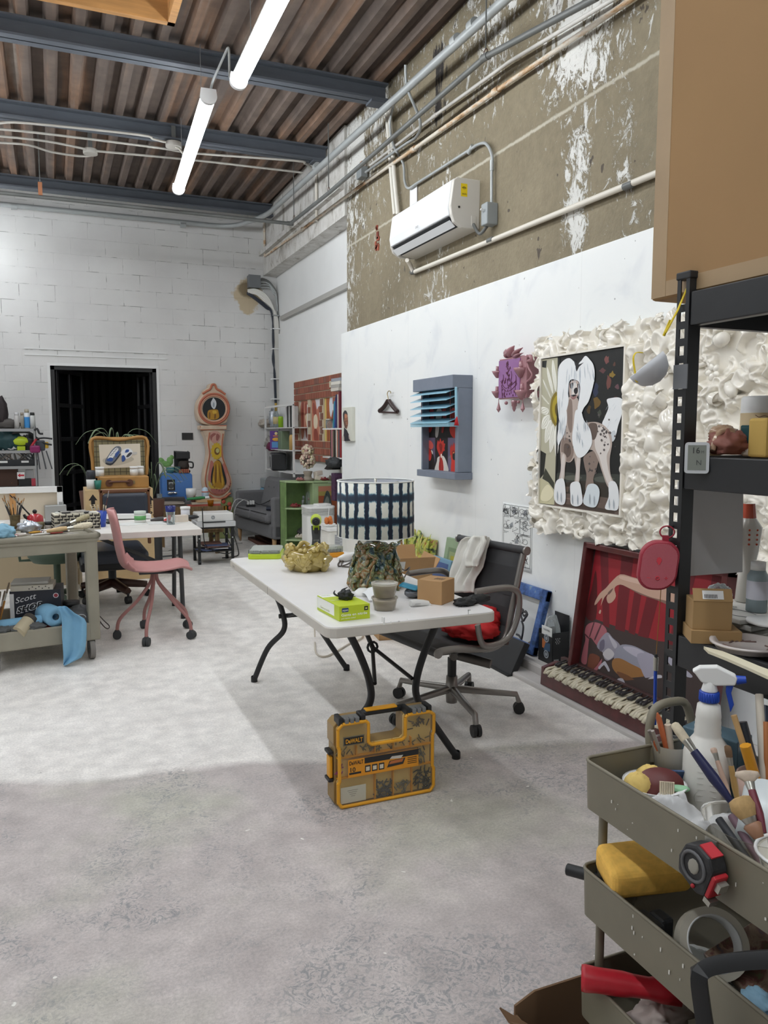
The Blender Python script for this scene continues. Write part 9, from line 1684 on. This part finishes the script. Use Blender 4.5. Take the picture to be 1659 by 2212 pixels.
for k,(dx,dy,r)in enumerate(((-.03,.015,.026),(.015,.03,.028))):b=MB();crumple(b,c+V((dx,dy,.042)),(r*2,r*1.9,r*1.7),k+3,.12,6);one(b,'round_sponge',('left','right')[k]+' natural round sponge in the white bowl','sponge',mat('natural_sponge',(212,184,110),.95,bump=.003,bscale=220),c+V((dx,dy,.03)),'round sponges in the bowl')
b=MB(TR(c+V((.005,-.012,.05)))@RZ(-.6)@RX(.9));b.lathe([(0,-.002),(.04,-.002),(.04,.002),(0,.002)],n=28,sx=1.1,sy=.75);one(b,'rubber_kidney','oval dark red rubber kidney leaning in the white bowl','scraper',pm((96,44,42),.5),c+V((0,-.012,.03)));b=MB(TR(c+V((.004,-.03,.045)))@RZ(-.6)@RX(-.1));b.bb((-.014,-.003,-.012),(.014,.001,.014));[b.bb((-.0135+.0034*k,-.006,-.012),(-.0115+.0034*k,-.003,.015))for k in range(8)];one(b,'ribbed_scraper','cream ribbed scraper in front of the red kidney','scraper',pm((206,194,170),.4),c+V((0,-.04,.03)));b=MB(TR(c+V((.03,-.035,.043)))@RZ(-.6));b.ball((0,0,0),(.022,.012,.007),n=14);one(b,'green_tool','mint green rounded tool at the bowl edge','tool',pm((150,200,160),.4),c+V((.03,-.035,.04)));b=MB(TR(c+V((.045,.0,.055)))@RZ(-.5)@RX(.5));b.bb((-.022,-.002,-.01),(.022,.002,.012));one(b,'blue_tool','dark blue blade standing behind the red kidney','scraper',pm((36,66,106),.4),c+V((.045,0,.04)))
c=V((1.19,1.255,zf));t=thing('tool_cup','clear plastic cup of clay tools at the far end of the cart','cup',c);MB().lathe([(0,.002),(.026,.002),(.04,.105),(.042,.106),(.0385,.104)],c,n=28).build('cup',clear('cup_plastic',(248,248,246),.03),t)
for k,(dx,dy,h,r,cc,lab)in enumerate(((-.035,.0,.115,.0055,(176,92,54),'short terracotta pencil in the tool cup'),(-.02,.01,.17,.006,(180,96,56),'long terracotta pencil rising from the tool cup'),(.0,.0,.145,.0075,(206,190,172),'pale wooden dowel in the tool cup'),(-.04,.01,.135,.0045,(120,112,106),'grey wire tool in the tool cup'),(-.045,-.005,.14,.004,(150,142,134),'thin grey needle tool leaning left in the tool cup'))):
 b=MB();a=c+V((.012-.003*k,-.01,.012));e=c+V((dx-.01,dy,h));b.tube([a,a.lerp(e,.93),e],[r,r,r*.3 if k<2 else r],n=8);one(b,'clay_tool',lab,'tool',pm(cc,.5),a)
c=V((1.06,1.1,zf+.05));b=MB();b.grid(lambda a,e:(1.0+.11*a,.98+.19*e,zf+.06+.02*sin(a*6+e*9)+.014*sin(e*21+a*4)-.02*a),26,26);one(b,'plastic_film','crumpled clear plastic film along the cart top tray rim','plastic film',clear('film',(250,251,252),.5,.2),c)
c=V((1.09,.955,zf));t=thing('oval_tub','oval clear tub of charcoal sticks in the cart top tray','tub',c);MB().lathe([(0,.002),(.05,.002),(.068,.085),(.071,.088),(.066,.084)],c,n=30,sx=1.0,sy=1.25).build('tub',clear('tub_plastic'),t);[one(MB().tube([c+V((-.03+.02*k,-.04,.03)),c+V((-.02+.03*k,.05,.075))],.007,n=8),'charcoal_stick',('black','mauve','dark grey')[k]+' drawing stick in the oval tub','drawing stick',pm([(44,46,50),(110,84,94),(60,58,62)][k],.6),c,'drawing sticks in the tub')for k in range(3)]
b=MB(TR(1.145,.975,zf+.075)@RZ(.5)@RY(1.1));b.lathe([(0,-.05),(.036,-.05),(.046,.05),(.043,.05),(.034,-.045),(0,-.045)],n=28);one(b,'white_cup','translucent white cup lying tilted in the oval tub','cup',pm((214,220,222),.3),(1.145,.975,zf+.03))
c=V((1.08,.845,zf));t=thing('brush_tub','white rimmed tub of clay brushes at the near end of the cart','tub',c);MB().lathe([(0,.002),(.045,.002),(.064,.085),(.069,.088),(.062,.084)],c,n=32).build('tub',clear('tub_plastic'),t);b=MB();b.tube([c+V((.067*cos(a),.067*sin(a),.088))for a in[2*PI*i/32 for i in range(32)]],.003,n=6,closed=True);b.build('rim',m_white,t)
def pz(u,v,y):return onY(u,v,y)
brush('thick navy handled brush with paint spots leaning across the spray bottle',pz(1582,1735,.95),pz(1455,1562,1.06),.011,(30,34,74),(196,184,160),bl=.22,fan=.95);brush('short bushy tan brush standing in the near brush tub',pz(1640,1810,.86),pz(1595,1722,.9),.017,(150,110,84),(172,142,96),bl=.5,fan=1.3);brush('pale fan brush with grey bristles in the near brush tub',pz(1650,1800,.86),pz(1612,1665,.92),.009,(110,40,54),(190,174,156),bl=.18,fan=2.1,flat=.35);brush('tan detail brush with orange spot behind the fan brush',pz(1595,1740,1.0),pz(1571,1610,1.03),.007,(176,140,84),(110,84,60),bl=.2);brush('pale wooden stick brush leaning behind the navy brush',pz(1580,1735,.98),pz(1540,1615,1.03),.006,(186,156,138),(196,170,152),bl=.1)
c=V((1.25,1.06,zf));t=thing('slip_tub','rosy clay smeared tub of tools behind the brushes','tub',c);MB().lathe([(0,.002),(.042,.002),(.056,.1),(.052,.1),(.04,.01),(0,.01)],c,n=28).build('tub',pm((176,148,136),.5),t)
for k,(u,v,y,r,cc,lab)in enumerate(((1600,1560,1.12,.012,(38,42,48),'black moulded knife handle rising from the slip tub'),(1640,1500,1.15,.008,(206,196,180),'pale wooden handle leaning right in the slip tub'),(1650,1525,1.15,.009,(52,60,76),'blue black handle leaning right in the slip tub'),(1610,1610,1.08,.011,(214,150,40),'yellow wooden tool low in the slip tub'),(1585,1545,1.12,.006,(196,160,110),'tan stick standing upright in the slip tub'),(1655,1560,1.12,.007,(176,110,60),'orange stick at the right in the slip tub'))):
 b=MB();e=pz(u,v,y);b.tube([c+V((-.01+.004*k,0,.02)),(c+V((0,0,.02))).lerp(e,.6),e],[r*.6,r,r],n=8);one(b,'modelling_tool',lab,'tool',pm(cc,.4),c+V((0,0,.02)))
c=V((1.275,.965,zf));one(MB().lathe([(0,0),(.035,0),(.048,.1),(.05,.1),(.03,.01),(0,.01)],c,n=24),'clay_pot','dusty pink cup at the right edge of the cart','cup',pm((170,140,134),.5),c)
b=MB(TR(1.26,1.2,zf)@RZ(.3));b.bb((-.03,-.06,0),(.035,.06,.14));one(b,'blue_tin','grey blue open tin box behind the spray bottle','tin',mat('blue_grey_tin',(84,110,124),.35,coat=.2),(1.26,1.2,zf),bevel=.003)
# tape measure clipped to the rim
c=V((KX0-.022,.93,.795));t=thing('tape_measure','black and red tape measure clipped over the cart rim','tape measure',c,0);out=[(-.035,-.03),(-.02,-.04),(.025,-.036),(.034,-.01),(.03,.02),(.01,.036),(-.018,.036),(-.034,.018)];b=MB(RX(.35));b.prism(out,-.018,.018,ax='x');b.build('body',mat('scuffed_black',(40,40,42),.55,var=.5,scale=60),t,world=0,bevel=.005);b=MB(RX(.35));b.tube([(-.019,.024*cos(a),.024*sin(a))for a in[2*PI*i/20 for i in range(20)]],.003,n=6,closed=True);b.ball((-.0185,0,0),(.002,.012,.014),pm((150,146,136)),n=10);b.build('emblem',pm((90,90,92)),t,world=0);b=MB(RX(.35));b.bb((-.015,-.041,-.03),(.015,-.031,.014));b.build('grip',pm((176,34,44),.45),t,world=0,bevel=.003);b=MB(RX(.35));b.bb((-.012,-.02,.036),(.012,.008,.039));b.build('top_label',pm((190,50,60)),t,world=0);b=MB(RX(.35));b.ball((-.019,-.012,-.03),.004,n=8);b.build('button',pm((180,40,50)),t,world=0);b=MB(RX(.35));b.bb((-.009,-.05,-.01),(.009,-.04,.006)).bb((-.009,-.044,-.046),(.009,-.03,-.036));b.build('lock_tab',mat('nickel'),t,world=0);MB().bb((.016,-.012,-.02),(.0205,.012,.04)).build('belt_clip',mat('nickel'),t,world=0)
# second tray
zf=KZ[1]-kh+.004;c=V((1.068,1.19,zf+.118));b=MB(RZ(-.3));b.box((0,0,0),(.165,.105,.062));o=one(b,'car_sponge','big yellow sponge resting on the middle cart tray','sponge',mat('orange_sponge',(240,190,92),.95,var=.1,scale=60,bump=.004,bscale=240),None,bevel=.016,seg=4);o.location=c;o.rotation_euler=(.12,-.1,0)
c=V((1.06,1.0,zf+.075));Mt=TR(c)@RZ(-.5)@RX(.95);t=thing('tape_roll','wide roll of clear packing tape leaning in the middle tray','tape',c);b=MB();b.lathe([(.047,-.022),(.06,-.022),(.06,.022),(.047,.022),(.047,-.022)],n=40,M=Mt,smooth=False);b.build('tape',pm((186,180,166),.2),t);b=MB();b.lathe([(.0445,-.0225),(.0475,-.0225),(.0475,.0225),(.0445,.0225),(.0445,-.0225)],n=40,M=Mt);b.build('core',pm((206,206,204),.6),t);
c=V((1.01,1.3,zf+.1));t=thing('black_tool','black rubber tool handle sticking out of the middle tray','tool',c);MB().tube([onY(1226,1878,1.33),V((1.06,1.2,zf+.07))],.0125,n=12).build('handle',m_blkp,t)
b=MB();c=V((1.02,1.17,zf+.03));crumple(b,c+V((.01,.04,.02)),(.06,.05,.05),3,.3);one(b,'stone_lump','rough grey lump under the yellow sponge','lump',pm((130,122,104),.9),c);b=MB();b.bb((1.0,1.08,zf),(1.03,1.14,zf+.07));b.bb((1.03,1.09,zf),(1.06,1.13,zf+.07));one(b,'black_clip','black plastic clamp between sponge and tape roll','clamp',m_blkp,(1.02,1.1,zf),bevel=.006)
c=V((1.14,.93,zf+.05));b=MB(TR(c)@RZ(-.1)@RY(-.35));b.box((0,0,0),(.15,.2,.012));m_pal=mat('paint_palette',(120,100,90),.4)
nt,N,L,B=nodes(m_pal);tc=N.new('ShaderNodeTexCoord').outputs['Object'];f=noise(N,L,tc,22,4,dist=.7);rp=ramp(N,[(.3,(60,74,96)),(.42,(120,92,84)),(.5,(150,130,110)),(.58,(104,60,56)),(.66,(92,96,64)),(.75,(60,62,70))]);L.new(f,rp.inputs[0]);L.new(rp.outputs[0],B.inputs['Base Color'])
one(b,'palette','paint smeared flat palette lying in the middle tray','palette',m_pal,c,bevel=.003);b=MB();b.bb((1.15,.78,zf),(1.27,.86,zf+.05));one(b,'blue_tray','blue and clear plastic box at the near end of the middle tray','box',pm((70,130,190),.3),(1.2,.8,zf),bevel=.006);b=MB();crumple(b,(1.07,.9,zf+.03),(.05,.06,.03),2,.3);one(b,'blue_rag','pale blue scrap below the tape roll','scrap',pm((150,190,214),.7),(1.07,.9,zf));b=MB();b.grid(lambda a,e:(1.02+.12*a,.96+.1*e,zf+.02+.014*sin(a*7+e*5)),12,12);one(b,'clear_bag','clear bag with brass bits under the tape roll','bag',clear('bag_film'),(1.05,1.0,zf+.03))
# third tray
zf=KZ[2]-kh+.004;p0=onZ(1256,2112,.405);p1=onZ(1425,2138,.405);t=thing('roller_grip','red hollow plastic handle lying across the lowest tray','handle',p0);Mh=Matrix.Translation(p0)@V((0,0,1)).rotation_difference((p1-p0).normalized()).to_matrix().to_4x4();b=MB();b.lathe([(.018,.006),(.0185,0),(.024,0),(.0255,.008),(.0235,.03),(.0235,.08),(.021,.1),(.02,.13),(.024,.15),(.024,.19),(0,.19)],n=24,M=Mh);b.build('grip',mat('red_worn_plastic',(190,34,48),.4,var=.1,scale=30),t);b=MB();b.lathe([(0,.04),(.018,.04),(.018,.004)],n=20,M=Mh);b.build('bore',pm((120,24,34),.6),t)
b=MB();c=V((1.08,1.14,zf+.05));crumple(b,c,(.13,.07,.06),4,.35,3.4);one(b,'crumpled_paper','crumpled pinkish white paper in the lowest tray','paper',pm((206,192,184),.85),c);b=MB();b.box((1.05,1.08,zf+.03),(.07,.18,.03),None,RZ(-.3));one(b,'clay_slab','dusty pink clay slab in the lowest tray','clay slab',pm((158,130,118),.8),(1.05,1.1,zf+.02),bevel=.008)
c=V((1.12,1.0,zf+.04));t=thing('round_cover','round ridged grey lid leaning in the lowest tray','lid',c);Mh=TR(c)@RZ(-.6)@RX(.9);b=MB();b.lathe([(0,0),(.05,0),(.055,.004),(.06,0),(.066,.004),(.07,-.006),(0,-.006)],n=36,M=Mh);b.build('lid',pm((128,128,124),.4),t);b=MB();b.ball((.0,.03,.004),(.006,.014,.004),n=8,M=Mh);b.build('peg',m_white,t)
# bucket handle and carton at the bottom edge
c=V((.93,.78,.56));t=thing('toolbox','black plastic toolbox with arched handle at the lower right corner','toolbox',(1.02,.72,.0));P=[pz(1530,2260,.86),pz(1510,2120,.86),pz(1518,2098,.86),pz(1545,2085,.85),pz(1610,2075,.82),pz(1690,2072,.78),pz(1760,2080,.74)]
MB().tube(crom(P,5,False),[.017]*31,n=4).build('handle',m_blkp,t,bevel=.003);q0=P[0];b=MB();b.bb((q0 .x-.02,.45,0),(q0 .x+.14,.9,q0 .z-.03));b.build('box',m_blkp,t,bevel=.015)
xa,ya,zz=.80,1.34,.30;t=thing('floor_carton','open brown carton on the floor in front of the rolling cart','carton',(.93,1.3,0));b=MB();y1_=1.345
P=[onZ(1150,2200,.3),onZ(1176,2165,.3),onZ(1247,2112,.3)];b.prism([(P[0].x,P[0].z-.02),(P[1].x,P[1].z),(P[2].x+.06,P[2].z),(P[2].x+.06,0),(P[0].x,0)],P[2].y,P[2].y+.005,ax='y');b.bb((P[0].x,.95,0),(P[0].x+.005,P[2].y,.26));b.bb((P[0].x,.95,0),(.968,.955,.28));b.bb((P[0].x,.95,0),(.968,P[2].y,.005));b.build('carton',mat('dark_cardboard',(110,84,60),.85),t);b=MB();b.flat([P[0]+V((0,0,-.02)),P[0]+V((-.06,.03,.02)),P[0]+V((-.05,.01,0)),P[0]+V((0,-.06,-.02))]);b.build('torn_flap',mat('dark_cardboard'),t,solid=.004)
c=V((P[0].x+.055,1.2,.255));one(MB().lathe([(0,0),(.045,0),(.05,.008),(.046,.012),(0,.011)],c,n=32),'paint_disc','pale round lid lying on the open floor carton','lid',pm((206,206,190),.5),c)
